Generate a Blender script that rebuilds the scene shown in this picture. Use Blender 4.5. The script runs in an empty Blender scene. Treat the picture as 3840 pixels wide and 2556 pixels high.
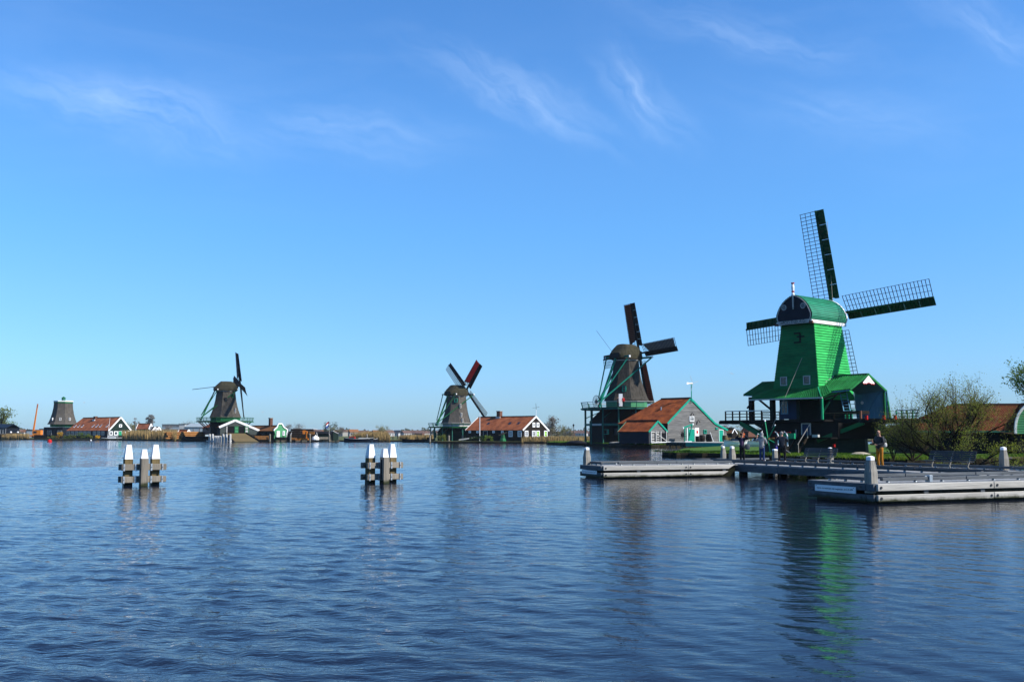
import bpy, math, random
from mathutils import Vector, Matrix

S = bpy.context.scene
COL = S.collection
R = math.radians
random.seed(7)

# ------------------------------------------------------------------ camera
FPX = 3733.0                       # focal length in pixels of a 3840 px wide frame
PITCH = math.atan(350.0 / FPX)
EYE = 2.28
cam = bpy.data.cameras.new('camera')
cam.sensor_width = 36.0
cam.lens = 36.0 * FPX / 3840.0
cam.clip_start = 0.2
cam.clip_end = 12000.0
camo = bpy.data.objects.new('camera', cam)
COL.objects.link(camo)
camo.location = (0, 0, EYE)
camo.rotation_euler = (R(90) + PITCH, 0, 0)
S.camera = camo

# ------------------------------------------------------------------ light
SUN = Vector((0.712, -0.272, 0.645)).normalized()
SUN_EL = math.asin(SUN.z)
SUN_ROT = math.atan2(SUN.x, SUN.y)
w = bpy.data.worlds.new('World')
S.world = w
w.use_nodes = True
wn, wl = w.node_tree.nodes, w.node_tree.links
wn.clear()
def node(nt, typ, **kw):
    n = nt.nodes.new(typ)
    for k, v in kw.items():
        if k.startswith('i_'):
            n.inputs[k[2:].replace('_', ' ')].default_value = v
        else:
            setattr(n, k, v)
    return n
wt = w.node_tree
sky = node(wt, 'ShaderNodeTexSky', sky_type='NISHITA', sun_disc=False, sun_elevation=SUN_EL, sun_rotation=SUN_ROT,
           altitude=0.0, air_density=1.0, dust_density=0.15, ozone_density=3.0)
hsv = node(wt, 'ShaderNodeHueSaturation')
hsv.inputs['Hue'].default_value = 0.5
hsv.inputs['Saturation'].default_value = 1.18
tint = node(wt, 'ShaderNodeMix', data_type='RGBA', blend_type='MULTIPLY')
tint.inputs['Factor'].default_value = 1.0
# the blue deepens with height and greys softly to the horizon, the same all the way round
skr = node(wt, 'ShaderNodeValToRGB'); cr = skr.color_ramp; cr.interpolation = 'LINEAR'
for k_, (z_, c_) in enumerate(((0.0, (.225, .385, .69)), (.034, (.303, .457, .755)), (.074, (.36, .54, .795)), (.134, (.435, .627, .865)), (.20, (.49, .72, .91)), (.30, (.63, .83, 1.0)), (.45, (.61, .82, 1.0)))):
    e_ = cr.elements[k_] if k_ < 2 else cr.elements.new(z_)
    e_.position = z_; e_.color = (*c_, 1)
bg = node(wt, 'ShaderNodeBackground')
bg.inputs['Strength'].default_value = 0.130
wo = node(wt, 'ShaderNodeOutputWorld')
# thin cirrus: sky directions projected on a high flat layer, noise stretched into streaks
tc = node(wt, 'ShaderNodeTexCoord')
sep = node(wt, 'ShaderNodeSeparateXYZ')
wl.new(tc.outputs['Generated'], sep.inputs[0])
wl.new(sep.outputs['Z'], skr.inputs[0]); wl.new(skr.outputs[0], tint.inputs[7])
zc = node(wt, 'ShaderNodeMath', operation='MAXIMUM'); zc.inputs[1].default_value = 0.04
wl.new(sep.outputs['Z'], zc.inputs[0])
dx = node(wt, 'ShaderNodeMath', operation='DIVIDE'); dy = node(wt, 'ShaderNodeMath', operation='DIVIDE')
wl.new(sep.outputs['X'], dx.inputs[0]); wl.new(zc.outputs[0], dx.inputs[1])
wl.new(sep.outputs['Y'], dy.inputs[0]); wl.new(zc.outputs[0], dy.inputs[1])
cmb = node(wt, 'ShaderNodeCombineXYZ')
wl.new(dx.outputs[0], cmb.inputs[0]); wl.new(dy.outputs[0], cmb.inputs[1])
mp = node(wt, 'ShaderNodeMapping')
mp.inputs['Rotation'].default_value = (0, R(20), R(10))
mp.inputs['Scale'].default_value = (1.25, 1.25, 5.2)
mp.inputs['Location'].default_value = (0.35, 0.2, 0)
wl.new(tc.outputs['Generated'], mp.inputs[0])
n1 = node(wt, 'ShaderNodeTexNoise', i_Scale=3.4, i_Detail=9.0, i_Roughness=0.56, i_Distortion=0.7)
wl.new(mp.outputs[0], n1.inputs['Vector'])
n2 = node(wt, 'ShaderNodeTexNoise', i_Scale=2.6, i_Detail=2.0, i_Roughness=0.5, i_Distortion=0.2)
wl.new(tc.outputs['Generated'], n2.inputs['Vector'])
r1 = node(wt, 'ShaderNodeMapRange'); r1.inputs[1].default_value = 0.46; r1.inputs[2].default_value = 0.82
r2 = node(wt, 'ShaderNodeMapRange'); r2.inputs[1].default_value = 0.40; r2.inputs[2].default_value = 0.62
wl.new(n1.outputs[0], r1.inputs[0]); wl.new(n2.outputs[0], r2.inputs[0])
mm = node(wt, 'ShaderNodeMath', operation='MULTIPLY'); wl.new(r1.outputs[0], mm.inputs[0]); wl.new(r2.outputs[0], mm.inputs[1])
r3 = node(wt, 'ShaderNodeMapRange'); r3.inputs[1].default_value = 0.20; r3.inputs[2].default_value = 0.30
wl.new(sep.outputs['Z'], r3.inputs[0])
mm2 = node(wt, 'ShaderNodeMath', operation='MULTIPLY'); wl.new(mm.outputs[0], mm2.inputs[0]); wl.new(r3.outputs[0], mm2.inputs[1])
# a handful of long mares' tails in the northern sky, each a soft streak torn by noise
ya = node(wt, 'ShaderNodeMath', operation='MAXIMUM'); ya.inputs[1].default_value = 0.05; wl.new(sep.outputs['Y'], ya.inputs[0])
ax_ = node(wt, 'ShaderNodeMath', operation='DIVIDE'); ez_ = node(wt, 'ShaderNodeMath', operation='DIVIDE')
wl.new(sep.outputs['X'], ax_.inputs[0]); wl.new(ya.outputs[0], ax_.inputs[1]); wl.new(sep.outputs['Z'], ez_.inputs[0]); wl.new(ya.outputs[0], ez_.inputs[1])
pl = node(wt, 'ShaderNodeCombineXYZ'); wl.new(ax_.outputs[0], pl.inputs[0]); wl.new(ez_.outputs[0], pl.inputs[1])
wp = node(wt, 'ShaderNodeTexNoise', i_Scale=9.0, i_Detail=4.0, i_Roughness=0.6); wl.new(pl.outputs[0], wp.inputs['Vector'])
wo2 = node(wt, 'ShaderNodeVectorMath', operation='MULTIPLY_ADD'); wo2.inputs[1].default_value = (0.07, 0.07, 0); wl.new(wp.outputs['Color'], wo2.inputs[0])
sb_ = node(wt, 'ShaderNodeVectorMath', operation='SUBTRACT'); sb_.inputs[1].default_value = (0.035, 0.035, 0); wl.new(pl.outputs[0], sb_.inputs[0]); wl.new(sb_.outputs[0], wo2.inputs[2])
tot = None
for (a0_, e0_, l_, h_, rot_, k_) in ((-.394, .335, .135, .020, -16, .85), (-.166, .315, .12, .022, -8, .55), (.008, .352, .115, .016, -27, .85), (.137, .353, .065, .018, -42, .8), (.249, .415, .12, .016, -13, .6), (.493, .420, .07, .014, -28, .7), (.34, .33, .12, .02, -9, .35)):
    mq = node(wt, 'ShaderNodeMapping', vector_type='TEXTURE'); mq.inputs['Location'].default_value = (a0_, e0_, 0); mq.inputs['Rotation'].default_value = (0, 0, R(rot_)); mq.inputs['Scale'].default_value = (l_ * 1.55, h_ * 2.3, 1)
    wl.new(wo2.outputs[0], mq.inputs[0])
    gq = node(wt, 'ShaderNodeTexGradient', gradient_type='SPHERICAL'); wl.new(mq.outputs[0], gq.inputs[0])
    pq = node(wt, 'ShaderNodeMath', operation='POWER'); pq.inputs[1].default_value = 1.5; wl.new(gq.outputs['Fac'], pq.inputs[0])
    fq = node(wt, 'ShaderNodeMapping', vector_type='TEXTURE'); fq.inputs['Rotation'].default_value = (0, 0, R(rot_ - 6)); fq.inputs['Scale'].default_value = (.10, .016, 1); wl.new(wo2.outputs[0], fq.inputs[0])
    nq = node(wt, 'ShaderNodeTexNoise', i_Scale=1.0, i_Detail=6.0, i_Roughness=0.6); wl.new(fq.outputs[0], nq.inputs['Vector'])
    rq = node(wt, 'ShaderNodeMapRange'); rq.inputs[1].default_value = .30; rq.inputs[2].default_value = .72; rq.inputs[4].default_value = k_; wl.new(nq.outputs[0], rq.inputs[0])
    aq = node(wt, 'ShaderNodeMath', operation='MULTIPLY_ADD'); wl.new(pq.outputs[0], aq.inputs[0]); wl.new(rq.outputs[0], aq.inputs[1])
    if tot is not None: wl.new(tot, aq.inputs[2])
    else: aq.inputs[2].default_value = 0.0
    tot = aq.outputs[0]
fy = node(wt, 'ShaderNodeMapRange'); fy.inputs[1].default_value = .2; fy.inputs[2].default_value = .4; wl.new(sep.outputs['Y'], fy.inputs[0])
tf = node(wt, 'ShaderNodeMath', operation='MULTIPLY'); wl.new(tot, tf.inputs[0]); wl.new(fy.outputs[0], tf.inputs[1])
m25 = node(wt, 'ShaderNodeMath', operation='MULTIPLY'); wl.new(mm2.outputs[0], m25.inputs[0]); m25.inputs[1].default_value = 0.30
sm_ = node(wt, 'ShaderNodeMath', operation='ADD'); wl.new(m25.outputs[0], sm_.inputs[0]); wl.new(tf.outputs[0], sm_.inputs[1])
mm3 = node(wt, 'ShaderNodeMath', operation='MULTIPLY', use_clamp=True); wl.new(sm_.outputs[0], mm3.inputs[0]); mm3.inputs[1].default_value = 0.33
cl = node(wt, 'ShaderNodeMix', data_type='RGBA', blend_type='MIX')
cl.inputs[7].default_value = (4.6, 5.6, 6.9, 1)
wl.new(sky.outputs[0], hsv.inputs['Color']); wl.new(hsv.outputs[0], tint.inputs[6])
wl.new(mm3.outputs[0], cl.inputs['Factor']); wl.new(tint.outputs[2], cl.inputs[6])
wl.new(cl.outputs[2], bg.inputs[0]); wl.new(bg.outputs[0], wo.inputs[0])

sl = bpy.data.lights.new('sun', 'SUN')
sl.energy = 5.0
sl.angle = R(0.5)
sl.color = (1.0, 0.95, 0.87)
so = bpy.data.objects.new('sun', sl)
COL.objects.link(so)
so.rotation_euler = SUN.to_track_quat('Z', 'Y').to_euler()
so.location = (60, -40, 90)

S.view_settings.view_transform = 'Standard'
S.view_settings.look = 'None'
S.view_settings.gamma = 1.0
S.view_settings.exposure = 0.72
S.view_settings.use_curve_mapping = False
S.render.engine = 'CYCLES'
S.cycles.max_bounces = 6
S.cycles.diffuse_bounces = 2
S.cycles.glossy_bounces = 3
S.cycles.transmission_bounces = 3
S.cycles.volume_bounces = 0
S.cycles.use_denoising = True
S.cycles.caustics_reflective = False
S.cycles.caustics_refractive = False

# ------------------------------------------------------------------ where a direction of view meets the place
def ray(px, py):
    u = (px - 1920.0) / FPX
    v = (1278.0 - py) / FPX
    return Vector((u, math.cos(PITCH) - v * math.sin(PITCH), math.sin(PITCH) + v * math.cos(PITCH)))
def at(px, py, Y):
    d = ray(px, py)
    return Vector((0, 0, EYE)) + d * (Y / d.y)
def atz(px, py, z):
    d = ray(px, py)
    return Vector((0, 0, EYE)) + d * ((z - EYE) / d.z)
class Frame:
    """a place on the ground turned about the vertical; on() finds where a line of sight meets one of its local planes"""
    def __init__(s, o, deg):
        s.o = Vector((o[0], o[1], o[2] if len(o) > 2 else 0.0)); s.deg = deg
        a = R(deg)
        s.ex = Vector((math.cos(a), math.sin(a), 0)); s.ey = Vector((-math.sin(a), math.cos(a), 0)); s.ez = Vector((0, 0, 1))
    def w(s, x, y, z): return s.o + s.ex * x + s.ey * y + s.ez * z
    def l(s, p):
        d = Vector(p) - s.o
        return Vector((d.dot(s.ex), d.dot(s.ey), d.z))
    def on(s, px, py, ax, val):
        d = ray(px, py); d = Vector((d.dot(s.ex), d.dot(s.ey), d.z))
        c = s.l((0, 0, EYE))
        return c + d * ((val - c[ax]) / d[ax])

# ------------------------------------------------------------------ meshes
class MB:
    """collects simple shapes and links them as one mesh object"""
    def __init__(s): s.v = []; s.f = []; s.m = []
    def add(s, vs, fs, mi=0):
        o = len(s.v)
        s.v += [tuple(p) for p in vs]
        s.f += [tuple(i + o for i in f) for f in fs]
        s.m += [mi] * len(fs)
        return s
    def box(s, x0, y0, z0, x1, y1, z1, mi=0):
        vs = [(x0, y0, z0), (x1, y0, z0), (x1, y1, z0), (x0, y1, z0), (x0, y0, z1), (x1, y0, z1), (x1, y1, z1), (x0, y1, z1)]
        return s.add(vs, [(0, 3, 2, 1), (4, 5, 6, 7), (0, 1, 5, 4), (1, 2, 6, 5), (2, 3, 7, 6), (3, 0, 4, 7)], mi)
    def bar(s, p, q, a, b=None, up=(0, 0, 1), mi=0, a2=None, b2=None):
        """square-edged beam from p to q, a wide across, b deep along up"""
        p, q = Vector(p), Vector(q); b = a if b is None else b
        a2 = a if a2 is None else a2; b2 = b if b2 is None else b2
        d = (q - p).normalized(); u = Vector(up)
        if abs(d.dot(u)) > 0.98: u = Vector((1, 0, 0)) if abs(d.x) < 0.9 else Vector((0, 1, 0))
        x = d.cross(u).normalized(); y = x.cross(d).normalized()
        vs = []
        for c, aa, bb in ((p, a, b), (q, a2, b2)):
            for i, j in ((-1, -1), (1, -1), (1, 1), (-1, 1)):
                vs.append(c + x * (i * aa / 2) + y * (j * bb / 2))
        return s.add(vs, [(3, 2, 1, 0), (4, 5, 6, 7), (0, 1, 5, 4), (1, 2, 6, 5), (2, 3, 7, 6), (3, 0, 4, 7)], mi)
    def tube(s, pts, rs, n=6, mi=0, cap=True):
        pts = [Vector(p) for p in pts]
        if not isinstance(rs, (list, tuple)): rs = [rs] * len(pts)
        o = len(s.v); prev = None
        for k, p in enumerate(pts):
            d = (pts[min(k + 1, len(pts) - 1)] - pts[max(k - 1, 0)])
            d = d.normalized() if d.length > 1e-9 else Vector((0, 0, 1))
            if prev is None:
                u = Vector((0, 0, 1)) if abs(d.z) < 0.9 else Vector((1, 0, 0))
                x = d.cross(u).normalized()
            else:
                x = prev - d * prev.dot(d)
                x = x.normalized() if x.length > 1e-6 else d.orthogonal().normalized()
            prev = x; y = d.cross(x)
            for i in range(n):
                a = 2 * math.pi * i / n
                s.v.append(tuple(p + (x * math.cos(a) + y * math.sin(a)) * rs[k]))
        for k in range(len(pts) - 1):
            for i in range(n):
                j = (i + 1) % n
                s.f.append((o + k * n + i, o + k * n + j, o + (k + 1) * n + j, o + (k + 1) * n + i)); s.m.append(mi)
        if cap:
            s.f.append(tuple(o + i for i in range(n - 1, -1, -1))); s.m.append(mi)
            e = o + (len(pts) - 1) * n
            s.f.append(tuple(e + i for i in range(n))); s.m.append(mi)
        return s
    def lathe(s, prof, n=16, c=(0, 0), rot=0.0, mi=0, bottom=True, top=True):
        o = len(s.v)
        for r, z in prof:
            for i in range(n):
                a = 2 * math.pi * i / n + rot
                s.v.append((c[0] + r * math.cos(a), c[1] + r * math.sin(a), z))
        for k in range(len(prof) - 1):
            for i in range(n):
                j = (i + 1) % n
                s.f.append((o + k * n + i, o + k * n + j, o + (k + 1) * n + j, o + (k + 1) * n + i)); s.m.append(mi)
        if bottom: s.f.append(tuple(o + i for i in range(n - 1, -1, -1))); s.m.append(mi)
        if top:
            e = o + (len(prof) - 1) * n
            s.f.append(tuple(e + i for i in range(n))); s.m.append(mi)
        return s
    def prism(s, poly, d, mi=0):
        """a flat outline (3-D points) pushed along d into a solid"""
        d = Vector(d); n = len(poly)
        vs = [Vector(p) for p in poly] + [Vector(p) + d for p in poly]
        fs = [tuple(range(n - 1, -1, -1)), tuple(range(n, 2 * n))]
        fs += [(i, (i + 1) % n, n + (i + 1) % n, n + i) for i in range(n)]
        return s.add(vs, fs, mi)
    def ball(s, c, r, n=10, k=6, sc=(1, 1, 1), mi=0):
        o = len(s.v); c = Vector(c)
        for j in range(k + 1):
            t = math.pi * j / k - math.pi / 2
            for i in range(n):
                a = 2 * math.pi * i / n
                s.v.append((c.x + r * sc[0] * math.cos(t) * math.cos(a), c.y + r * sc[1] * math.cos(t) * math.sin(a), c.z + r * sc[2] * math.sin(t)))
        for j in range(k):
            for i in range(n):
                q = (i + 1) % n
                s.f.append((o + j * n + i, o + j * n + q, o + (j + 1) * n + q, o + (j + 1) * n + i)); s.m.append(mi)
        return s
    def build(s, name, mat, parent=None, smooth=False, kind=None, label=None, cat=None, group=None, bevel=0.0):
        me = bpy.data.meshes.new(name)
        me.from_pydata(s.v, [], s.f)
        mats = mat if isinstance(mat, (list, tuple)) else [mat]
        for mt in mats: me.materials.append(mt)
        if len(mats) > 1: me.polygons.foreach_set('material_index', s.m)
        if smooth: me.polygons.foreach_set('use_smooth', [True] * len(me.polygons))
        me.update()
        o = bpy.data.objects.new(name, me)
        COL.objects.link(o)
        if parent is not None: o.parent = parent
        tag(o, label, cat, group, kind)
        if bevel > 0:
            b = o.modifiers.new('edge', 'BEVEL'); b.width = bevel; b.segments = 1; b.limit_method = 'ANGLE'
        return o
def tag(o, label=None, cat=None, group=None, kind=None):
    if label: o['label'] = label
    if cat: o['category'] = cat
    if group: o['group'] = group
    if kind: o['kind'] = kind
    return o
def thing(name, label, cat, fr=None, group=None, loc=None, deg=0.0):
    o = bpy.data.objects.new(name, None)
    COL.objects.link(o)
    o.empty_display_size = 0.3
    if fr is not None: o.location = fr.o; o.rotation_euler = (0, 0, R(fr.deg))
    elif loc is not None: o.location = loc; o.rotation_euler = (0, 0, R(deg))
    return tag(o, label, cat, group)
def dup(o, parent=None, mat=None):
    c = o.copy(); COL.objects.link(c)
    if parent is not None: c.parent = parent
    return c
def dup_tree(o, parent=None):
    c = dup(o, parent)
    for ch in [x for x in o.children]: dup_tree(ch, c)
    return c

# ------------------------------------------------------------------ materials
def new_mat(name):
    m = bpy.data.materials.new(name); m.use_nodes = True
    nt = m.node_tree; b = nt.nodes['Principled BSDF']
    return m, nt, b
ALB = 0.66          # paints and timber here are on the dark side of their kind
def mat(name, c, rough=0.7, var=0.25, scale=3.0, stretch=(1, 1, 1), bump=0.0, bscale=None, c2=None, spec=0.3, metal=0.0, patch=0.0, coord='Object'):
    """one surface: base colour broken up by noise (and a second tone), a little relief"""
    c = tuple(x * ALB for x in c); c2 = tuple(x * ALB for x in c2) if c2 else None
    m, nt, b = new_mat(name)
    t = node(nt, 'ShaderNodeTexCoord'); mpn = node(nt, 'ShaderNodeMapping'); mpn.inputs['Scale'].default_value = stretch
    nt.links.new(t.outputs[coord], mpn.inputs[0])
    n = node(nt, 'ShaderNodeTexNoise', i_Scale=scale, i_Detail=6.0, i_Roughness=0.62)
    nt.links.new(mpn.outputs[0], n.inputs['Vector'])
    mx = node(nt, 'ShaderNodeMix', data_type='RGBA')
    lo = c2 if c2 else tuple(x * (1 - var) for x in c)
    hi = c if c2 else tuple(min(1, x * (1 + var)) for x in c)
    mx.inputs[6].default_value = (*lo, 1); mx.inputs[7].default_value = (*hi, 1)
    rg = node(nt, 'ShaderNodeMapRange'); rg.inputs[1].default_value = 0.32; rg.inputs[2].default_value = 0.68
    nt.links.new(n.outputs[0], rg.inputs[0]); nt.links.new(rg.outputs[0], mx.inputs['Factor'])
    out = mx.outputs[2]
    # each piece a touch different from its neighbours
    oi = node(nt, 'ShaderNodeObjectInfo'); vr = node(nt, 'ShaderNodeMapRange')
    vr.inputs[3].default_value = 1 - var * 0.45; vr.inputs[4].default_value = 1 + var * 0.45
    nt.links.new(oi.outputs['Random'], vr.inputs[0])
    mu = node(nt, 'ShaderNodeMix', data_type='RGBA', blend_type='MULTIPLY'); mu.inputs['Factor'].default_value = 1.0
    cc = node(nt, 'ShaderNodeCombineColor')
    for i in range(3): nt.links.new(vr.outputs[0], cc.inputs[i])
    nt.links.new(out, mu.inputs[6]); nt.links.new(cc.outputs[0], mu.inputs[7]); out = mu.outputs[2]
    nt.links.new(out, b.inputs['Base Color'])
    b.inputs['Roughness'].default_value = rough
    b.inputs['Specular IOR Level'].default_value = spec if spec != 0.3 else 0.08
    b.inputs['Metallic'].default_value = metal
    if bump > 0:
        nb = node(nt, 'ShaderNodeTexNoise', i_Scale=bscale or scale * 4, i_Detail=4.0)
        nt.links.new(mpn.outputs[0], nb.inputs['Vector'])
        bp = node(nt, 'ShaderNodeBump'); bp.inputs['Strength'].default_value = bump; bp.inputs['Distance'].default_value = 0.05
        nt.links.new(nb.outputs[0], bp.inputs['Height']); nt.links.new(bp.outputs[0], b.inputs['Normal'])
    return m
M = {}
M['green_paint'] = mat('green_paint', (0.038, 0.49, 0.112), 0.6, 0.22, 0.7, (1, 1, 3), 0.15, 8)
M['green_tail_shade'] = mat('tail_shade_green', (0.016, 0.215, 0.065), 0.6, 0.22, 0.7, (1, 1, 3), 0.15, 8)  # tower green darkened for the tail face, its shade put into the colour
M['green_deep'] = mat('green_deep_paint', (0.018, 0.16, 0.055), 0.5, 0.2, 1.2, (1, 1, 1), 0.1)
M['green_sail'] = mat('green_sail_paint', (0.010, 0.075, 0.030), 0.55, 0.25, 1.5)
M['green_bright'] = mat('bright_green_paint', (0.02, 0.34, 0.15), 0.45, 0.12, 1.5)
M['green_cap'] = mat('cap_green_paint', (0.02, 0.25, 0.125), 0.42, 0.24, 0.8, spec=0.35)
M['green_roof'] = mat('green_roof_paint', (0.022, 0.205, 0.052), 0.6, 0.30, 0.9, (1, 1, 1), 0.12)
M['teal'] = mat('teal_paint', (0.012, 0.36, 0.245), 0.5, 0.12, 1.5)
M['teal_post'] = mat('teal_post_paint', (0.035, 0.165, 0.122), 0.6, 0.25, 2.0)
M['zaan_green'] = mat('mid_green_paint', (0.10, 0.36, 0.165), 0.6, 0.1, 1.0)
M['blue_inside'] = mat('blue_inside_paint', (0.17, 0.43, 0.60), 0.6, 0.12, 0.8)
M['blue_door'] = mat('blue_door_paint', (0.02, 0.05, 0.11), 0.5, 0.15, 1.5)
M['navy'] = mat('navy_paint', (0.008, 0.016, 0.03), 0.5, 0.2, 1.0)
M['tar'] = mat('tarred_wood', (0.012, 0.011, 0.010), 0.6, 0.35, 1.4, (1, 1, 4), 0.2, 10)
M['tar_brown'] = mat('tarred_brown_wood', (0.022, 0.015, 0.010), 0.6, 0.35, 1.4, (1, 1, 4), 0.2, 10)
M['tar_blue'] = mat('black_blue_wood', (0.011, 0.014, 0.022), 0.6, 0.3, 1.4, (1, 1, 4), 0.2, 10)
M['tar_green'] = mat('black_green_wood', (0.014, 0.030, 0.022), 0.6, 0.3, 1.4, (1, 1, 4), 0.2, 10)
M['old_timber'] = mat('old_dark_timber', (0.035, 0.028, 0.020), 0.75, 0.4, 2.0, (1, 1, 3), 0.3, 8)
M['grey_wood'] = mat('weathered_grey_boards', (0.25, 0.245, 0.235), 0.8, 0.3, 1.2, (0.35, 1, 5), 0.3, 9, c2=(0.12, 0.118, 0.117))
M['dock_pale'] = mat('pale_weathered_plank', (0.70, 0.67, 0.60), 0.75, 0.18, 1.1, (0.28, 1, 3.0), 0.4, 6, c2=(0.42, 0.395, 0.345))
M['dock_grey'] = mat('grey_dock_timber', (0.125, 0.138, 0.148), 0.7, 0.25, 1.5, (0.5, 1, 3), 0.3, 8)
M['dock_deck'] = mat('grey_deck_board', (0.36, 0.37, 0.37), 0.75, 0.2, 1.5, (0.5, 3, 1), 0.3, 8)
M['bench'] = mat('slate_bench_paint', (0.055, 0.068, 0.080), 0.5, 0.2, 2.0)
M['post_wood'] = mat('mooring_post_wood', (0.46, 0.43, 0.37), 0.8, 0.25, 2.0, (2.5, 2.5, 0.3), 0.5, 8, c2=(0.24, 0.22, 0.185))
M['teal_brace'] = mat('dark_teal_paint', (0.008, 0.21, 0.14), 0.5, 0.15, 1.5)
M['shed_grey'] = mat('dark_grey_green_boards', (0.075, 0.088, 0.080), 0.7, 0.3, 1.4, (1, 1, 4), 0.2, 10)
M['pile'] = mat('weathered_pile', (0.34, 0.30, 0.24), 0.8, 0.3, 2.0, (2, 2, 0.3), 0.4, 8, c2=(0.20, 0.18, 0.145))
M['pile_wet'] = mat('wet_algae_timber', (0.020, 0.022, 0.012), 0.4, 0.4, 4.0)
M['pile_brown'] = mat('brown_pile_timber', (0.22, 0.165, 0.08), 0.8, 0.3, 2.0, (2, 2, 0.3), 0.4, 8, c2=(0.12, 0.09, 0.045))
M['white'] = mat('white_paint', (1.1, 1.1, 1.08), 0.5, 0.05, 2.0)
M['white_old'] = mat('weathered_white_paint', (0.62, 0.61, 0.57), 0.6, 0.12, 2.0)
M['thatch'] = mat('grey_thatch', (0.110, 0.098, 0.080), 0.95, 0.3, 1.6, (2.2, 2.2, 0.45), 1.0, 9, c2=(0.040, 0.036, 0.030))
M['thatch_moss'] = mat('mossy_thatch', (0.080, 0.071, 0.047), 0.95, 0.3, 1.1, (1.3, 1.3, 1.0), 1.0, 9, c2=(0.036, 0.037, 0.020))
M['thatch_pale'] = mat('pale_thatch', (0.165, 0.148, 0.124), 0.95, 0.3, 1.6, (2.2, 2.2, 0.45), 1.0, 9, c2=(0.075, 0.067, 0.057))
M['tile'] = mat('red_pantile', (0.46, 0.130, 0.042), 0.8, 0.3, 0.8, (1, 1, 1), 0.4, 12, c2=(0.16, 0.045, 0.022))
M['tile_pale'] = mat('orange_pantile', (0.52, 0.175, 0.075), 0.8, 0.3, 0.5, (1, 1, 1), 0.3, 12, c2=(0.23, 0.072, 0.036))
M['tile_moss'] = mat('mossy_red_pantile', (0.25, 0.070, 0.034), 0.8, 0.3, 0.9, (1, 1, 1), 0.4, 12, c2=(0.085, 0.050, 0.018))
M['tile_brown'] = mat('brown_pantile', (0.33, 0.15, 0.065), 0.8, 0.25, 2.0, c2=(0.21, 0.095, 0.04))
M['ridge'] = mat('dark_ridge_tile', (0.06, 0.03, 0.022), 0.8, 0.3, 2.0)
M['glass'] = mat('window_glass', (0.03, 0.045, 0.06), 0.08, 0.2, 1.0, spec=0.6)
M['glass_dark'] = mat('dark_window_glass', (0.012, 0.016, 0.026), 0.12, 0.2, 1.0, spec=0.5)
M['glass_green'] = mat('lime_window_blind', (0.30, 0.62, 0.04), 0.5, 0.1, 1.0)
M['brick'] = mat('old_brick', (0.22, 0.10, 0.065), 0.85, 0.35, 6.0, c2=(0.13, 0.065, 0.045))
M['concrete'] = mat('pale_concrete', (0.36, 0.34, 0.30), 0.85, 0.2, 2.0)
M['iron'] = mat('dark_iron', (0.03, 0.032, 0.036), 0.5, 0.2, 3.0, spec=0.4)
M['steel'] = mat('galvanised_steel', (0.52, 0.56, 0.58), 0.4, 0.1, 3.0, metal=0.6)
M['lath'] = mat('dark_lath_wood', (0.010, 0.014, 0.018), 0.7, 0.3, 3.0)
M['lath_brown'] = mat('brown_lath_wood', (0.05, 0.033, 0.022), 0.7, 0.3, 3.0)
M['lath_pale'] = mat('pale_lath_wood', (0.15, 0.13, 0.105), 0.7, 0.3, 3.0)
M['cloth_brown'] = mat('brown_sailcloth', (0.15, 0.075, 0.048), 0.9, 0.2, 1.5)
M['cloth_grey'] = mat('grey_sailcloth', (0.11, 0.13, 0.15), 0.9, 0.2, 1.5)
M['cloth_red'] = mat('red_sailcloth', (0.34, 0.018, 0.012), 0.8, 0.15, 1.0)
M['cloth_white'] = mat('pale_sailcloth', (0.42, 0.38, 0.34), 0.9, 0.15, 1.0)
M['red'] = mat('red_paint', (0.62, 0.02, 0.015), 0.5, 0.1, 2.0)
M['orange'] = mat('orange_paint', (0.78, 0.24, 0.03), 0.5, 0.1, 2.0)
M['blue_flag'] = mat('blue_cloth', (0.03, 0.10, 0.45), 0.8, 0.1, 2.0)
M['black'] = mat('black_paint', (0.012, 0.012, 0.013), 0.45, 0.2, 2.0)
M['grass'] = mat('grass', (0.11, 0.22, 0.018), 0.85, 0.35, 2.5, c2=(0.055, 0.12, 0.012))
M['earth'] = mat('bank_earth', (0.030, 0.026, 0.015), 0.9, 0.4, 1.5, (1, 1, 1), 0.6, 4)
M['field'] = mat('far_field', (0.13, 0.13, 0.05), 0.95, 0.3, 0.05, c2=(0.09, 0.12, 0.035))
M['reed'] = mat('dry_reed', (0.46, 0.33, 0.145), 0.9, 0.25, 0.8, c2=(0.28, 0.19, 0.075))
M['leaf'] = mat('spring_leaf', (0.19, 0.215, 0.05), 0.7, 0.45, 1.5, c2=(0.07, 0.095, 0.022))
M['leaf_fresh'] = mat('fresh_leaf', (0.12, 0.19, 0.028), 0.7, 0.4, 1.5, c2=(0.05, 0.09, 0.016))
M['leaf_dark'] = mat('dark_evergreen_leaf', (0.030, 0.070, 0.012), 0.7, 0.4, 1.5, c2=(0.014, 0.036, 0.008))
M['twig'] = mat('bare_twig', (0.10, 0.075, 0.045), 0.9, 0.3, 2.0)
M['twig_grey'] = mat('grey_bare_twig', (0.21, 0.18, 0.15), 0.9, 0.3, 2.0)
M['twig_olive'] = mat('olive_spring_twig', (0.21, 0.20, 0.075), 0.9, 0.3, 2.0)
M['bark'] = mat('bark', (0.030, 0.023, 0.015), 0.9, 0.35, 3.0, (1, 1, 0.3), 0.5)
M['yellow_flower'] = mat('yellow_blossom', (0.75, 0.42, 0.02), 0.8, 0.2, 2.0)
M['log'] = mat('orange_log', (0.42, 0.20, 0.06), 0.85, 0.3, 2.0, c2=(0.24, 0.11, 0.04))
M['skin'] = mat('skin', (0.55, 0.30, 0.21), 0.6, 0.08, 4.0)
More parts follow.
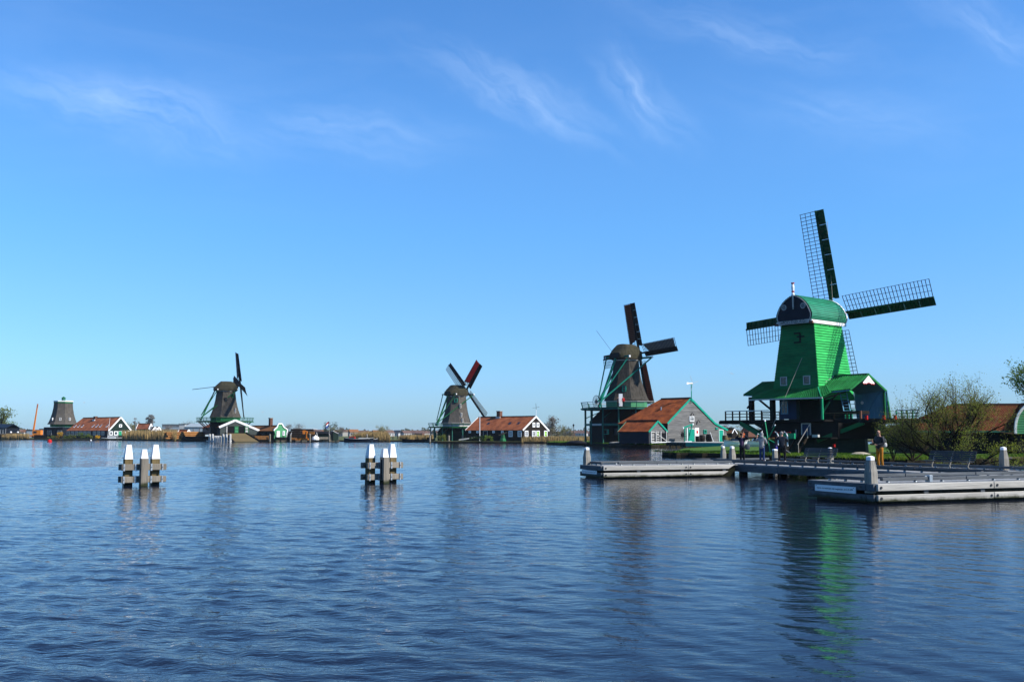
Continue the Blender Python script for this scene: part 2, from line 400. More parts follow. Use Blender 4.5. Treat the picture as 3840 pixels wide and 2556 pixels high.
M['grey_metal_roof'] = mat('grey_metal_roof', (0.36, 0.42, 0.44), 0.5, 0.1, 1.0)
M['grey_clad'] = mat('pale_grey_cladding', (0.40, 0.47, 0.52), 0.6, 0.08, 1.0)
M['far_white'] = mat('far_white_wall', (0.52, 0.52, 0.51), 0.8, 0.15, 0.3)
M['far_roof'] = mat('far_red_roof', (0.17, 0.105, 0.085), 0.8, 0.25, 0.3)
M['far_leaf'] = mat('far_tree_leaf', (0.085, 0.10, 0.045), 0.9, 0.35, 0.2, c2=(0.05, 0.06, 0.03))
M['stone'] = mat('pale_boulder', (0.40, 0.35, 0.26), 0.9, 0.25, 2.0, (1, 1, 1), 0.4)
M['rope'] = mat('pale_rope', (0.50, 0.46, 0.38), 0.9, 0.15, 8.0)

def cloth_mat(name, c, tr):
    """canvas that lets some sun through from behind"""
    m = mat(name, c, 0.9, 0.18, 1.5); nt = m.node_tree; b = nt.nodes['Principled BSDF']; out = nt.nodes['Material Output']
    t = node(nt, 'ShaderNodeBsdfTranslucent'); t.inputs[0].default_value = (*[min(1, x * 1.6) for x in c], 1)
    mx = node(nt, 'ShaderNodeMixShader'); mx.inputs[0].default_value = tr
    nt.links.new(b.outputs[0], mx.inputs[1]); nt.links.new(t.outputs[0], mx.inputs[2]); nt.links.new(mx.outputs[0], out.inputs[0])
    return m
M['cloth_brown'] = cloth_mat('brown_canvas', (0.15, 0.075, 0.050), 0.45)
M['cloth_grey'] = cloth_mat('grey_canvas', (0.13, 0.15, 0.17), 0.45)
M['cloth_red'] = cloth_mat('red_canvas', (0.36, 0.020, 0.012), 0.55)
M['cloth_white'] = cloth_mat('pale_canvas', (0.42, 0.38, 0.34), 0.4)
def leafy(name, c, c2, tr=0.45):
    m = mat(name, c, 0.6, .4, 1.5, c2=c2); nt = m.node_tree; b = nt.nodes['Principled BSDF']; out = nt.nodes['Material Output']
    t = node(nt, 'ShaderNodeBsdfTranslucent'); t.inputs[0].default_value = (c[0] * .9, c[1] * 1.0, c[2] * .5, 1)
    mx = node(nt, 'ShaderNodeMixShader'); mx.inputs[0].default_value = tr
    nt.links.new(b.outputs[0], mx.inputs[1]); nt.links.new(t.outputs[0], mx.inputs[2]); nt.links.new(mx.outputs[0], out.inputs[0])
    return m
M['leaf'] = leafy('spring_willow_leaf', (0.25, 0.27, 0.065), (0.10, 0.125, 0.03))
M['leaf_olive'] = leafy('dull_olive_leaf', (0.12, 0.135, 0.035), (0.05, 0.065, 0.017), .3)  # darker olive leaves for the low bush by the mill foot
M['leaf_fresh'] = leafy('fresh_green_leaf', (0.21, 0.28, 0.045), (0.08, 0.13, 0.022))
def waterline(m):
    """a dark slimy band where the timber meets the river"""
    nt = m.node_tree; b = nt.nodes['Principled BSDF']; src = b.inputs['Base Color'].links[0].from_socket
    t = node(nt, 'ShaderNodeTexCoord'); sp = node(nt, 'ShaderNodeSeparateXYZ'); nt.links.new(t.outputs['Object'], sp.inputs[0])
    n = node(nt, 'ShaderNodeTexNoise', i_Scale=2.2, i_Detail=5.0, i_Roughness=0.65); nt.links.new(t.outputs['Object'], n.inputs['Vector'])
    a = node(nt, 'ShaderNodeMath', operation='MULTIPLY_ADD'); nt.links.new(n.outputs[0], a.inputs[0]); a.inputs[1].default_value = -0.22; nt.links.new(sp.outputs['Z'], a.inputs[2])
    r = node(nt, 'ShaderNodeMapRange'); r.inputs[1].default_value = -0.02; r.inputs[2].default_value = 0.10; nt.links.new(a.outputs[0], r.inputs[0])
    mx = node(nt, 'ShaderNodeMix', data_type='RGBA'); mx.inputs[6].default_value = (0.030, 0.034, 0.016, 1)
    nt.links.new(r.outputs[0], mx.inputs['Factor']); nt.links.new(src, mx.inputs[7]); nt.links.new(mx.outputs[2], b.inputs['Base Color'])
for k_ in ('dock_pale', 'dock_grey', 'pile', 'pile_brown'):
    waterline(M[k_])
# lettering, made once as plain meshes
LETTERS = {}
for s_, sz in (('POELENBURG', 1.0), ('1867 \u2022', 1.0), ('\u2022 1963', 1.0), ('meren recreatievaart niet toegestaan. art 5.25 APV', 1.0)):
    cu = bpy.data.curves.new('lettering', 'FONT'); cu.body = s_; cu.size = sz; cu.extrude = 0.012; cu.align_x = 'CENTER'; cu.align_y = 'CENTER'; cu.resolution_u = 3
    ob_ = bpy.data.objects.new('lettering', cu); COL.objects.link(ob_)
    LETTERS[s_] = bpy.data.meshes.new_from_object(ob_.evaluated_get(bpy.context.evaluated_depsgraph_get()))
    bpy.data.objects.remove(ob_); bpy.data.curves.remove(cu)
# ------------------------------------------------------------------ shared building helpers
def facade(fr_o, u, n):
    """a wall plane in a thing's own space: point o, horizontal direction u, outward normal n"""
    return Vector(fr_o), Vector(u).normalized(), Vector(n).normalized()
def window(root, plane, c, wd, ht, fm='white', gm='glass', nx=2, nz=2, fw=0.09, dep=0.08, name='window', sill=False, label=None):
    o, u, n = plane
    z = Vector((0, 0, 1)); c = Vector(c)
    f = MB()
    hw, hh = wd / 2, ht / 2
    e = n * (dep / 2)
    for sx in (-1, 1): f.bar(c + u * (sx * (hw - fw / 2)) - z * hh + e, c + u * (sx * (hw - fw / 2)) + z * hh + e, fw, dep, n)
    for sz in (-1, 1): f.bar(c + z * (sz * (hh - fw / 2)) - u * (hw - fw) + e, c + z * (sz * (hh - fw / 2)) + u * (hw - fw) + e, fw, dep, n)
    for i in range(1, nx):
        x = -hw + wd * i / nx
        f.bar(c + u * x - z * (hh - fw) + e * 0.8, c + u * x + z * (hh - fw) + e * 0.8, fw * 0.4, dep * 0.6, n)
    for i in range(1, nz):
        q = -hh + ht * i / nz
        f.bar(c + z * q - u * (hw - fw) + e * 0.8, c + z * q + u * (hw - fw) + e * 0.8, fw * 0.4, dep * 0.5, n)
    if sill: f.bar(c - z * (hh + 0.04) - u * (hw + 0.08) + n * 0.09, c - z * (hh + 0.04) + u * (hw + 0.08) + n * 0.09, 0.07, 0.2, n)
    wo_ = f.build(name, M[fm], root, label=label)
    p = MB(); a = hw - fw * 0.6; b = hh - fw * 0.6
    p.prism([c - u * a - z * b, c + u * a - z * b, c + u * a + z * b, c - u * a + z * b], n * (dep * 0.35))
    p.build('pane', M[gm], wo_)
    return wo_
def door(root, plane, c, wd, ht, fm='white', dm='green_deep', dep=0.07, boards=4, name='door'):
    o, u, n = plane
    z = Vector((0, 0, 1)); c = Vector(c)
    d = MB(); bw = (wd - 0.16) / boards
    for i in range(boards):
        x = -wd / 2 + 0.08 + bw * (i + 0.5)
        d.bar(c + u * x - z * (ht / 2) + n * dep * 0.5, c + u * x + z * (ht / 2 - 0.08) + n * dep * 0.5, bw * 0.94, dep, n)
    dd = d.build(name, M[dm], root)
    f = MB()
    for sx in (-1, 1): f.bar(c + u * (sx * (wd / 2 - 0.04)) - z * (ht / 2) + n * 0.06, c + u * (sx * (wd / 2 - 0.04)) + z * (ht / 2) + n * 0.06, 0.08, 0.12, n)
    f.bar(c + z * (ht / 2 - 0.04) - u * (wd / 2 - 0.08) + n * 0.06, c + z * (ht / 2 - 0.04) + u * (wd / 2 - 0.08) + n * 0.06, 0.08, 0.12, n)
    f.build('frame', M[fm], dd)
    h = MB(); h.ball(c + u * (wd * 0.3) + n * (dep + 0.03), 0.035, 6, 4); h.build('handle', M['iron'], dd)
    return dd
def tiles(root, eL, eR, rR, rL, m, tw=0.25, tl=0.3, name='roof_tiles', thick=0.12, seg=2):
    """a slope of overlapping pantiles between an eave and a ridge, on a boarded bed"""
    eL, eR, rR, rL = map(Vector, (eL, eR, rR, rL))
    wv = max((eR - eL).length, (rR - rL).length); hv = max((rL - eL).length, (rR - eR).length)
    nu = max(3, int(wv / tw)); nv = max(3, int(hv / tl))
    nrm = (eR - eL).cross(rL - eL).normalized()
    b = MB(); N = nu * seg + 1
    rnd = random.Random(int(abs(eL.x * 100 + eL.z * 10)) + nu)
    def P(s, t): return (eL.lerp(eR, s)).lerp(rL.lerp(rR, s), t)
    for r in range(nv):
        t0, t1 = r / nv, (r + 1) / nv
        o = len(b.v)
        for (t, h) in ((t0, 0.085), (t1, 0.012), (t0, 0.0)):
            for i in range(N):
                s = i / (N - 1)
                ph = 0.028 * math.cos(math.pi * 2 * i / seg) if seg > 1 else 0.02 * (i % 2)
                jit = rnd.uniform(-0.007, 0.007)
                b.v.append(tuple(P(s, t) + nrm * (h + (ph + jit if h > 0 else -0.03))))
        for i in range(N - 1):
            b.f.append((o + i, o + i + 1, o + N + i + 1, o + N + i)); b.m.append(0)
            b.f.append((o + 2 * N + i, o + 2 * N + i + 1, o + i + 1, o + i)); b.m.append(0)
    ob = b.build(name, M[m], root, kind='stuff')
    bed = MB(); bed.prism([eL - nrm * 0.03, eR - nrm * 0.03, rR - nrm * 0.03, rL - nrm * 0.03], -nrm * thick)
    bed.build('roof_bed', M['old_timber'], root)
    return ob
def clip_rows(poly, z0, z1):
    """left and right limits of a convex (x, z) outline between two heights"""
    out = []
    for z in (z0, z1):
        xs = []
        for i in range(len(poly)):
            (xa, za), (xb, zb) = poly[i], poly[(i + 1) % len(poly)]
            if (za - z) * (zb - z) <= 0 and za != zb:
                xs.append(xa + (xb - xa) * (z - za) / (zb - za))
        if not xs: return None
        out.append((min(xs), max(xs)))
    return out
def planks(root, o, u, n, poly, h, m, name='plank', lap=0.05, holes=(), step=None):
    """horizontal lapped boards filling an (x, z) outline on a wall plane, one object each"""
    o, u, n = Vector(o), Vector(u).normalized(), Vector(n).normalized()
    z0 = min(p[1] for p in poly); z1 = max(p[1] for p in poly)
    k = max(1, round((z1 - z0) / h)); hh = (z1 - z0) / k
    for i in range(k):
        a, c = z0 + i * hh + 1e-4, z0 + (i + 1) * hh - 1e-4
        r = clip_rows(poly, a, c)
        if not r: continue
        (xa0, xa1), (xb0, xb1) = r
        if xa1 - xa0 < 0.02 and xb1 - xb0 < 0.02: continue
        Z = Vector((0, 0, 1))
        j = random.uniform(-0.004, 0.004)
        b = MB()
        lo, hi = n * (0.02 + lap + j), n * (0.02 + j)
        vs = [o + u * xa0 + Z * a + lo, o + u * xa1 + Z * a + lo, o + u * xb1 + Z * c + hi, o + u * xb0 + Z * c + hi,
              o + u * xa0 + Z * a, o + u * xa1 + Z * a, o + u * xb1 + Z * c, o + u * xb0 + Z * c]
        b.add(vs, [(0, 1, 2, 3), (5, 4, 7, 6), (4, 5, 1, 0), (1, 5, 6, 2), (3, 2, 6, 7), (4, 0, 3, 7)])
        b.build(name, M[m], root)
def text(root, s, c, u, n, size, m, name='lettering', ext=0.004, align='CENTER'):
    me = LETTERS[s].copy(); me.materials.clear(); me.materials.append(M[m])
    ob = bpy.data.objects.new(name, me); COL.objects.link(ob)
    u, n = Vector(u).normalized(), Vector(n).normalized(); v = n.cross(u)
    mt = Matrix((u * size, v * size, n * size)).transposed().to_4x4(); mt.translation = Vector(c)
    ob.parent = root
    ob.matrix_local = mt
    return ob

# ================================================================== THE SETTING
# ------------------------------------------------------------------ water
def water_mat():
    m, nt, b = new_mat('river_water')
    b.inputs['Base Color'].default_value = (0.006, 0.009, 0.019, 1)
    b.inputs['Roughness'].default_value = 0.015
    b.inputs['IOR'].default_value = 1.185
    b.inputs['Specular IOR Level'].default_value = 0.5
    t = node(nt, 'ShaderNodeTexCoord')
    def layer(scale, stretch, rot, det, ro=0.55, dist=0.0):
        mpn = node(nt, 'ShaderNodeMapping'); mpn.inputs['Scale'].default_value = stretch; mpn.inputs['Rotation'].default_value = (0, 0, R(rot))
        nt.links.new(t.outputs['Object'], mpn.inputs[0])
        n = node(nt, 'ShaderNodeTexNoise', i_Scale=scale, i_Detail=det, i_Roughness=ro, i_Distortion=dist)
        nt.links.new(mpn.outputs[0], n.inputs['Vector'])
        return n.outputs[0]
    def madd(a, k, c=None):
        q = node(nt, 'ShaderNodeMath', operation='MULTIPLY_ADD' if c is not None else 'MULTIPLY')
        nt.links.new(a, q.inputs[0]); q.inputs[1].default_value = k
        if c is not None: nt.links.new(c, q.inputs[2])
        return q.outputs[0]
    h = madd(layer(0.8, (0.7, 1.3, 1), 30, 2.0), 0.05)           # low swell
    h = madd(layer(1.7, (0.6, 1.5, 1), 35, 3.0, 0.5, 0.4), 0.026, h)  # wind waves
    h = madd(layer(7.0, (0.7, 1.5, 1), 28, 3.0, 0.55, 0.3), 0.012, h)   # ripples
    # calmer and rougher stretches
    pr = node(nt, 'ShaderNodeAttribute'); pr.attribute_name = 'roughness_of_water'
    bp = node(nt, 'ShaderNodeBump'); bp.inputs['Distance'].default_value = 1.0
    nt.links.new(pr.outputs['Fac'], bp.inputs['Strength'])
    nt.links.new(h, bp.inputs['Height']); nt.links.new(bp.outputs[0], b.inputs['Normal'])
    return m
M['water'] = water_mat()
import numpy as np
def river():
    """one sheet of wind waves: finer squares near the landing stage, coarser across the river, flat far off"""
    rg = np.random.default_rng(5)
    waves = []
    for o in range(5):                       # five octaves of wavelength, all running before the wind
        for k in range(13):
            lam = 0.24 * 2 ** (o + rg.random()); th = math.atan2(-0.64, -0.77) + rg.normal(0, 0.50)
            sl = (0.066, 0.052, 0.022, 0.007, 0.005)[o] * math.sqrt(2 / 13)
            waves.append((lam, th, sl * lam / (2 * math.pi), rg.random() * 6.28))
    V, Fc, A = [], [], []; base = 0
    for (x0, x1, y0, y1, st) in ((-20, 22, 3, 30.2, .085), (-40, 46, 30, 70.4, .15), (-98, 100, 70, 170.8, .34), (-245, 245, 170, 470, .85)):
        nx, ny = int((x1 - x0) / st) + 1, int((y1 - y0) / st) + 1
        X, Y = np.meshgrid(np.linspace(x0, x1, nx), np.linspace(y0, y1, ny))
        Z = np.zeros_like(X)
        # lee of the landing stage and the mill bank: calmer to the right of this line
        t = np.clip((X - (0.085 * Y - 1.5) + 3.5) / 7.0, 0, 1); t = t * t * (3 - 2 * t)
        far = np.clip((Y - 48) / 25.0, 0, 1)
        rough = 1.0 - 0.62 * t * (1 - far); long_ = 1.0 - 0.84 * t * (1 - far)
        gust = 1 + 0.28 * np.sin(X * .11 + Y * .05 + 1.0) * np.sin(Y * .13 - X * .03)
        amp = rough * gust
        for lam, th, a_, ph in waves:
            if lam < 2.6 * st: continue
            Z += (amp if lam < .8 else long_ * gust) * a_ * np.sin((X * math.cos(th) + Y * math.sin(th)) * 2 * math.pi / lam + ph)
        V.append(np.stack([X, Y, Z], -1).reshape(-1, 3)); A.append((amp * {.085: 1.0, .15: .8, .34: .9}.get(st, 1.1)).reshape(-1))
        i = np.arange(nx * ny).reshape(ny, nx)
        q = np.stack([i[:-1, :-1], i[:-1, 1:], i[1:, 1:], i[1:, :-1]], -1).reshape(-1, 4)
        Fc.append(q + base); base += nx * ny
    for (x0, x1, y0, y1) in ((-1500, -19.95, -60, 30), (21.95, 1500, -60, 30), (-19.95, 21.95, -60, 3.05), (-1500, -39.9, 30, 70), (45.9, 1500, 30, 70), (-1500, -97.8, 70, 170), (99.8, 1500, 70, 170), (-1500, -244.5, 170, 900), (244.5, 1500, 170, 900), (-244.5, 244.5, 469.6, 900)):
        V.append(np.array([(x0, y0, -.01), (x1, y0, -.01), (x1, y1, -.01), (x0, y1, -.01)])); A.append(np.ones(4)); Fc.append(np.array([[0, 1, 2, 3]]) + base); base += 4
    V = np.concatenate(V).astype(np.float32); Fc = np.concatenate(Fc).astype(np.int32); A = np.concatenate(A).astype(np.float32)
    me = bpy.data.meshes.new('water')
    me.vertices.add(len(V)); me.vertices.foreach_set('co', V.ravel())
    me.loops.add(Fc.size); me.loops.foreach_set('vertex_index', Fc.ravel())
    me.polygons.add(len(Fc)); me.polygons.foreach_set('loop_start', np.arange(0, Fc.size, 4, dtype=np.int32)); me.polygons.foreach_set('loop_total', np.full(len(Fc), 4, np.int32))
    me.polygons.foreach_set('use_smooth', np.ones(len(Fc), bool))
    at_ = me.attributes.new('roughness_of_water', 'FLOAT', 'POINT'); at_.data.foreach_set('value', A)
    me.materials.append(M['water']); me.update(calc_edges=True)
    o = bpy.data.objects.new('water', me); COL.objects.link(o)
    return tag(o, kind='structure')
river()

# ------------------------------------------------------------------ land: sheets with a steep dark edge at the waterline
def land(name, edge, back, top, m_top, m_side, lip=0.25, rough=0.0):
    """edge = waterline points, back = the outline behind; the bank climbs to height top"""
    b = MB()
    P = [Vector((p[0], p[1], -0.6)) for p in edge]
    n = len(P)
    def inward(i, d):
        a = P[max(i - 1, 0)]; c = P[min(i + 1, n - 1)]
        t = (c - a).normalized(); return Vector((-t.y, t.x, 0)) * d
    rows = [[p for p in P], [Vector((p.x, p.y, top * 0.55)) + inward(i, lip * 0.4) for i, p in enumerate(P)], [Vector((p.x, p.y, top)) + inward(i, lip) for i, p in enumerate(P)]]
    vs = [p for r in rows for p in r]
    fs = []; mi = []
    for k in range(2):
        for i in range(n - 1):
            fs.append((k * n + i, k * n + i + 1, (k + 1) * n + i + 1, (k + 1) * n + i)); mi.append(1)
    o = len(b.v); b.v += [tuple(v) for v in vs]; b.f += fs; b.m += mi
    topi = list(range(2 * n, 3 * n)); bs = len(b.v)
    b.v += [(p[0], p[1], top) for p in back]
    b.f.append(tuple(topi + [bs + i for i in range(len(back))])); b.m.append(0)
    return tag(b.build(name, [M[m_top], M[m_side]]), kind='structure')
def shore(pts):
    out = []
    for a, c in zip(pts, pts[1:]):
        k = 6
        for i in range(k):
            t = i / k
            p = atz(a[0] + (c[0] - a[0]) * t, a[1] + (c[1] - a[1]) * t, 0)
            out.append((p.x + random.uniform(-.2, .2), p.y + random.uniform(-.5, .5)))
    p = atz(*pts[-1], 0); out.append((p.x, p.y))
    return out
FAR_EDGE = [(-900, 1648), (0, 1647.5), (180, 1648.5), (330, 1649), (470, 1650.5), (620, 1652), (700, 1654), (780, 1656), (1010, 1656), (1270, 1655), (1560, 1656), (1640, 1660), (1960, 1661.5), (2120, 1662), (2300, 1660), (2700, 1655), (3400, 1655), (5200, 1655)]
land('far_bank_ground', shore(FAR_EDGE), [(5000, 9000), (-6000, 9000)], 0.45, 'field', 'earth')
KAT_EDGE = [(2046, 1667), (2100, 1669), (2210, 1672), (2330, 1676), (2440, 1679), (2560, 1678), (2700, 1677), (3000, 1676)]
ke = shore(KAT_EDGE)
land('island_bank', ke, [(ke[-1][0] + 6, 262), (ke[0][0] + 4, 262)], 0.6, 'grass', 'earth')
MILL_EDGE = [(2482, 1714), (2600, 1716), (2760, 1720), (2900, 1727), (3050, 1734), (3200, 1741), (3400, 1745), (3560, 1741), (3690, 1737), (3900, 1737), (4500, 1737)]
me_ = shore(MILL_EDGE)
land('grassy_bank', me_, [(me_[-1][0] + 20, 190), (40, 175), (22, 128), (me_[0][0] + 1.5, 103)], 0.5, 'grass', 'earth', 0.15)
def blades(name, pts, hmin, hmax, wd, m, lean=0.25, kind='stuff'):
    b = MB(); rnd = random.Random(len(pts))
    for (x, y, z) in pts:
        a = rnd.uniform(0, math.pi); h = rnd.uniform(hmin, hmax)
        lx, ly = rnd.gauss(0, lean) * h, rnd.gauss(0, lean) * h
        cx, cy = math.cos(a) * wd / 2, math.sin(a) * wd / 2
        o = len(b.v)
        b.v += [(x - cx, y - cy, z - .05), (x + cx, y + cy, z - .05), (x + lx * .4 + cx * .8, y + ly * .4 + cy * .8, z + h * .6), (x + lx * .4 - cx * .8, y + ly * .4 - cy * .8, z + h * .6), (x + lx, y + ly, z + h)]
        b.f += [(o, o + 1, o + 2, o + 3), (o + 3, o + 2, o + 4)]; b.m += [0, 0]
    return tag(b.build(name, M[m]), kind=kind)
def strip(edge, n, d0, d1, z, x0=None, x1=None, rnd=random):
    out = []
    segs = [(a, c) for a, c in zip(edge, edge[1:])]
    L = [math.dist(a, c) for a, c in segs]
    for _ in range(n):
        (a, c) = rnd.choices(segs, L)[0]
        t = rnd.random(); d = rnd.uniform(d0, d1)
        tx, ty = c[0] - a[0], c[1] - a[1]; l = math.hypot(tx, ty) or 1
        out.append((a[0] + tx * t - ty / l * d, a[1] + ty * t + tx / l * d, z))
    return out
near = [p for p in me_ if p[0] < 45]
blades('bank_grass', strip(near, 26000, 0.1, 9.0, 0.5), 0.05, 0.22, 0.035, 'grass')
blades('bank_weeds', strip([p for p in near if p[0] > 22], 4200, 0.0, 2.4, 0.45), 0.08, 0.28, 0.045, 'leaf_fresh', 0.45)
blades('island_grass', strip(ke[:26], 5000, 0.1, 6.0, 0.6), 0.06, 0.25, 0.08, 'grass')
def reeds(name, px0, px1, n, depth, hmin, hmax, wd=0.12, z=0.1, d0=0.0, lab=''):
    ed = [(x, y) for x, y in shore(FAR_EDGE)]
    pts = []
    sel = [p for p in ed if px0 - 60 <= 1920 + FPX * p[0] / p[1] <= px1 + 60]
    i = 0
    while len(pts) < n and i < n * 6:
        i += 1
        q = strip(sel, 1, d0, depth, z)[0]
        px = 1920 + FPX * q[0] / q[1]
        if px0 <= px <= px1: pts.append(q)
    tag(blades(name, pts, hmin, hmax, wd, 'reed', 0.07), 'dry golden reeds at the waterside, %d blades' % n if False else lab)
reeds('reed_bed', -80, 118, 2600, 7, 1.2, 2.9, 0.16, lab='dry reeds at the far left bank before the boathouse')
reeds('reed_bed', 466, 668, 7000, 12, 1.6, 4.3, 0.16, lab='tall golden reeds right of the dark green house')
reeds('reed_bed', 1285, 1460, 3800, 14, 1.2, 3.4, 0.14, 0.2, 6, lab='golden reeds behind the old barge')
reeds('reed_bed', 1405, 1465, 900, 6, 0.8, 2.6, 0.14, lab='short reeds at the waterline by the barge')
reeds('reed_bed', 1465, 1625, 2600, 26, 1.0, 2.2, 0.14, 0.3, 14, lab='reeds on the meadow left of the red-cloth mill')
reeds('reed_bed', 1955, 2260, 6500, 16, 0.7, 2.0, 0.12, lab='golden reeds right of the long black house')
reeds('reed_bed', 2660, 2860, 2500, 20, 1.0, 2.4, 0.12, lab='reeds beyond the grey barn')

# ================================================================== WINDMILLS
def sail_set(root, hub, Rr, th0, lean, pm, lm, bm, cloths=(None,) * 4, nbar=24, wl=1.75, wb_=0.8, r0=0.165, single=True, bar=0.05, pole=0.26, shaft=True):
    """four sails on a poll end; each: pole, leading board, cross laths, long laths, cloth"""
    e1 = Vector((1, 0, 0)); ps = R(lean)
    e2 = Vector((0, -math.sin(ps), math.cos(ps))); e3 = Vector((0, math.cos(ps), math.sin(ps)))
    hub = Vector(hub)
    for k in range(4):
        t = R(th0 + 90 * k)
        d = e1 * math.cos(t) + e2 * math.sin(t); c = -e1 * math.sin(t) + e2 * math.cos(t)
        def cl(r):           # lath direction at radius r, trailing edge turned downwind
            a = R(20 - 14 * r / Rr); return (c * math.cos(a) - e3 * math.sin(a))
        st = bpy.data.objects.new('sail', None); COL.objects.link(st); st.parent = root; st.location = hub
        off = e3 * (0.12 if k % 2 else -0.12)
        MB().bar(off - d * 0.2, off + d * Rr, pole * 1.15, pole, e3, a2=pole * 0.6, b2=pole * 0.6).build('pole', M[pm], st)
        one = MB(); first = None
        ra, rb = Rr * r0, Rr * 0.995
        for i in range(nbar + 1):
            r = ra + (rb - ra) * i / nbar
            p = off + d * r - cl(r) * 0.12; q = off + d * r + cl(r) * (wl + 0.03)
            if single: MB().bar(p, q, bar, bar, e3).build('cross_lath', M[lm], st)
            else: one.bar(p, q, bar, bar, e3)
        for f in (0.36, 0.69, 1.0):
            lb = MB(); n = 6
            for i in range(n):
                a, b_ = ra + (rb - ra) * i / n, ra + (rb - ra) * (i + 1) / n
                lb.bar(off + d * a + cl(a) * wl * f + e3 * bar, off + d * b_ + cl(b_) * wl * f + e3 * bar, bar * 0.8, bar * 0.8, e3)
            if single: lb.build('long_lath', M[lm], st)
            else: one.v, one.f, one.m = (one.v + lb.v, one.f + [tuple(i + len(one.v) for i in f2) for f2 in lb.f], one.m + lb.m)
        if not single: one.build('lattice', M[lm], st, kind='stuff')
        # leading board in lengths, with its little ribs
        def cb(r):
            a = R(24 - 12 * r / Rr); return (-c * math.cos(a) + e3 * math.sin(a))
        nb_ = 6; ba, bb = Rr * 0.14, Rr * 1.0
        for i in range(nb_):
            a, b_ = ba + (bb - ba) * i / nb_ + 0.012, ba + (bb - ba) * (i + 1) / nb_ - 0.012
            q = [off + d * a, off + d * b_, off + d * b_ + cb(b_) * wb_, off + d * a + cb(a) * wb_]
            if i == 0: q = [off + d * (a + .3), off + d * b_, off + d * b_ + cb(b_) * wb_, off + d * (a + .05) + cb(a) * wb_, off + d * (a + .05) + cb(a) * wb_ * 0.55]
            MB().prism([x + e3 * 0.06 for x in q], e3 * 0.035).build('leading_board', M[bm], st)
        if single:
            for i in range(nbar):
                r = ba + (bb - ba) * (i + 0.5) / nbar
                MB().bar(off + d * r + cb(r) * 0.14 - e3 * 0.0, off + d * r + cb(r) * (wb_ - 0.03) - e3 * 0.0, 0.05, 0.10, e3).build('board_rib', M[bm], st)
        cm = cloths[k]
        if cm:
            cm, f0, f1 = cm if isinstance(cm, tuple) else (cm, 0.04, 0.985)
            b = MB(); n, mq = 14, 5
            for i in range(n + 1):
                r = ra + (rb - ra) * (f0 + (f1 - f0) * i / n)
                for j in range(mq + 1):
                    s = j / mq
                    rr = r + (0.9 * (1 - s) * (1 - i / n) ** 3 if i < 4 else 0)
                    b.v.append(tuple(off + d * rr + cl(r) * (wl * (0.06 + 0.9 * s)) + e3 * (0.07 - 0.05 * math.sin(s * math.pi) + 0.015 * math.sin(i * 2.1 + j))))
            for i in range(n):
                for j in range(mq):
                    o = i * (mq + 1) + j
                    b.f.append((o, o + 1, o + mq + 2, o + mq + 1)); b.m.append(0)
            o2 = b.build('sailcloth', M[cm], st, smooth=True)
            sm = o2.modifiers.new('thick', 'SOLIDIFY'); sm.thickness = 0.015
    if shaft:
        b = MB(); b.bar(hub - e3 * 2.2, hub + e3 * 0.55, 0.62, 0.62, e2); b.build('windshaft', M['black'], root, bevel=0.05)
def slope_boards(root, eL, eR, rR, rL, n, m, name='roof_board', th=0.05, batten=True):
    eL, eR, rR, rL = map(Vector, (eL, eR, rR, rL))
    nr = (eR - eL).cross(rL - eL).normalized()
    for i in range(n):
        a, b_ = i / n, (i + 1) / n
        p0, p1 = eL.lerp(eR, a), eL.lerp(eR, b_); q0, q1 = rL.lerp(rR, a), rL.lerp(rR, b_)
        g = 0.012
        mb = MB(); o = nr * random.uniform(-0.004, 0.006)
        mb.prism([p0 + o, p0.lerp(p1, 1 - g) + o, q0.lerp(q1, 1 - g) + o, q0 + o], nr * th)
        if batten: mb.prism([p0 + nr * th, p0.lerp(p1, 0.28) + nr * th, q0.lerp(q1, 0.28) + nr * th, q0 + nr * th], nr * 0.05)
        mb.build(name, M[m], root)
def railing(root, pts, h, m, rails=(1.0, 0.62, 0.3), post=0.08, gap=1.0, rail=0.06, top_m=None, name='railing', outward=None):
    """posts one by one, rails joined per run"""
    for a, c in zip(pts, pts[1:]):
        a, c = Vector(a), Vector(c); L = (c - a).length; n = max(1, round(L / gap))
        for i in range(n):
            p = a.lerp(c, i / n); o = Vector(outward) if outward else Vector((0, 0, 0))
            MB().bar(p, p + Vector((0, 0, h)) + o, post).build('railing_post', M[m], root)
        for j, r in enumerate(rails):
            o = Vector(outward) * r if outward else Vector((0, 0, 0))
            dz = Vector((0, 0, h * r)) + o
            MB().bar(a + dz, c + dz, rail, rail * (1.0 if j else 1.3)).build('rail', M[top_m if (top_m and j == 0) else m], root)

# ------------------------------------------------------------------ the green paltrok sawmill
o_ = at(3052, 1700, 98)
PF = Frame((o_.x, o_.y, 0), -50)
pm = thing('windmill', 'bright green wooden sawmill windmill with boarded tower, barrel cap and open saw floor', 'windmill', PF)
X0 = 0.15
ZB, ZT = 6.62, 13.0
def hx(z): return 2.5 + (1.78 - 2.5) * (z - ZB) / (ZT - ZB)
def hy(z): return 2.98 + (2.36 - 2.98) * (z - ZB) / (ZT - ZB)
MB().add([(X0 + sx * (f(z)), sy * g(z), z) for z, f, g in ((ZB - 1.0, hx, hy), (ZT, hx, hy)) for sx, sy in ((-1, -1), (1, -1), (1, 1), (-1, 1))],
         [(3, 2, 1, 0), (4, 5, 6, 7), (0, 1, 5, 4), (1, 2, 6, 5), (2, 3, 7, 6), (3, 0, 4, 7)]).build('tower', M['green_paint'], pm)
rows = 25
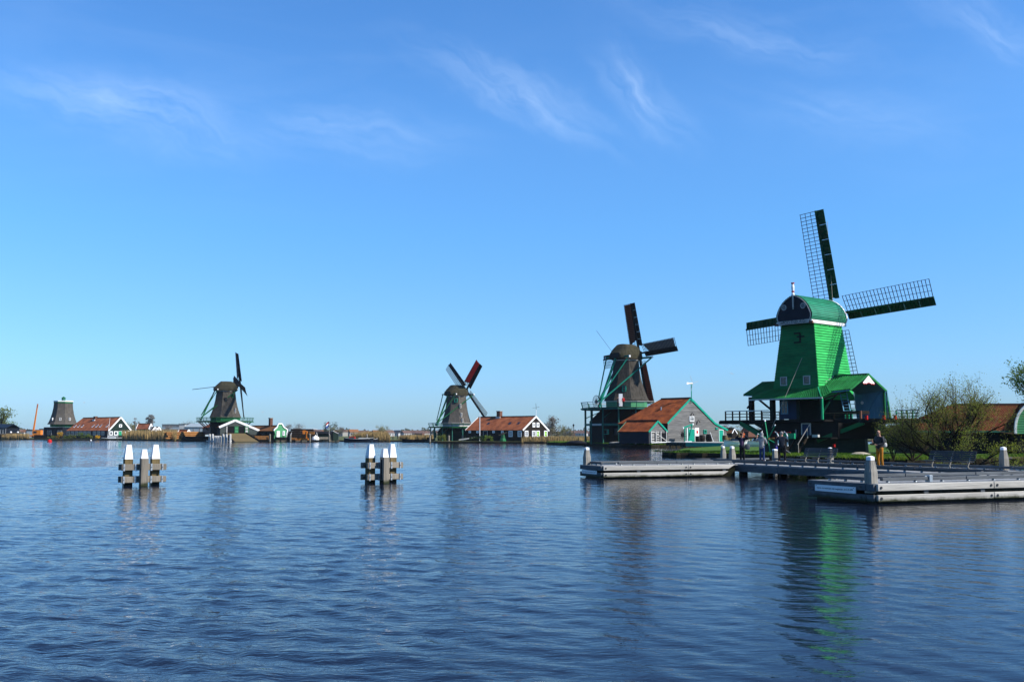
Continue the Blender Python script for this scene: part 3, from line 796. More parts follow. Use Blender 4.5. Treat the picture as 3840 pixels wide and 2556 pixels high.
for face in range(4):
    for i in range(rows):
        a, c = ZB + (ZT - ZB) * i / rows, ZB + (ZT - ZB) * (i + 1) / rows - 0.006
        lo, hi = 0.092 + random.uniform(-.006, .006), 0.020
        def P(s, z, q):
            X, Y = hx(z) + (q if face in (1, 3) else 0.03), hy(z) + (q if face in (0, 2) else 0.03)
            return {0: (X0 + s * X, -Y, z), 1: (X0 + X, s * Y, z), 2: (X0 - s * X, Y, z), 3: (X0 - X, -s * Y, z)}[face]
        vs = [P(-1, a, lo), P(1, a, lo), P(1, c, hi), P(-1, c, hi), P(-1, a, 0.004), P(1, a, 0.004), P(1, c, 0.004), P(-1, c, 0.004)]
        MB().add(vs, [(0, 1, 2, 3), (5, 4, 7, 6), (4, 5, 1, 0), (1, 5, 6, 2), (3, 2, 6, 7), (4, 0, 3, 7)]).build('plank', M['green_tail_shade' if face == 0 else 'green_paint'], pm)
for (x, z) in ((-1.17, 7.43), (1.42, 7.43)):
    window(pm, facade((0, 0, 0), (1, 0, 0), (0, -1, 0)), (x, -2.97, z), 0.74, 0.86, 'white_old', 'glass_dark', 1, 1, 0.07, 0.10)
hb = MB(); hb.bar((0.2, -2.62, 11.7), (1.0, -2.62, 11.7), 0.1, 0.14); hb.bar((0.55, -2.62, 11.1), (0.55, -2.62, 12.0), 0.1, 0.14); hb.bar((-.1, -2.66, 12.05), (.6, -2.66, 12.05), .1, .14); hb.bar((-.1, -2.68, 11.15), (.5, -2.68, 11.15), .1, .14)
hb.build('brake_beam', M['tar_green'], pm)
# cap: barrel of long boards
half = [(0.0, 15.78), (0.48, 15.62), (0.93, 15.37), (1.32, 15.05), (1.62, 14.68), (1.84, 14.28), (2.0, 13.9), (2.0, 13.6), (1.92, 13.36), (1.74, 13.14)]
fine = []
for (a, c) in zip(half, half[1:]):
    for i in range(2): fine.append((a[0] + (c[0] - a[0]) * i / 2, a[1] + (c[1] - a[1]) * i / 2))
fine.append(half[-1])
YT, YH = -2.92, 2.95
core = [(X0 + x * 0.975, YT + 0.02, z - 0.04) for x, z in half] + [(X0 - x * 0.975, YT + 0.02, z - 0.04) for x, z in reversed(half[1:])]
MB().prism(core, (0, YH - YT - 0.04, 0)).build('cap', M['green_cap'], pm)
for sx in (-1, 1):
    for (a, c) in zip(fine, fine[1:]):
        (xa, za), (xc, zc) = a, c
        nx_, nz_ = (za - zc), (xc - xa); l = math.hypot(nx_, nz_); nx_, nz_ = nx_ / l, nz_ / l
        k = 0.055                       # lower edge of each board stands proud of the next
        ps = [(xa, za), (xa + nx_ * .015, za + nz_ * .015), (xc + nx_ * k, zc + nz_ * k), (xc, zc)]
        MB().prism([(X0 + sx * x, YT - 0.05, z) for x, z in ps], (0, YH - YT + 0.1, 0)).build('cap_board', M['green_cap'], pm)
sh_ = [(X0 + x * 0.97, YT - 0.06, z - 0.03) for x, z in half] + [(X0 - x * 0.97, YT - 0.06, z - 0.03) for x, z in reversed(half[1:])]
ts = MB().prism(sh_, (0, 0.08, 0)).build('tail_shield', M['navy'], pm)
tr = MB()
ring = [Vector((X0 + x * 0.94, YT - 0.09, z - 0.06)) for x, z in half]
for a, c in zip(ring, ring[1:]):
    tr.bar(a, c, 0.06, 0.07, (0, 1, 0)); tr.bar((2 * X0 - a.x, a.y, a.z), (2 * X0 - c.x, c.y, c.z), 0.06, 0.07, (0, 1, 0))
tr.build('trim', M['white_old'], ts)
for x in (-0.92, 1.22):
    for (q, mt_, nm) in ((0, 'white_old', 'round_frame'), (1, 'glass_dark', 'pane')):
        b = MB(); n = 20
        if q == 0:
            for i in range(n):
                a0, a1 = 2 * math.pi * i / n, 2 * math.pi * (i + 1) / n
                b.bar((x + .25 * math.cos(a0), YT - .09, 14.62 + .25 * math.sin(a0)), (x + .25 * math.cos(a1), YT - .09, 14.62 + .25 * math.sin(a1)), 0.055, 0.06, (0, 1, 0))
        else:
            b.prism([(x + .22 * math.cos(2 * math.pi * i / n), YT - .08, 14.62 + .22 * math.sin(2 * math.pi * i / n)) for i in range(n)], (0, 0.03, 0))
        b.build(nm, M[mt_], ts)
# upright with finial
fb = MB(); fb.box(X0 - 0.06, YT - 0.18, 14.52, X0 + 0.06, YT - 0.08, 15.75); fb.ball((X0, YT - .13, 14.42), 0.07); up_ = fb.build('upright', M['white_old'], pm)
fp = MB().lathe([(0.14, 15.70), (0.16, 15.86), (0.09, 15.98), (0.09, 16.08), (0.13, 16.18), (0.15, 16.55), (0.11, 16.78), (0.11, 16.84)], 10, (X0, YT - 0.1)).build('finial', M['white'], pm)
MB().lathe([(0.15, 16.04), (0.15, 16.13)], 10, (X0, YT - 0.1)).build('red_band', M['red'], fp)
MB().lathe([(0.11, 16.82), (0.17, 16.90), (0.17, 16.96)], 10, (X0, YT - 0.1)).build('red_top', M['red'], fp)
# name board, end blocks and the white cap beams
nbd = MB().box(X0 - 1.72, YT - 0.16, 12.93, X0 + 1.72, YT - 0.06, 13.27).build('name_board', M['white_old'], pm)
text(nbd, 'POELENBURG', (X0 + 0.02, YT - 0.17, 13.10), (1, 0, 0), (0, -1, 0), 0.40, 'black')
text(nbd, '1867 \u2022', (X0 - 1.25, YT - 0.17, 13.09), (1, 0, 0), (0, -1, 0), 0.23, 'black')
text(nbd, '\u2022 1963', (X0 + 1.28, YT - 0.17, 13.09), (1, 0, 0), (0, -1, 0), 0.23, 'black')
for sx in (-1, 1):
    MB().box(X0 + sx * 1.93 - .19, YT - 0.2, 12.86, X0 + sx * 1.93 + .19, YT + 0.02, 13.08).build('beam_end', M['red'] if False else M['brick'], pm)
    MB().box(X0 + sx * 1.90 - .09, YT - 0.05, 12.92, X0 + sx * 1.90 + .09, YH + 0.05, 13.22).build('cap_beam', M['white'], pm)
    for y in (-1.4, 0.2, 1.7): MB().bar((X0 + sx * 1.86, y, 12.72), (X0 + sx * 1.86, y, 12.90), 0.10).build('roller_block', M['green_deep'], pm)
fr_ = MB(); ring = [Vector((X0 + x * 1.03, YH + 0.08, z + 0.03)) for x, z in half]
for a, c in zip(ring, ring[1:]):
    fr_.bar(a, c, 0.05, 0.16, (0, 1, 0)); fr_.bar((2 * X0 - a.x, a.y, a.z), (2 * X0 - c.x, c.y, c.z), 0.05, 0.16, (0, 1, 0))
fr_.build('front_trim', M['white'], pm)
sail_set(pm, (X0, 3.85, 14.36), 10.75, 3.6, 9, 'green_sail', 'lath', 'green_sail')
MB().bar((X0 + .35, 3.4, 14.3), (X0 - .25, 3.7, 24.0), 0.03).build('reefing_rope', M['rope'], pm)
# brake rope
MB().tube([(1.0, -3.05, 9.6), (0.1, -4.6, 5.9), (-0.75, -5.7, 2.9)], 0.022, 5).build('brake_rope', M['rope'], pm)
# skirt roof on the tail side and its gutter
slope_boards(pm, (-3.75, -4.75, 5.66), (4.1, -4.75, 5.64), (2.7, -2.92, 6.68), (-2.45, -2.92, 6.68), 34, 'green_roof')
MB().box(-3.95, -4.87, 5.58, 4.2, -4.76, 5.70).build('gutter', M['white_old'], pm)
# saw floor wings
for sx in (1, -1):
    xr = 6.05 if sx > 0 else 5.75
    zr = 7.87 if sx > 0 else 7.55
    ze = 6.38 if sx > 0 else 6.22
    def sl(yy, flip):
        a = [(X0 + sx * 2.9, yy * 1.06, ze - 0.2), (sx * xr, yy, ze), (sx * xr, 0, zr), (sx * 2.3, 0, zr)]
        if flip: a = [a[1], a[0], a[3], a[2]]
        return a
    slope_boards(pm, *sl(-3.15, sx < 0), 15, 'green_roof')
    slope_boards(pm, *sl(3.15, sx > 0), 15, 'green_roof')
    for yy in (-1, 1):
        q = [(X0 + sx * 2.9, yy * 3.30, ze - .24), (sx * (xr - .04), yy * 3.12, ze - .04), (sx * (xr - .04), 0, zr - .04), (sx * 2.3, 0, zr - .04)]
        MB().prism(q, (0, 0, -0.06)).build('roof_lining', M['blue_inside'], pm)
    MB().bar((sx * 2.2, 0, zr + 0.06), (sx * (xr + .05), 0, zr + 0.06), 0.34, 0.12).build('ridge_cap', M['green_deep'], pm)
    for yy in (-1, 1):
        MB().bar((sx * (xr + .05), 0, zr + .02), (sx * (xr + .05), yy * 3.22, ze - .02), 0.06, 0.2).build('bargeboard', M['green_roof'], pm)
    if sx > 0:
        # scalloped white gable apron with a red hem
        sc = []; zz = zr - 0.78
        for i in range(13):
            y = -1.02 + 2.04 * i / 12
            sc.append((xr + 0.02, y, zz - (0.02 if i % 2 == 0 else 0.16) + (0.10 if i in (5, 6, 7) else 0)))
        MB().prism([(xr + .02, 0, zr - .10)] + list(reversed([(p[0], p[1], p[2]) for p in sc])), (0.05, 0, 0)).build('gable_apron', M['white'], pm)
        hem = MB()
        for a, c in zip(sc, sc[1:]): hem.bar((a[0] + .03, a[1], a[2]), (c[0] + .03, c[1], c[2]), 0.07, 0.05)
        hem.build('red_hem', M['red'], pm)
# patch of roof between skirt and right wing
slope_boards(pm, (4.05, -4.76, 5.68), (4.35, -3.5, 6.18), (2.95, -2.0, 6.92), (2.72, -2.9, 6.70), 5, 'green_roof', 'valley_board')
slope_boards(pm, (-4.6, -3.42, 6.02), (-3.7, -4.72, 5.68), (-2.45, -2.92, 6.70), (-2.5, -2.0, 6.9), 5, 'green_roof', 'valley_board')
MB().bar((2.62, -3.0, 6.72), (4.1, -4.8, 5.72), 0.12, 0.08).build('hip_strip', M['green_bright'], pm)
MB().bar((2.58, -2.9, 6.78), (2.55, 0.0, 7.95), 0.1, 0.06).build('flashing', M['white_old'], pm)
# blue boarded back wall of the right wing and its framing
for i in range(9):
    a, c = 2.7 + 3.5 * i / 9, 2.7 + 3.5 * (i + 1) / 9 - 0.01
    MB().prism([(a, 3.05, 6.42), (c, 3.05, 6.42), (c, 3.42, 3.75), (a, 3.42, 3.75)], (0, 0.06, 0)).build('wall_board', M['blue_inside'], pm)
for a, c in (((2.8, 3.2, 4.95), (6.15, 3.2, 4.95)), ((3.5, 3.32, 3.9), (5.4, 3.0, 6.3)), ((6.12, 3.38, 3.75), (6.0, 3.0, 6.4)), ((2.8, 3.0, 6.3), (6.1, 3.0, 6.3))):
    MB().bar(a, c, 0.10, 0.12, (0, 1, 0)).build('framing', M['blue_inside'], pm)
MB().prism([(3.55 + .16 * math.cos(i * math.pi / 8), 3.02, 5.35 + .16 * math.sin(i * math.pi / 8)) for i in range(16)], (0, 0.04, 0)).build('round_plate', M['white'], pm)
MB().bar((6.22, 3.48, 3.6), (6.05, 3.12, 6.45), 0.16, 0.2, (0, 1, 0)).build('corner_post', M['green_deep'], pm)
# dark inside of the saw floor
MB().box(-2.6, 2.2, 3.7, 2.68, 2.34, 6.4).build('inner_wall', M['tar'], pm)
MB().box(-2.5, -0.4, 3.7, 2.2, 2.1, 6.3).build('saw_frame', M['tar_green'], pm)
MB().box(-1.9, -2.75, 3.75, 0.35, -2.6, 5.65).build('inner_door', M['blue_door'], pm)
window(pm, facade((0, 0, 0), (1, 0, 0), (0, -1, 0)), (-1.3, -2.78, 4.9), 0.8, 1.3, 'blue_inside', 'glass_dark', 2, 2, 0.07, 0.05)
for (x, y, z0, z1, wd, m_) in ((-2.55, -2.95, 3.7, 5.9, .42, 'tar_green'), (2.75, -2.95, 3.7, 6.0, .30, 'tar_green'), (4.0, -4.55, 3.6, 5.62, .16, 'green_bright'), (-5.1, -2.9, 3.7, 6.0, .42, 'tar'),
                             (5.95, 2.95, 3.7, 6.4, .18, 'green_deep'), (-5.6, 2.9, 3.7, 6.0, .3, 'tar'), (-2.55, 2.9, 3.7, 6.0, .4, 'tar'), (0.4, -3.0, 3.7, 5.9, .26, 'tar_green')):
    MB().bar((x, y, z0), (x, y, z1), wd).build('post', M[m_], pm)
for a, c, wd, m_ in (((4.0, -4.5, 4.3), (4.0, -3.0, 5.6), .14, 'green_deep'), ((3.9, -4.4, 5.5), (5.6, -3.1, 6.2), .12, 'tar'), ((-2.6, -2.95, 4.6), (-4.4, -2.95, 5.9), .16, 'tar'), ((-5.6, -2.95, 4.9), (-4.4, -2.95, 5.95), .14, 'tar'),
                     ((4.2, -3.6, 5.3), (4.9, -3.2, 6.1), .12, 'tar')):
    MB().bar(a, c, wd).build('brace', M[m_], pm)
# saw floor deck: long beams and boards
for y in (-3.05, -1.0, 1.0, 3.05):
    MB().box(-9.0, y - .16, 3.32, 10.6, y + .16, 3.62).build('floor_beam', M['tar'], pm)
for i in range(28):
    a = -8.9 + 19.4 * i / 28
    MB().box(a, -3.2, 3.62, a + 0.66, 3.2, 3.70 + random.uniform(0, .02)).build('floor_board', M['old_timber'], pm)
MB().box(-2.4, -4.7, 3.46, 4.3, -3.22, 3.64).build('side_floor', M['tar'], pm)
for x in (7.6, 9.3, 10.35): MB().box(x, -3.42, 3.60, x + .22, -3.24, 3.98).build('red_tip', M['red'], pm)
railing(pm, [(-8.2, -3.1, 3.7), (-2.9, -3.1, 3.7)], 0.92, 'tar', (1.0, 0.68, 0.34), 0.11, 0.92, 0.07, 'steel')
railing(pm, [(-8.2, 3.1, 3.7), (-4.9, 3.1, 3.7)], 0.92, 'tar', (1.0, 0.68, 0.34), 0.10, 1.0, 0.07)
railing(pm, [(7.0, 3.15, 3.7), (9.2, 3.15, 3.7)], 0.85, 'green_bright', (1.0, 0.66, 0.3), 0.10, 0.55, 0.08, 'white')
railing(pm, [(3.0, -3.1, 3.7), (6.9, -3.1, 3.7)], 0.55, 'tar_brown', (1.0, 0.4), 0.08, 1.2, 0.05, 'pile_brown')
MB().box(6.9, -3.18, 3.7, 7.08, -3.0, 4.42).build('red_post', M['brick'], pm)
for x, y in ((4.6, -0.6), (3.4, 0.2), (3.75, 0.25)):
    b = MB(); b.bar((x, y, 3.7), (x, y, 4.65), .12); b.bar((x - .1, y, 4.6), (x + .35, y, 4.6), .1); b.build('saw_clamp', M['green_bright'], pm)
b = MB(); b.box(3.2, -2.4, 4.15, 6.6, -0.9, 4.45); b.build('sawn_log', M['tar_brown'], pm)
# ladder up under the roof
ld = MB(); A, B_ = Vector((4.75, -1.4, 3.75)), Vector((3.6, -0.3, 6.2)); sd = Vector((0.22, 0.2, 0))
for sg in (-1, 1): ld.bar(A + sd * sg, B_ + sd * sg, 0.07, 0.1)
for i in range(8): ld.bar(A.lerp(B_, (i + .6) / 8.5) - sd, A.lerp(B_, (i + .6) / 8.5) + sd, 0.05)
ld.build('ladder', M['blue_inside'], pm)
# base under the turning floor
MB().lathe([(5.1, 0.35), (5.0, 1.9)], 16, (0, 0), 0.2).build('base_ring', M['tar_green'], pm)
for i in range(16):
    a = 2 * math.pi * i / 16 + 0.2 + math.pi / 16
    for j in range(4):
        z = 0.45 + j * 0.36; rr = 5.03 * math.cos(math.pi / 16) - 0.02 * j
        c_, s_ = Vector((math.cos(a), math.sin(a), 0)), Vector((-math.sin(a), math.cos(a), 0))
        hw = rr * math.tan(math.pi / 16) - .01
        MB().bar(c_ * rr - s_ * hw + Vector((0, 0, z + .17)), c_ * rr + s_ * hw + Vector((0, 0, z + .17)), 0.06, 0.34).build('base_plank', M['tar_green'], pm)
MB().box(-2.9, -4.2, 1.85, 5.4, 4.0, 3.34).build('base_house', M['tar'], pm)
MB().box(-5.3, -5.25, 1.88, 5.3, 5.2, 2.02).build('base_floor', M['tar'], pm)
door(pm, facade((0, 0, 0), (1, 0, 0), (0, -1, 0)), (2.05, -4.22, 2.78), 1.0, 1.1, 'white_old', 'blue_door')
for a, c, wd, m_ in (((-6.3, -3.0, 3.4), (-1.6, -4.3, 1.5), .42, 'green_deep'), ((-4.6, -2.9, 3.4), (-2.4, -3.4, 2.4), .3, 'tar_green'), ((7.2, -2.9, 3.35), (3.4, -4.6, 1.7), .36, 'green_deep'), ((8.0, 2.9, 3.35), (4.6, 3.2, 1.6), .36, 'green_deep'), ((-6.3, 3.0, 3.4), (-3.6, 3.4, 1.6), .36, 'tar_green')):
    MB().bar(a, c, wd).build('strut', M[m_], pm)
# steps on the tail side
st = bpy.data.objects.new('steps', None); COL.objects.link(st); st.parent = pm
for i in range(8):
    z = 2.02 - i * 0.2; y = -5.3 - i * 0.20
    MB().box(1.65, y - .2, z - .05, 2.75, y, z).build('tread', M['old_timber'], st)
for x in (1.6, 2.8):
    MB().bar((x, -5.2, 2.0), (x, -6.95, 0.45), 0.07, 0.22).build('stringer', M['old_timber'], st)
MB().bar((2.85, -6.9, 1.35), (2.85, -4.9, 3.2), 0.05).build('handrail', M['concrete'], st)
for y, z in ((-6.8, .5), (-5.3, 1.9)): MB().bar((2.85, y, z), (2.85, y, z + .95), .06).build('baluster', M['concrete'], st)
for y, z in ((-6.7, .5), (-5.2, 1.9)): MB().bar((1.55, y, z), (1.55, y, z + .85), .09).build('baluster', M['concrete'], st)
# capstan for turning the mill, with its green spokes
wc = PF.l(at(2880, 1646, 89.0))
cp = bpy.data.objects.new('capstan', None); COL.objects.link(cp); cp.parent = pm; cp.location = wc
for i in range(3):
    a = R(22 + 60 * i) + .4
    dv = Vector((math.cos(a) * .85, math.cos(a) * -.3, math.sin(a)))
    MB().bar(dv * -1.75, dv * 1.75, 0.07).build('spoke', M['green_bright'], cp)
    for q in (-1, 1): MB().bar(dv * 1.62 * q, dv * 1.78 * q, 0.09).build('white_tip', M['white'], cp)
MB().tube([(0, 0, 0), (0.95, .9, 0.02)], [0.14, 0.14], 10).build('drum', M['log'], cp)
MB().box(0.8, 0.7, -1.6, 1.3, 1.2, 0.35).build('stand', M['tar'], cp)
MB().box(0.85, .55, 0.05, 2.35, .75, 0.52).build('housing', M['green_bright'], cp)
for x in (0.8, 1.75):
    MB().tube([(x, .4, -.6), (x, .4, .3), (x - .12, .38, .55), (x - .32, .36, .68)], [.06, .06, .05, .02], 6).build('horn', M['white'], cp)
MB().bar((0.3, .38, 0.6), (2.1, .38, 0.6), 0.06).build('red_bar', M['red'], cp)
MB().tube([(1.4, 0, -.35), (2.2, -.6, -.9), (3.1, -1.2, -1.15)], 0.035, 5).build('rope', M['rope'], cp)
MB().box(3.6, -5.7, 2.03, 4.2, -5.4, 2.26).build('trough', M['white_old'], pm)
MB().box(5.2, -4.9, 1.15, 5.38, -4.75, 1.4).build('red_bucket', M['red'], pm)

# ------------------------------------------------------------------ thatched smock mills
def smock_mill(label, px, Y, deg, prof, octr, cap, hub, sails, deck=None, tail=True, thatch='thatch', capm='thatch_moss', post='teal_post', brace='teal', curb='white_old', railp=True, single_posts=16):
    o = at(px, 1628, Y)
    fr = Frame((o.x, o.y, 0), deg)
    root = thing('windmill', label, 'windmill', fr)
    octr = R(octr)
    MB().lathe(prof, 8, (0, 0), octr).build('thatched_body', M[thatch], root)
    # curb rings under the cap
    rt, zt = prof[-1]
    MB().lathe([(rt + .12, zt - .12), (rt + .12, zt + .05)], 8, (0, 0), octr).build('curb', M[curb], root)
    if cap:
        zb, zt2, yb, yf, hw = cap
        MB().lathe([(rt + .22, zt + .06), (rt + .22, zb + .12)], 16).build('curb_ring', M['old_timber'], root)
        b = MB(); L = yf - yb; h = zt2 - zb
        secs = [(yb, hw * .70, zb + .22, zb + h * .40), (yb + L * .06, hw * .82, zb + .08, zb + h * .52), (yb + L * .17, hw * .95, zb, zb + h * .76), (yb + L * .29, hw, zb, zb + h * .985), (yb + L * .5, hw, zb, zt2), (yb + L * .72, hw * .97, zb, zb + h * .99), (yb + L * .80, hw * .94, zb, zb + h * .96), (yb + L * .92, hw * .86, zb + .02, zb + h * .74), (yf, hw * .74, zb + .06, zb + h * .52)]
        hp = [(1, 0), (1.03, .28), (.98, .55), (.84, .80), (.50, .965), (.16, 1.0)]
        hp = hp + [(-x_, z_) for x_, z_ in reversed(hp)]
        n = len(hp) - 1
        for (y, w_, z0, z1) in secs:
            for x_, z_ in hp: b.v.append((w_ * x_, y, z0 + (z1 - z0) * z_))
        for k in range(len(secs) - 1):
            for i in range(n):
                q = k * (n + 1) + i
                b.f.append((q, q + 1, q + n + 2, q + n + 1)); b.m.append(0)
        b.f.append(tuple(range(n + 1))); b.f.append(tuple(reversed(range((len(secs) - 1) * (n + 1), len(secs) * (n + 1))))); b.m += [0, 0]
        for k in range(len(secs) - 1):
            b.f.append((k * (n + 1), (k + 1) * (n + 1), (k + 2) * (n + 1) - 1, (k + 1) * (n + 1) - 1)); b.m.append(0)
        b.build('thatched_cap', M[capm], root)
        MB().box(-hw * .55, yb - .12, zb + .2, hw * .55, yb + .5, zb + h * .38).build('tail_shade_block', M['black'], root)  # solid black block, its colour standing for shade inside the cap
        MB().box(-hw * .66, yf - .1, zb + .05, hw * .66, yf + .06, zb + h * .56).build('front_boards', M['tar_green'], root)
    if hub:
        sail_set(root, hub, **sails)
    if tail and cap:
        zb, zt2, yb, yf, hw = cap
        td = tail
        foot = Vector((0, -td['r'], td['z']))
        yl = yf - .2; ys = yb + .7; zl = zb + .35
        sp = td.get('spread', 4.4)
        MB().bar((-sp, yl, zl), (sp, yl, zl), .30, .34).build('long_spreader', M[brace], root)
        MB().bar((-sp * .72, ys, zl + .1), (sp * .72, ys, zl + .1), .26, .28).build('short_spreader', M[brace], root)
        for s in (-1, 1):
            MB().bar((s * (sp - .1), yl, zl - .1), foot + Vector((s * .25, 0, .9)), .22).build('long_brace', M[brace], root)
            MB().bar((s * (sp * .72 - .1), ys, zl), foot + Vector((s * .2, .1, 1.6)), .18).build('short_brace', M[brace], root)
            for (xx, yy) in ((sp, yl), (sp * .72, ys)):
                MB().bar((s * xx, yy, zl + .05), (s * (xx + .22), yy, zl + .05), .31, .35).build('white_beam_end', M['white'], root)
        MB().bar((0, yb + .4, zb + .6), foot, .34).build('tail_pole', M[brace], root)
        # winding wheel at the foot of the tail
        if td.get('wheel'):
            wh = bpy.data.objects.new('winding_wheel', None); COL.objects.link(wh); wh.parent = root; wh.location = foot + Vector((-.5, -.2, .95))
            n = 16; rr = td['wheel']
            ex_ = Vector((math.cos(R(-10)), math.sin(R(-10)), 0))
            rim = MB()
            for i in range(n):
                a0, a1 = 2 * math.pi * i / n, 2 * math.pi * (i + 1) / n
                p0, p1 = ex_ * rr * math.cos(a0) + Vector((0, 0, rr * math.sin(a0))), ex_ * rr * math.cos(a1) + Vector((0, 0, rr * math.sin(a1)))
                rim.bar(p0, p1, .06)
                MB().bar((0, 0, 0), p0 * 1.08, .05).build('spoke', M['black'], wh)
            rim.build('rim', M['black'], wh)
            MB().tube([(-.1, -.25, 0), (.1, .25, 0)], .2, 10).build('hub', M['black'], wh)
        else:
            MB().tube([foot + Vector((-.6, 0, .4)), foot + Vector((.6, 0, .4))], .28, 10).build('winch_drum', M[post], root)
    if deck:
        z, r, mdk, mrl, top = deck['z'], deck['r'], deck['m'], deck['rail'], deck.get('top')
        n = deck.get('n', 16)
        ri = deck.get('ri', 3.6)
        P = lambda rr, a, zz: Vector((rr * math.cos(a), rr * math.sin(a), zz))
        for i in range(n):
            a0, a1 = 2 * math.pi * i / n + octr, 2 * math.pi * (i + 1) / n + octr
            g = .004
            MB().prism([P(ri, a0 + g, z), P(r, a0 + g, z), P(r, a1 - g, z), P(ri, a1 - g, z)], (0, 0, .1)).build('deck_panel', M[mdk], root)
            MB().bar(P(ri - .4, a0, z - .12), P(r + .25, a0, z - .12), .16, .22).build('deck_joist', M[mrl], root)
            MB().bar(P(r, a0, z - .16), P(r, a1, z - .16), .12, .26).build('edge_beam', M[mrl], root)
            MB().bar(P(r - .1, a0, z + .1), P(r + .18, a0, z + 1.12), .1).build('railing_post', M[mrl], root)
            for j, f in enumerate((1.0, .66, .33)):
                MB().bar(P(r - .1 + .28 * f, a0, z + .1 + 1.0 * f), P(r - .1 + .28 * f, a1, z + .1 + 1.0 * f), .07, .09 if j == 0 else .06).build('rail', M[top if (top and j == 0) else mrl], root)
            if railp and deck.get('posts', True):
                rp = r - deck.get('inset', .7)
                lean = deck.get('lean')
                if lean: MB().bar(P(r - .5, a0, z - .2), P(lean[0], a0, lean[1]), .16).build('strut', M[post], root)
                else:
                    MB().bar(P(rp, a0, .4), P(rp, a0, z - .25), .2).build('support_post', M[post], root)
                    if i % 2 == 0: MB().bar(P(rp, a0, z - 1.9), P(ri + .8, a0, z - .3), .14).build('brace', M[post], root)
    return root, fr, octr
def oct_wall(root, prof, octr, m, name, n=8):
    return MB().lathe(prof, n, (0, 0), octr).build(name, M[m], root)
def thatch_window(root, octr, facet, r, z, wd, ht, fm='white', gm='glass_dark', tilt=0.0, hood=None, nz=2, name='window'):
    a = octr + (facet + .5) * math.pi / 4
    n = Vector((math.cos(a), math.sin(a), 0)); u = Vector((-math.sin(a), math.cos(a), 0))
    c = n * (r * math.cos(math.pi / 8) + .02) + u * tilt + Vector((0, 0, z))
    w_ = window(root, ((0, 0, 0), u, n), c, wd, ht, fm, gm, 1, nz, .1, .35, name)
    if hood: MB().bar(c + u * (-wd * .75) + n * .15 + Vector((0, 0, ht / 2 + .1)), c + u * (wd * .75) + n * .15 + Vector((0, 0, ht / 2 + .1)), .5, .16).build('hood', M[hood], w_)
    return w_

# the middle-distance mill with brown cloth, wide gallery on green posts
KP = [(4.35, 8.45), (4.05, 9.0), (3.55, 10.3), (3.1, 11.6), (2.8, 12.8), (2.55, 14.2), (2.42, 16.05)]
kat, KF, ko = smock_mill('thatched windmill with brown sailcloth above a gallery on tall green posts beside a grey barn', 2351, 197, -51, KP, 11.4,
    (16.2, 19.15, -3.0, 2.75, 2.15), (0, 3.5, 17.55), dict(Rr=9.75, th0=4, lean=9, pm='lath', lm='lath', bm='lath', cloths=(('cloth_grey', .04, .97), ('cloth_brown', .02, .99), None, ('cloth_brown', .02, .99)), nbar=24, wl=1.75, wb_=.85, bar=.06, pole=.32),
    deck=dict(z=7.0, r=8.5, m='old_timber', rail='teal_post', top='white_old', ri=3.5, n=16, inset=.6), tail=dict(r=7.2, z=7.2, wheel=1.15, spread=4.2), brace='teal_brace')
kat.scale = (1.05, 1.05, 1.05)
oct_wall(kat, [(3.9, 7.05), (3.95, 8.5)], ko, 'zaan_green', 'green_band')
oct_wall(kat, [(7.1, .5), (7.1, 4.6), (4.7, 6.95)], ko, 'tar', 'base_house')
for f, z in ((6, 10.6),): thatch_window(kat, ko, f, 3.42, z, .7, 1.1, 'teal', 'glass_dark', .2, 'thatch')
for (x0, y0, x1, y1, g, fm) in ((2264, 1612, 2285, 1630, 'glass_dark', 'teal'), (2306, 1608, 2320, 1632, 'glass_dark', 'navy')):
    p0 = KF.on(x0, y0, 1, -6.9); p1 = KF.on(x1, y1, 1, -6.9)
    window(kat, ((0, 0, 0), Vector((1, 0, 0)), Vector((0, -1, 0))), ((p0.x + p1.x) / 2, -6.75, (p0.z + p1.z) / 2), abs(p1.x - p0.x), abs(p0.z - p1.z), fm, g, 2, 2, .1, .25)
# beam with a pale name plate between the gallery posts
ra = 7.9
an = [2 * math.pi * i / 16 + ko for i in range(16)]
sel = sorted(an, key=lambda a: KF.w(ra * math.cos(a), ra * math.sin(a), 0).x)[:5]
pts = sorted([KF.w(ra * math.cos(a), ra * math.sin(a), 0) for a in an if KF.w(ra * math.cos(a), ra * math.sin(a), 0).y < KF.o.y + 1], key=lambda p: p.x)[:4]
for a, c in zip(pts, pts[1:]):
    la, lc = KF.l(a), KF.l(c)
    MB().bar(Vector((la.x, la.y, 3.95)), Vector((lc.x, lc.y, 3.95)), .12, .4).build('cross_beam', M['teal_post'], kat)
la, lc = KF.l(pts[1]), KF.l(pts[2]); uu = (lc - la).normalized(); nn = Vector((uu.y, -uu.x, 0)); mid = (la + lc) / 2 + nn * .09
MB().bar(Vector((mid.x, mid.y, 3.95)) - uu * 1.2, Vector((mid.x, mid.y, 3.95)) + uu * 1.2, .05, .3).build('name_plate', M['white_old'], kat)
MB().bar((-.3, -2.8, 17.0), (-2.6, -5.2, 21.6), .05).build('brake_lever', M['iron'], kat)

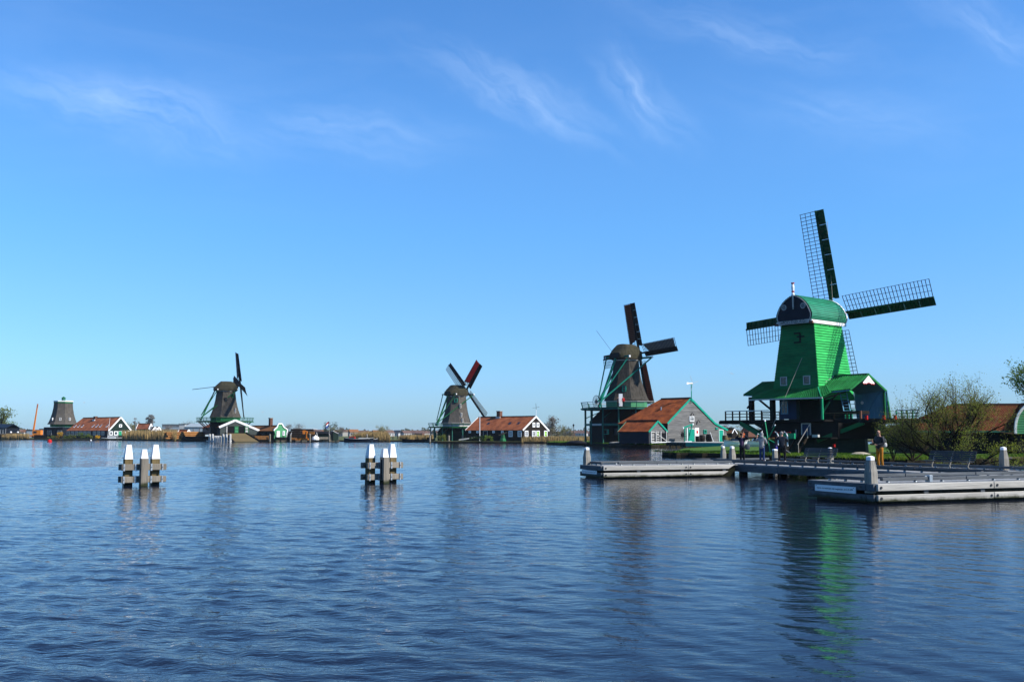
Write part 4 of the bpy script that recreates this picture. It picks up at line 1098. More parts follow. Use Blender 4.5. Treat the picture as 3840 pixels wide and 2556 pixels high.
# the mill left of centre with the red cloth
ZP = [(4.6, 5.35), (4.3, 6.1), (3.85, 7.4), (3.45, 8.9), (3.15, 10.6), (2.9, 12.9), (2.85, 13.35)]
zoe, ZF, zo = smock_mill('thatched windmill with diagonal sails, one dressed in dark red cloth, beside a long black barn', 1711, 292, -50, ZP, 22,
    (13.5, 16.7, -3.3, 3.0, 2.35), (0, 3.6, 15.1), dict(Rr=11.0, th0=43, lean=8, pm='lath', lm='lath_pale', bm='lath', cloths=('cloth_red', None, None, None), nbar=22, wl=1.9, wb_=.95, single=False, bar=.09, pole=.4),
    deck=dict(z=4.45, r=8.1, m='old_timber', rail='green_deep', top='white_old', ri=3.6, n=16, inset=.5), tail=dict(r=7.0, z=4.7, spread=4.6), thatch='thatch_pale', capm='thatch_moss', post='teal_post', brace='green_deep')
oct_wall(zoe, [(4.15, 4.5), (4.15, 5.38)], zo, 'white_old', 'white_band')
oct_wall(zoe, [(5.6, .4), (5.6, 3.2), (4.4, 4.4)], zo, 'tar_green', 'base_house')
def fac_for(fr, octr, th):     # which facet faces the given bearing from the viewer's line, degrees to the right
    v = math.degrees(math.atan2(-fr.o.y, -fr.o.x)) + th - fr.deg - math.degrees(octr)
    return int((v % 360) // 45)
f1, f2 = fac_for(ZF, zo, -3), fac_for(ZF, zo, 45)
thatch_window(zoe, zo, f1, 2.92, 12.1, .85, 1.15, 'teal', 'glass_green' if False else 'glass_dark', .3)
for z, r in ((10.5, 3.2), (7.9, 3.72), (6.3, 4.3)): thatch_window(zoe, zo, f2, r, z, .5, 1.2, 'white_old', 'glass_dark', -.9)
for (x, z) in ((-3.0, 2.0), (-.6, 2.0)):
    window(zoe, ((0, 0, 0), Vector((1, 0, 0)), Vector((0, -1, 0))), (x, -5.3, z), .9, 1.5, 'green_deep', 'glass', 2, 2, .12, .3)

# the far mill seen nearly side-on
JP = [(5.1, 7.5), (4.75, 8.3), (4.2, 9.7), (3.75, 11.2), (3.35, 13.0), (3.05, 15.2), (3.0, 15.85)]
jon, JF, jo = smock_mill('thatched windmill seen side on with a narrow dark sail upright, above a sawmill shed', 843, 315, -66, JP, 20,
    (15.9, 19.0, -3.6, 3.2, 2.5), (0, 4.3, 17.7), dict(Rr=10.6, th0=-16, lean=10, pm='lath', lm='lath', bm='lath', cloths=(None, 'cloth_grey', None, 'cloth_white'), nbar=22, wl=1.9, wb_=.95, single=False, bar=.09, pole=.45),
    deck=dict(z=6.4, r=8.6, m='old_timber', rail='green_deep', ri=3.9, n=16, lean=(5.3, 3.6)), tail=dict(r=7.4, z=6.6, spread=4.2), post='tar_green', brace='green_deep')
oct_wall(jon, [(4.7, 6.5), (4.75, 7.5)], jo, 'green_deep', 'green_band')
oct_wall(jon, [(4.9, .4), (4.9, 6.4)], jo, 'tar', 'base_house')
f1, f2 = fac_for(JF, jo, -5), fac_for(JF, jo, 38)
thatch_window(jon, jo, f1, 3.3, 13.1, .6, 1.1, 'tar', 'glass_dark', -.2, 'thatch')
thatch_window(jon, jo, f2, 3.2, 14.4, .7, 1.2, 'green_deep', 'glass_dark', -.6)
thatch_window(jon, jo, f2, 4.2, 9.7, .5, 1.4, 'white_old', 'glass_dark', -.3)
q0 = Vector((0, -3.4, 17.2))
MB().bar(q0, Vector((-2.0, -10.0, 16.3)), .16).build('brake_lever', M['tar_green'], jon)

# the far left mill body without cap or sails
OP = [(6.1, 6.4), (5.55, 7.3), (4.95, 8.9), (4.35, 11.0), (3.95, 13.2), (3.75, 15.5)]
osm, OF, oo = smock_mill('squat thatched mill body without cap or sails, white rim and small green turret on top', 233, 452, -20, OP, 10, None, None, None, tail=None, thatch='thatch_pale', curb='green_deep')
osm.scale = (1.06, 1.06, 1.06)
oct_wall(osm, [(3.86, 15.4), (3.86, 16.0)], oo, 'green_deep', 'green_band')
oct_wall(osm, [(3.95, 16.0), (3.95, 16.45)], oo, 'white', 'white_rim')
tb = oct_wall(osm, [(.85, 16.45), (.85, 17.6)], oo, 'teal_post', 'turret', 6)
oct_wall(tb, [(1.1, 17.6), (.12, 18.25)], oo, 'green_deep', 'turret_roof', 6)
oct_wall(osm, [(4.9, 5.3), (4.9, 6.4)], oo, 'green_deep', 'green_band')
MB().box(-5.6, -4.6, .4, 4.6, 4.0, 5.2).build('base_house', M['tar_blue'], osm)
fr0 = fac_for(OF, oo, 0)
for k in (-1, 0, 1): thatch_window(osm, oo, (fr0 + k) % 8, 5.05, 8.6, .75, 1.2, 'white', 'glass_dark', 0)
for x in (-3.4, -1.9, 2.6, 4.2):
    window(osm, ((0, 0, 0), Vector((1, 0, 0)), Vector((0, -1, 0))), (x * .9, -4.6, 2.9), 1.0, 1.9, 'white_old', 'glass_dark', 2, 2, .12)

# ------------------------------------------------------------------ gabled houses
def house(name, label, cat, Y, deg, xa_px, apex, eave_l, eave_r, base_py, ridge_px, gm, sm, roofm, barge, group=None, plank_h=None, z0=None, hip=0.0, kink=None, ov=.25, tw=.3, tl=.4, bw=.24, ridge='ridge', side_plank=None, eave_end=None, barge_th=.08, right_tiles=True):
    o = at(xa_px, base_py, Y)
    fr = Frame((o.x, o.y, 0), deg)
    z0 = o.z if z0 is None else z0
    A = fr.on(apex[0], apex[1], 1, 0); EL = fr.on(*eave_l, 1, 0); ER = fr.on(*eave_r, 1, 0)
    fr.o = fr.w(0, 0, 0)
    xa, za, xl, zl, xr, zr = A.x, A.z, EL.x, EL.z, ER.x, ER.z
    Lr = fr.on(ridge_px[0], ridge_px[1], 0, xa).y
    L = fr.on(eave_end[0], eave_end[1], 0, xl).y if eave_end else Lr
    root = thing(name, label, cat, fr, group)
    k = [(xr, zr)]
    if kink: K = fr.on(*kink, 1, 0); k = [(xr, zr), (K.x, K.z)]
    out = [(xl, z0)] + [(xr, z0)] + k + [(xa, za)] + [(xl, zl)]
    if L - Lr > .5:
        MB().prism([(x, 0.0, z - (.06 if z > z0 else 0)) for x, z in out], (0, Lr * .6, 0)).build('wall', [M[gm]], root)
        MB().box(xl, Lr * .6, z0, xr, L, min(zl, zr) - .1).build('wall', M[sm], root)
    else: MB().prism([(x, 0.0, z - (.06 if z > z0 else 0)) for x, z in out], (0, L, 0)).build('wall', [M[gm]], root)
    if plank_h: 
        kk = [(xl, z0), (xr, z0)] + k + [(xa, za), (xl, zl)]
        planks(root, (0, 0, 0), (1, 0, 0), (0, -1, 0), kk, plank_h, gm)
    if sm != gm or side_plank:
        if side_plank: planks(root, (xl, 0, 0), (0, -1, 0), (-1, 0, 0), [(-L, z0), (0, z0), (0, zl - .05), (-L, zl - .05)], side_plank, sm, 'plank')
        else: MB().box(xl - .05, 0.02, z0, xl, L, zl - .04).build('side_wall', M[sm], root)
    def ext(x0, z0_, x1, z1_, d):
        t = d / math.hypot(x1 - x0, z1_ - z0_); return x0 - (x1 - x0) * t, z0_ - (z1_ - z0_) * t
    lx, lz = ext(xl, zl, xa, za, ov)
    tiles(root, (lx, L + .1, lz + .1), (lx, -.12, lz + .1), (xa, -.12, za + .1), (xa, Lr + .1, za + .1), roofm, tw, tl)
    if kink:
        kx, kz = k[1]; rx, rz = ext(k[0][0], k[0][1], kx, kz, ov)
        tiles(root, (kx, -.12, kz + .1), (kx, L + .1, kz + .1), (xa, Lr + .1, za + .1), (xa, -.12, za + .1), roofm, tw, tl)
        tiles(root, (rx, -.12, rz + .1), (rx, L + .1, rz + .1), (kx, L + .1, kz + .1), (kx, -.12, kz + .1), roofm, tw, tl)
    else:
        rx, rz = ext(xr, zr, xa, za, ov)
        tiles(root, (rx, -.12, rz + .1), (rx, L + .1, rz + .1), (xa, Lr + .1, za + .1), (xa, -.12, za + .1), roofm, tw, tl)
    if abs(L - Lr) > .5:
        tiles(root, (rx, L + .1, rz + .1), (lx, L + .1, lz + .1), (xa, Lr + .1, za + .1), (xa + .02, Lr + .1, za + .1), roofm, tw * 1.5, tl * 1.5)
    MB().bar((xa, -.15, za + .2), (xa, Lr + .12, za + .2), .34, .2).build('ridge', M[ridge], root)
    seq = [(lx, lz), (xa, za)] + ([k[1]] if kink else []) + [(rx, rz)]
    for yy in ((-.16,) if abs(L - Lr) > .5 else (-.16, L + .14)):
        for (x0, z0_), (x1, z1_) in zip(seq, seq[1:]):
            MB().bar((x0, yy, z0_ + .06), (x1, yy, z1_ + .06), barge_th, bw, (0, 0, 1)).build('bargeboard', M[barge], root)
    return root, fr, dict(xa=xa, za=za, xl=xl, zl=zl, xr=xr, zr=zr, L=L, Lr=Lr, z0=z0)
def win_px(root, fr, ax, val, x0, y0, x1, y1, fm='white', gm='glass', nx=2, nz=2, fw=.12, dep=.16, off=.05, kind='window', **kw):
    p, q = fr.on(x0, y0, ax, val), fr.on(x1, y1, ax, val)
    c = (p + q) / 2
    if ax == 1: u, n, wd = Vector((1, 0, 0)), Vector((0, -1, 0)), abs(p.x - q.x)
    else:
        s = -1 if kw.pop('left', True) else 1
        u, n, wd = Vector((0, s, 0)), Vector((s, 0, 0)), abs(p.y - q.y)
    c = c + n * off; ht = abs(p.z - q.z)
    if kind == 'door': return door(root, ((0, 0, 0), u, n), c, wd, ht, fm, gm)
    return window(root, ((0, 0, 0), u, n), c, wd, ht, fm, gm, nx, nz, fw, dep, **kw)

# the grey boarded barn beside the middle-distance mill
barn, BF, bd = house('barn', 'grey boarded barn with teal bargeboards and orange tiled roof beside a mill', 'barn', 177, 44, 2588, (2588, 1495), (2503, 1586), (2724, 1612), 1660, (2482, 1500), 'grey_wood', 'tar', 'tile', 'teal',
                     plank_h=.36, z0=.6, kink=(2679, 1588), tw=.28, tl=.36, bw=.34, eave_end=(2322, 1592), side_plank=.5)
win_px(barn, BF, 1, 0, 2583, 1560, 2600, 1580, 'white', 'glass', 2, 3, .12)
win_px(barn, BF, 1, 0, 2636, 1610, 2647, 1625, 'teal', 'glass_dark', 2, 2, .12)
win_px(barn, BF, 1, 0, 2681, 1602, 2689, 1609, 'teal', 'glass_dark', 1, 1, .12)
win_px(barn, BF, 1, 0, 2693, 1610, 2711, 1654, 'white', 'teal', kind='door')
win_px(barn, BF, 1, 0, 2575, 1606, 2604, 1654, 'white', 'teal', kind='door')
p = BF.on(2612, 1618, 1, 0); 
sb = MB().box(p.x - .55, -.14, p.z - .75, p.x + .55, -.06, p.z + .7).build('signboard', M['white'], barn)
MB().box(p.x - .24, -.17, p.z - .28, p.x + .28, -.14, p.z + .2).build('red_mark', M['red'], sb)
for (x, y) in ((2613, 1580), (2590, 1553)):
    p = BF.on(x, y, 1, 0)
    MB().tube([(p.x - .2, -.1, p.z - .5), (p.x - .05, -.35, p.z + .3), (p.x + .2, -.5, p.z), (p.x + .22, -.5, p.z - .2)], .07, 6).build('wall_lamp', M['black'], barn)
MB().tube([(bd['xa'] - 3.2, 4.0, bd['za'] - 2.6), (bd['xa'] - 3.2, 4.0, bd['za'] - 1.4)], .12, 8).build('vent_pipe', M['steel'], barn)
# the little wind generator on the gable
tw_ = thing('wind_turbine', 'small wind turbine on a teal pole at the gable top of the grey barn', 'wind turbine', loc=BF.w(bd['xa'], -.3, bd['za'] - .7), deg=35)
MB().tube([(0, 0, 0), (0, 0, 3.4)], .08, 8).build('pole', M['teal'], tw_)
MB().tube([(-.9, -.1, 3.4), (.35, .05, 3.45)], [.08, .16], 8).build('body', M['white'], tw_)
MB().box(-1.25, -.14, 3.25, -.8, -.1, 3.6).build('tail_fin', M['white'], tw_)
for a in (18, 115, 250): MB().bar((.3, -.1, 3.45), (.3 + 1.45 * math.cos(R(a)), -.1, 3.45 + 1.45 * math.sin(R(a))), .07, .03, (0, 1, 0)).build('blade', M['grey_clad'], tw_)
# the low shed in front of it
shed, SF, sd_ = house('shed', 'low tiled shed with teal bargeboards and open rack front left of the grey barn', 'shed', 170.3, 44, 2465, (2465, 1580), (2433, 1617), (2499, 1617), 1662, (2354, 1583), 'grey_wood', 'navy', 'tile', 'teal', z0=.75, tw=.28, tl=.34, bw=.3, plank_h=.3, side_plank=.4)
b = MB(); b.box(sd_['xl'] + .25, -.16, 1.0, sd_['xr'] - .2, -.08, sd_['zl'] - .25); b.build('shade_panel', M['black'], shed)  # black sheet painting in the shade behind the open rack front
for f in (0.02, .32, .62, .98):
    x = sd_['xl'] + .2 + (sd_['xr'] - sd_['xl'] - .4) * f
    MB().box(x - .09, -.3, .95, x + .09, -.14, sd_['zl'] + .05).build('front_post', M['white_old'], shed)
for i in range(6):
    z = 1.1 + i * .3
    MB().box(sd_['xl'] + .35, -.24, z, sd_['xl'] + 1.2, -.16, z + .12 + .05 * (i % 2)).build('rack_board', M['white_old'], shed)
    MB().box(sd_['xl'] + 1.9, -.22, z + .05, sd_['xl'] + 2.6, -.16, z + .16).build('rack_board', M['white_old'], shed)
MB().bar((sd_['xl'] + 1.2, -.2, 2.7), (sd_['xr'] - .3, -.2, 1.2), .1).build('brace', M['white_old'], shed)
MB().bar((sd_['xl'] + .3, -.24, .9), (sd_['xr'] + .9, -.24, 1.0), .16, .12).build('sill_beam', M['white'], shed)
# teal hoist and barrels on the working deck
Yq = 168.5
q0, q1 = at(2500, 1656, Yq), at(2846, 1656, 150.0)
qz = 1.0
dk = thing('jetty', 'low jetty with teal edge beam and pale deck in front of the grey barn', 'jetty', loc=(0, 0, 0))
d_ = Vector((q1.x - q0.x, q1.y - q0.y, 0)); ql = d_.length; d_.normalize(); nb_ = Vector((-d_.y, d_.x, 0))
o3 = Vector((q0.x, q0.y, 0))
for i in range(int(ql / .9)):
    a = o3 + d_ * (.9 * i); c = a + d_ * .87
    MB().prism([a + Vector((0, 0, qz)), c + Vector((0, 0, qz)), c + nb_ * 13 + Vector((0, 0, qz)), a + nb_ * 13 + Vector((0, 0, qz))], (0, 0, -.1)).build('deck_board', M['dock_pale'], dk)
MB().bar(o3 + d_ * 5 - nb_ * .08 + Vector((0, 0, .62)), o3 + d_ * ql - nb_ * .08 + Vector((0, 0, .62)), .12, .58).build('edge_beam', M['zaan_green'] if False else M['teal'], dk)
MB().bar(o3 - nb_ * .08 + Vector((0, 0, .66)), o3 + d_ * 4.95 - nb_ * .08 + Vector((0, 0, .66)), .12, .5).build('edge_beam', M['tar_green'], dk)
for i in range(int(ql / 1.6)):
    a = o3 + d_ * (.5 + 1.6 * i) + nb_ * .3
    MB().bar(a + Vector((0, 0, -.5)), a + Vector((0, 0, .6)), .2).build('pile', M['concrete'], dk)
for t in (ql * .64, ql * .7):
    a = o3 + d_ * t - nb_ * 1.0
    MB().bar(a + Vector((0, 0, .2)), a + nb_ * .7 + d_ * .4 + Vector((0, 0, .8)), .12).build('strut', M['white_old'], dk)
ho = thing('hoist', 'teal timber hoist with black wheel and white beam ends by the grey barn', 'hoist', loc=tuple(at(2568, 1656, 172.0))[:2] + (1.0,), deg=20)
ho.scale = (.55, .8, .8)
for x, m_ in ((0, 'teal'), (.9, 'white'), (1.5, 'teal')): MB().bar((x, 0, 0), (x, 0, 3.0), .26).build('post', M[m_], ho)
MB().bar((-.4, 0, 3.0), (3.0, 0, 3.8), .3).build('jib', M['teal'], ho)
MB().bar((2.8, 0, 3.75), (3.15, 0, 3.83), .32).build('beam_end', M['white'], ho); MB().bar((-.65, 0, 2.94), (-.35, 0, 3.0), .32).build('beam_end', M['white'], ho)
MB().bar((1.2, -.2, .2), (2.5, -.2, 3.6), .26).build('brace', M['teal'], ho)
MB().box(-.2, -.4, 0, 2.2, .4, .16).build('foot', M['white'], ho)
wh = MB(); wh.tube([(-.8, -.3, 1.5), (-.8, .1, 1.5)], .5, 12)
for i in range(6):
    a = i * math.pi / 6 + .2
    wh.bar((-.8 - 1.05 * math.cos(a), -.1, 1.5 - 1.05 * math.sin(a)), (-.8 + 1.05 * math.cos(a), -.1, 1.5 + 1.05 * math.sin(a)), .09)
wh.build('wheel', M['black'], ho)
for k, (px, s, lab) in enumerate(((2617, .8, 'dark wooden barrel, smallest of the barrels beside the teal barn door'), (2633, 1.0, 'dark wooden barrel standing between two others by the grey barn wall'), (2659, 1.1, 'dark wooden barrel with a white pipe leaning on it, grey barn wall'), (2719, .95, 'brown wooden barrel right of the narrow teal door of the grey barn'))):
    p = at(px, 1653, (174.5, 175, 176, 178)[k])
    root = thing('barrel', lab, 'barrel', loc=(p.x, p.y, 1.0), group='barrels along the grey barn')
    root.scale = (s, s, s)
    MB().lathe([(.42, 0), (.52, .35), (.54, .6), (.52, .85), (.42, 1.2), (.38, 1.2), (.38, 1.1)], 14).build('staves', M['tar_brown' if k < 3 else 'pile_brown'], root)
    h = MB()
    for z in (.22, .98): h.lathe([(.505, z - .04), (.52, z + .04)], 14)
    h.build('hoops', M['iron'], root)
    if k == 2: MB().tube([(.1, -.55, 1.5), (.45, -.6, .3), (.6, -.6, .05)], .05, 6).build('pipe', M['white'], root)

# the long black barn beside the red-cloth mill
lb, LF, ld_ = house('house', 'long black boarded house with white trim and orange tiled roof beside the red-cloth mill', 'house', 268, 50, 2008.5, (2008.5, 1562), (1961, 1611.5), (2056, 1614), 1646, (1797, 1567), 'tar_brown', 'tar_brown', 'tile_pale', 'white', tw=.4, tl=.5, bw=.42, plank_h=.42, side_plank=.42, z0=.5)
for a in ((1995, 1583.5, 2005, 1601), (2010.5, 1583.5, 2020.5, 1601), (1966, 1614, 1979, 1637), (1993.5, 1614, 2006.5, 1637)): win_px(lb, LF, 1, 0, *a, 'white', 'glass', 2, 3, .22)
for a in ((2009.5, 1614, 2022, 1637), (2038.5, 1614, 2051, 1637)):
    win_px(lb, LF, 1, 0, *a, 'white', 'glass_green', 1, 2, .22, label='white framed window with a lime green blind')
xl = ld_['xl']
for a in ((1759, 1614, 1767, 1623), (1788, 1614.5, 1796, 1623), (1848, 1614, 1856, 1623), (1881, 1614, 1889, 1623)): win_px(lb, LF, 0, xl, *a, 'white', 'glass', 1, 1, .22)
for a in ((1909, 1614.5, 1923, 1637), (1943, 1614.5, 1957, 1637)): win_px(lb, LF, 0, xl, *a, 'white', 'glass', 2, 2, .22)
win_px(lb, LF, 0, xl, 1813, 1614, 1829, 1642, 'white_old', 'navy', kind='door')
ch = MB(); ch.box(ld_['xa'] - .55, 12.2, ld_['za'] - .5, ld_['xa'] + .55, 13.4, ld_['za'] + 1.6); cho = ch.build('chimney', M['brick'], lb)
MB().box(ld_['xa'] - .65, 12.1, ld_['za'] + 1.6, ld_['xa'] + .65, 13.5, ld_['za'] + 1.75).build('cap', M['concrete'], cho)
MB().box(ld_['xa'] - .75, 12.0, ld_['za'] - .35, ld_['xa'] - .56, 13.6, ld_['za'] + .15).build('flashing', M['white_old'], cho)
for (px, py) in ((1912, 1583), (1945, 1583), (1832, 1585)):
    p = LF.on(px, py, 0, ld_['xl'] * .55)
    s = (ld_['za'] - ld_['zl']) / (ld_['xa'] - ld_['xl']); zz = ld_['zl'] + (ld_['xl'] * .55 - ld_['xl']) * s
    b = MB(); x = ld_['xl'] * .55
    b.prism([(x - .4, p.y - .4, zz - .4 * s + .22), (x - .4, p.y + .4, zz - .4 * s + .22), (x + .4, p.y + .4, zz + .4 * s + .22), (x + .4, p.y - .4, zz + .4 * s + .22)], (0, 0, .06)); b.build('skylight', M['glass_dark'], lb)
MB().tube([(ld_['xa'], -.2, ld_['za']), (ld_['xa'], -.2, ld_['za'] + 1.9)], .06, 6).build('finial', M['white'], lb)
wv = thing('weather_vane', 'thin weather vane above the white gable top of the long black house', 'weather vane', loc=LF.w(ld_['xa'], -.2, ld_['za'] + 1.9), deg=30)
for a in (10, 95, 190): MB().bar((0, 0, .6), (1.1 * math.cos(R(a)), 0, .6 + 1.1 * math.sin(R(a))), .06).build('blade', M['iron'], wv)
MB().bar((0, 0, 0), (0, 0, .7), .07).build('pole', M['iron'], wv)
# flagpole, small model mill, hedge in front of it
p = at(1799, 1642, 266); fp_ = MB().tube([(0, 0, 0), (0, 0, 7.6)], [.11, .08], 8).build('flagpole', M['white']); fp_.location = (p.x, p.y, .5); tag(fp_, 'white flagpole without a flag in front of the long black house', 'flagpole')
p = at(1886, 1652, 262); mm_ = thing('model_windmill', 'knee-high dark green model windmill on the lawn before the long black house', 'model windmill', loc=(p.x, p.y, .5))
MB().lathe([(.85, 0), (.8, .3), (.55, .9), (.42, 1.7), (.42, 1.75)], 8).build('body', M['green_deep'], mm_)
MB().lathe([(.48, 1.75), (.4, 2.1), (.12, 2.3)], 10).build('cap', M['tar_green'], mm_)
for a in (20, 110, 200, 290): MB().bar((0, -.6, 1.95), (1.2 * math.cos(R(a)), -.6, 1.95 + 1.2 * math.sin(R(a))), .12, .04, (0, 1, 0)).build('sail', M['lath_pale'], mm_)
MB().bar((0, 0, 1.95), (0, -.62, 1.95), .1).build('shaft', M['black'], mm_)

# the far left house beside the capless mill
hs, HF, hd = house('house', 'dark green gabled house with a long red skylit roof beside the capless mill', 'house', 418, 52, 453, (453, 1564.5), (408, 1613), (491, 1613.5), 1641, (313, 1567.5), 'tar_green', 'tar_blue', 'tile_pale', 'white', tw=.5, tl=.6, bw=.55, plank_h=.6, z0=.5, eave_end=(251, 1613))
for a in ((446, 1590, 456.5, 1601), (410, 1616, 421.5, 1631), (427, 1616, 441, 1631), (465, 1617, 471, 1627), (478, 1614, 488, 1627)): win_px(hs, HF, 1, 0, *a, 'white', 'glass', 1, 1, .3)
win_px(hs, HF, 1, 0, 444, 1615, 456, 1631, 'white', 'green_bright', kind='door')
xl = hd['xl']
for i in range(9):
    x0 = 252 + i * 15.5 + (i > 5) * 5
    win_px(hs, HF, 0, xl, x0, 1616, x0 + 11, 1631, 'white_old', 'glass', 2, 1, .25)
s = (hd['za'] - hd['zl']) / (hd['xa'] - hd['xl'])
for px in (281, 295, 309, 349, 363, 377, 402):
    x = xl + (hd['xa'] - xl) * .30; p = HF.on(px, 1595, 0, x); zz = hd['zl'] + (x - xl) * s
    b = MB(); b.prism([(x - .5, p.y - .5, zz - .5 * s + .28), (x - .5, p.y + .5, zz - .5 * s + .28), (x + .5, p.y + .5, zz + .5 * s + .28), (x + .5, p.y - .5, zz + .5 * s + .28)], (0, 0, .08)); sk = b.build('skylight', M['white'], hs)
    b = MB(); b.prism([(x - .25, p.y - .42, zz - .25 * s + .32), (x - .25, p.y + .42, zz - .25 * s + .32), (x + .44, p.y + .42, zz + .44 * s + .32), (x + .44, p.y - .42, zz + .44 * s + .32)], (0, 0, .08)); b.build('pane', M['glass_dark'], sk)
x = xl + (hd['xa'] - xl) * .9; p = HF.on(358, 1570, 0, x); zz = hd['zl'] + (x - xl) * s
cho = MB().box(x - .6, p.y - .7, zz - .8, x + .6, p.y + .7, zz + 1.2).build('chimney', M['brick'], hs)
MB().box(x - .9, p.y - .9, zz - 1.2, x - .62, p.y + .9, zz - .2).build('flashing', M['white'], cho)

# ================================================================== THE LANDING STAGES
Bc = atz(3283, 1813.7, .66)
DF = Frame((Bc.x, Bc.y, 0), 21.5)
ZD = 0.66
def kerb_rail(root, a, c, m='dock_grey', feet=1.25, z=ZD, off=0.0, knobs=True):
    a, c = Vector(a), Vector(c); L = (c - a).length; n = max(1, round(L / 3.6))
    for i in range(n):
        p, q = a.lerp(c, i / n), a.lerp(c, (i + 1) / n); d = (q - p).normalized() * .012
        MB().bar(p + d + Vector((0, 0, z + .125)), q - d + Vector((0, 0, z + .125)), .15, .115).build('kerb_rail', M[m], root, bevel=.012)
    k = max(2, round(L / feet))
    for i in range(k + 1):
        p = a.lerp(c, (i + .25) / (k + .5))
        MB().lathe([(.055, z), (.06, z + .03), (.045, z + .07)], 10, (p.x, p.y)).build('rail_foot', M['steel'], root, smooth=False)
def deck(root, x0, y0, x1, y1, z=ZD, w_=.145, m='dock_deck', along='y'):
    n = int((x1 - x0) / w_) if along == 'y' else int((y1 - y0) / w_)
    for i in range(n):
        h = random.uniform(-.004, .004)
        if along == 'y':
            a = x0 + (x1 - x0) * i / n; MB().box(a + .006, y0, z - .045 + h, a + (x1 - x0) / n - .006, y1, z + h).build('deck_board', M[m], root)
        else:
            a = y0 + (y1 - y0) * i / n; MB().box(x0, a + .006, z - .045 + h, x1, a + (y1 - y0) / n - .006, z + h).build('deck_board', M[m], root)
def bolts(root, pts, n, r=.045):
    n = Vector(n)
    for p in pts:
        p = Vector(p); b = MB(); b.tube([p, p + n * .02], r, 10); b.build('bolt', M['iron'], root)
def pontoon(label, x0, x1, y0, y1, joints, sign=None, chamfer_right=False):
    root = thing('pontoon', label, 'pontoon', DF, 'floating landing stages')
    MB().box(x0 + .16, y0 + .16, -.5, x1 - .1, y1 - .16, ZD - .05).build('float', M['pile_wet'], root)
    deck(root, x0 + .02, y0 + .02, x1, y1)
    js = [x0] + joints + [x1]
    for (zb, zt) in ((.425, .655), (.075, .30)):
        for k, (a, c) in enumerate(zip(js, js[1:])):
            cc = c - .008
            if chamfer_right and k == len(js) - 2:
                dz = .42 if zt > .4 else .85
                MB().prism([(a + .008, y0 - .1, zb), (c - dz - .25, y0 - .1, zb), (c - dz + .18, y0 - .1, zt), (a + .008, y0 - .1, zt)], (0, .1, 0)).build('fender_plank', M['dock_pale'], root, bevel=.012)
            else:
                MB().box(a + .008, y0 - .1, zb, cc, y0, zt).build('fender_plank', M['dock_pale'], root, bevel=.012)
            zz = (zb + zt) / 2
            bp = [(a + .14, y0 - .1, zz)] + ([(cc - .13, y0 - .1, zz)] if not (chamfer_right and k == len(js) - 2) else [])
            bolts(root, bp, (0, -1, 0))
        # end face timbers and corner block
        MB().box(x0 - .1, y0 + .36, zb, x0, y1, zt).build('end_plank', M['dock_grey'], root, bevel=.012)
        MB().box(x0 - .1, y0 - .0, zb - .01, x0 + .0, y0 + .34, zt).build('corner_block', M['dock_grey'], root, bevel=.012)
        MB().box(x0, y1, zb, x1, y1 + .1, zt).build('back_plank', M['dock_grey'], root)
        bolts(root, [(x0 - .1, y0 + .6, (zb + zt) / 2), (x0 - .1, y1 - .15, (zb + zt) / 2)], (-1, 0, 0))
    n = int((x1 - x0) / 2.4)
    for i in range(n):
        x = x0 + 2.0 + i * (x1 - x0 - 3.0) / max(1, n - 1)
        MB().box(x, y0 - .05, .30, x + .18, y0, .425).build('spacer', M['dock_grey'], root)
    return root
pB = pontoon('long grey landing stage nearest the viewer, with pale fender planks and tall corner post', 0, 15.5, 0, 3.35, [5.06, 10.1])
kerb_rail(pB, (.6, .42, 0), (15.3, .42, 0)); kerb_rail(pB, (.4, .9, 0), (.4, 2.95, 0), 'dock_grey'); kerb_rail(pB, (.6, 3.05, 0), (10.9, 3.05, 0))
b = MB(); cx = DF.on(3482, 1785, 1, .42).x
b.box(cx - .07, .30, ZD, cx + .07, .52, ZD + .24); b.bar((cx - .18, .41, ZD + .19), (cx + .18, .41, ZD + .19), .035); b.build('mooring_cleat', M['steel'], pB, bevel=.01)
b = MB(); cx = 7.4
b.box(cx - .07, .30, ZD, cx + .07, .52, ZD + .24); b.bar((cx - .18, .41, ZD + .19), (cx + .18, .41, ZD + .19), .035); b.build('mooring_cleat', M['steel'], pB, bevel=.01)
def notice(root, xf, y0, y1, za, zb, label):
    s = MB().box(xf - .03, y0, za, xf, y1, zb).build('notice', M['white'], root, label=label)
    text(s, 'meren recreatievaart niet toegestaan. art 5.25 APV', (xf - .032, (y0 + y1) / 2, (za + zb) / 2 + .005), (0, -1, 0), (-1, 0, 0), (y1 - y0) * .0435, 'navy', 'lettering', .002)
    bolts(s, [(xf - .03, y0 + .08, zb - .03), (xf - .03, y1 - .08, zb - .03)], (-1, 0, 0), .012)
p0, p1 = DF.on(3057, 1822, 0, -.12), DF.on(3209, 1850, 0, -.12)
notice(pB, -.103, min(p0.y, p1.y), max(p0.y, p1.y), .30, .52, 'white notice forbidding mooring on the end of the near landing stage')
pA = pontoon('shorter landing stage beyond the near one, its pale planks cut at a slant', .1, 8.35, 20.1, 22.6, [5.15], chamfer_right=True)
kerb_rail(pA, (1.2, 20.5, 0), (8.2, 20.5, 0), feet=.8); kerb_rail(pA, (.45, 20.8, 0), (.45, 22.2, 0)); kerb_rail(pA, (.6, 22.35, 0), (8.2, 22.35, 0))
notice(pA, -.003, 20.55, 22.3, .22, .40, 'white notice on the end of the far landing stage')
mD = thing('landing_stage', 'broad fixed grey deck with low dark kerb rails, benches and people standing on it', 'landing stage', DF)
MX0, MX1, MY0, MY1 = 8.55, 14.6, 3.55, 25.6
deck(mD, MX0, MY0, MX1, MY1, along='x', w_=.16)
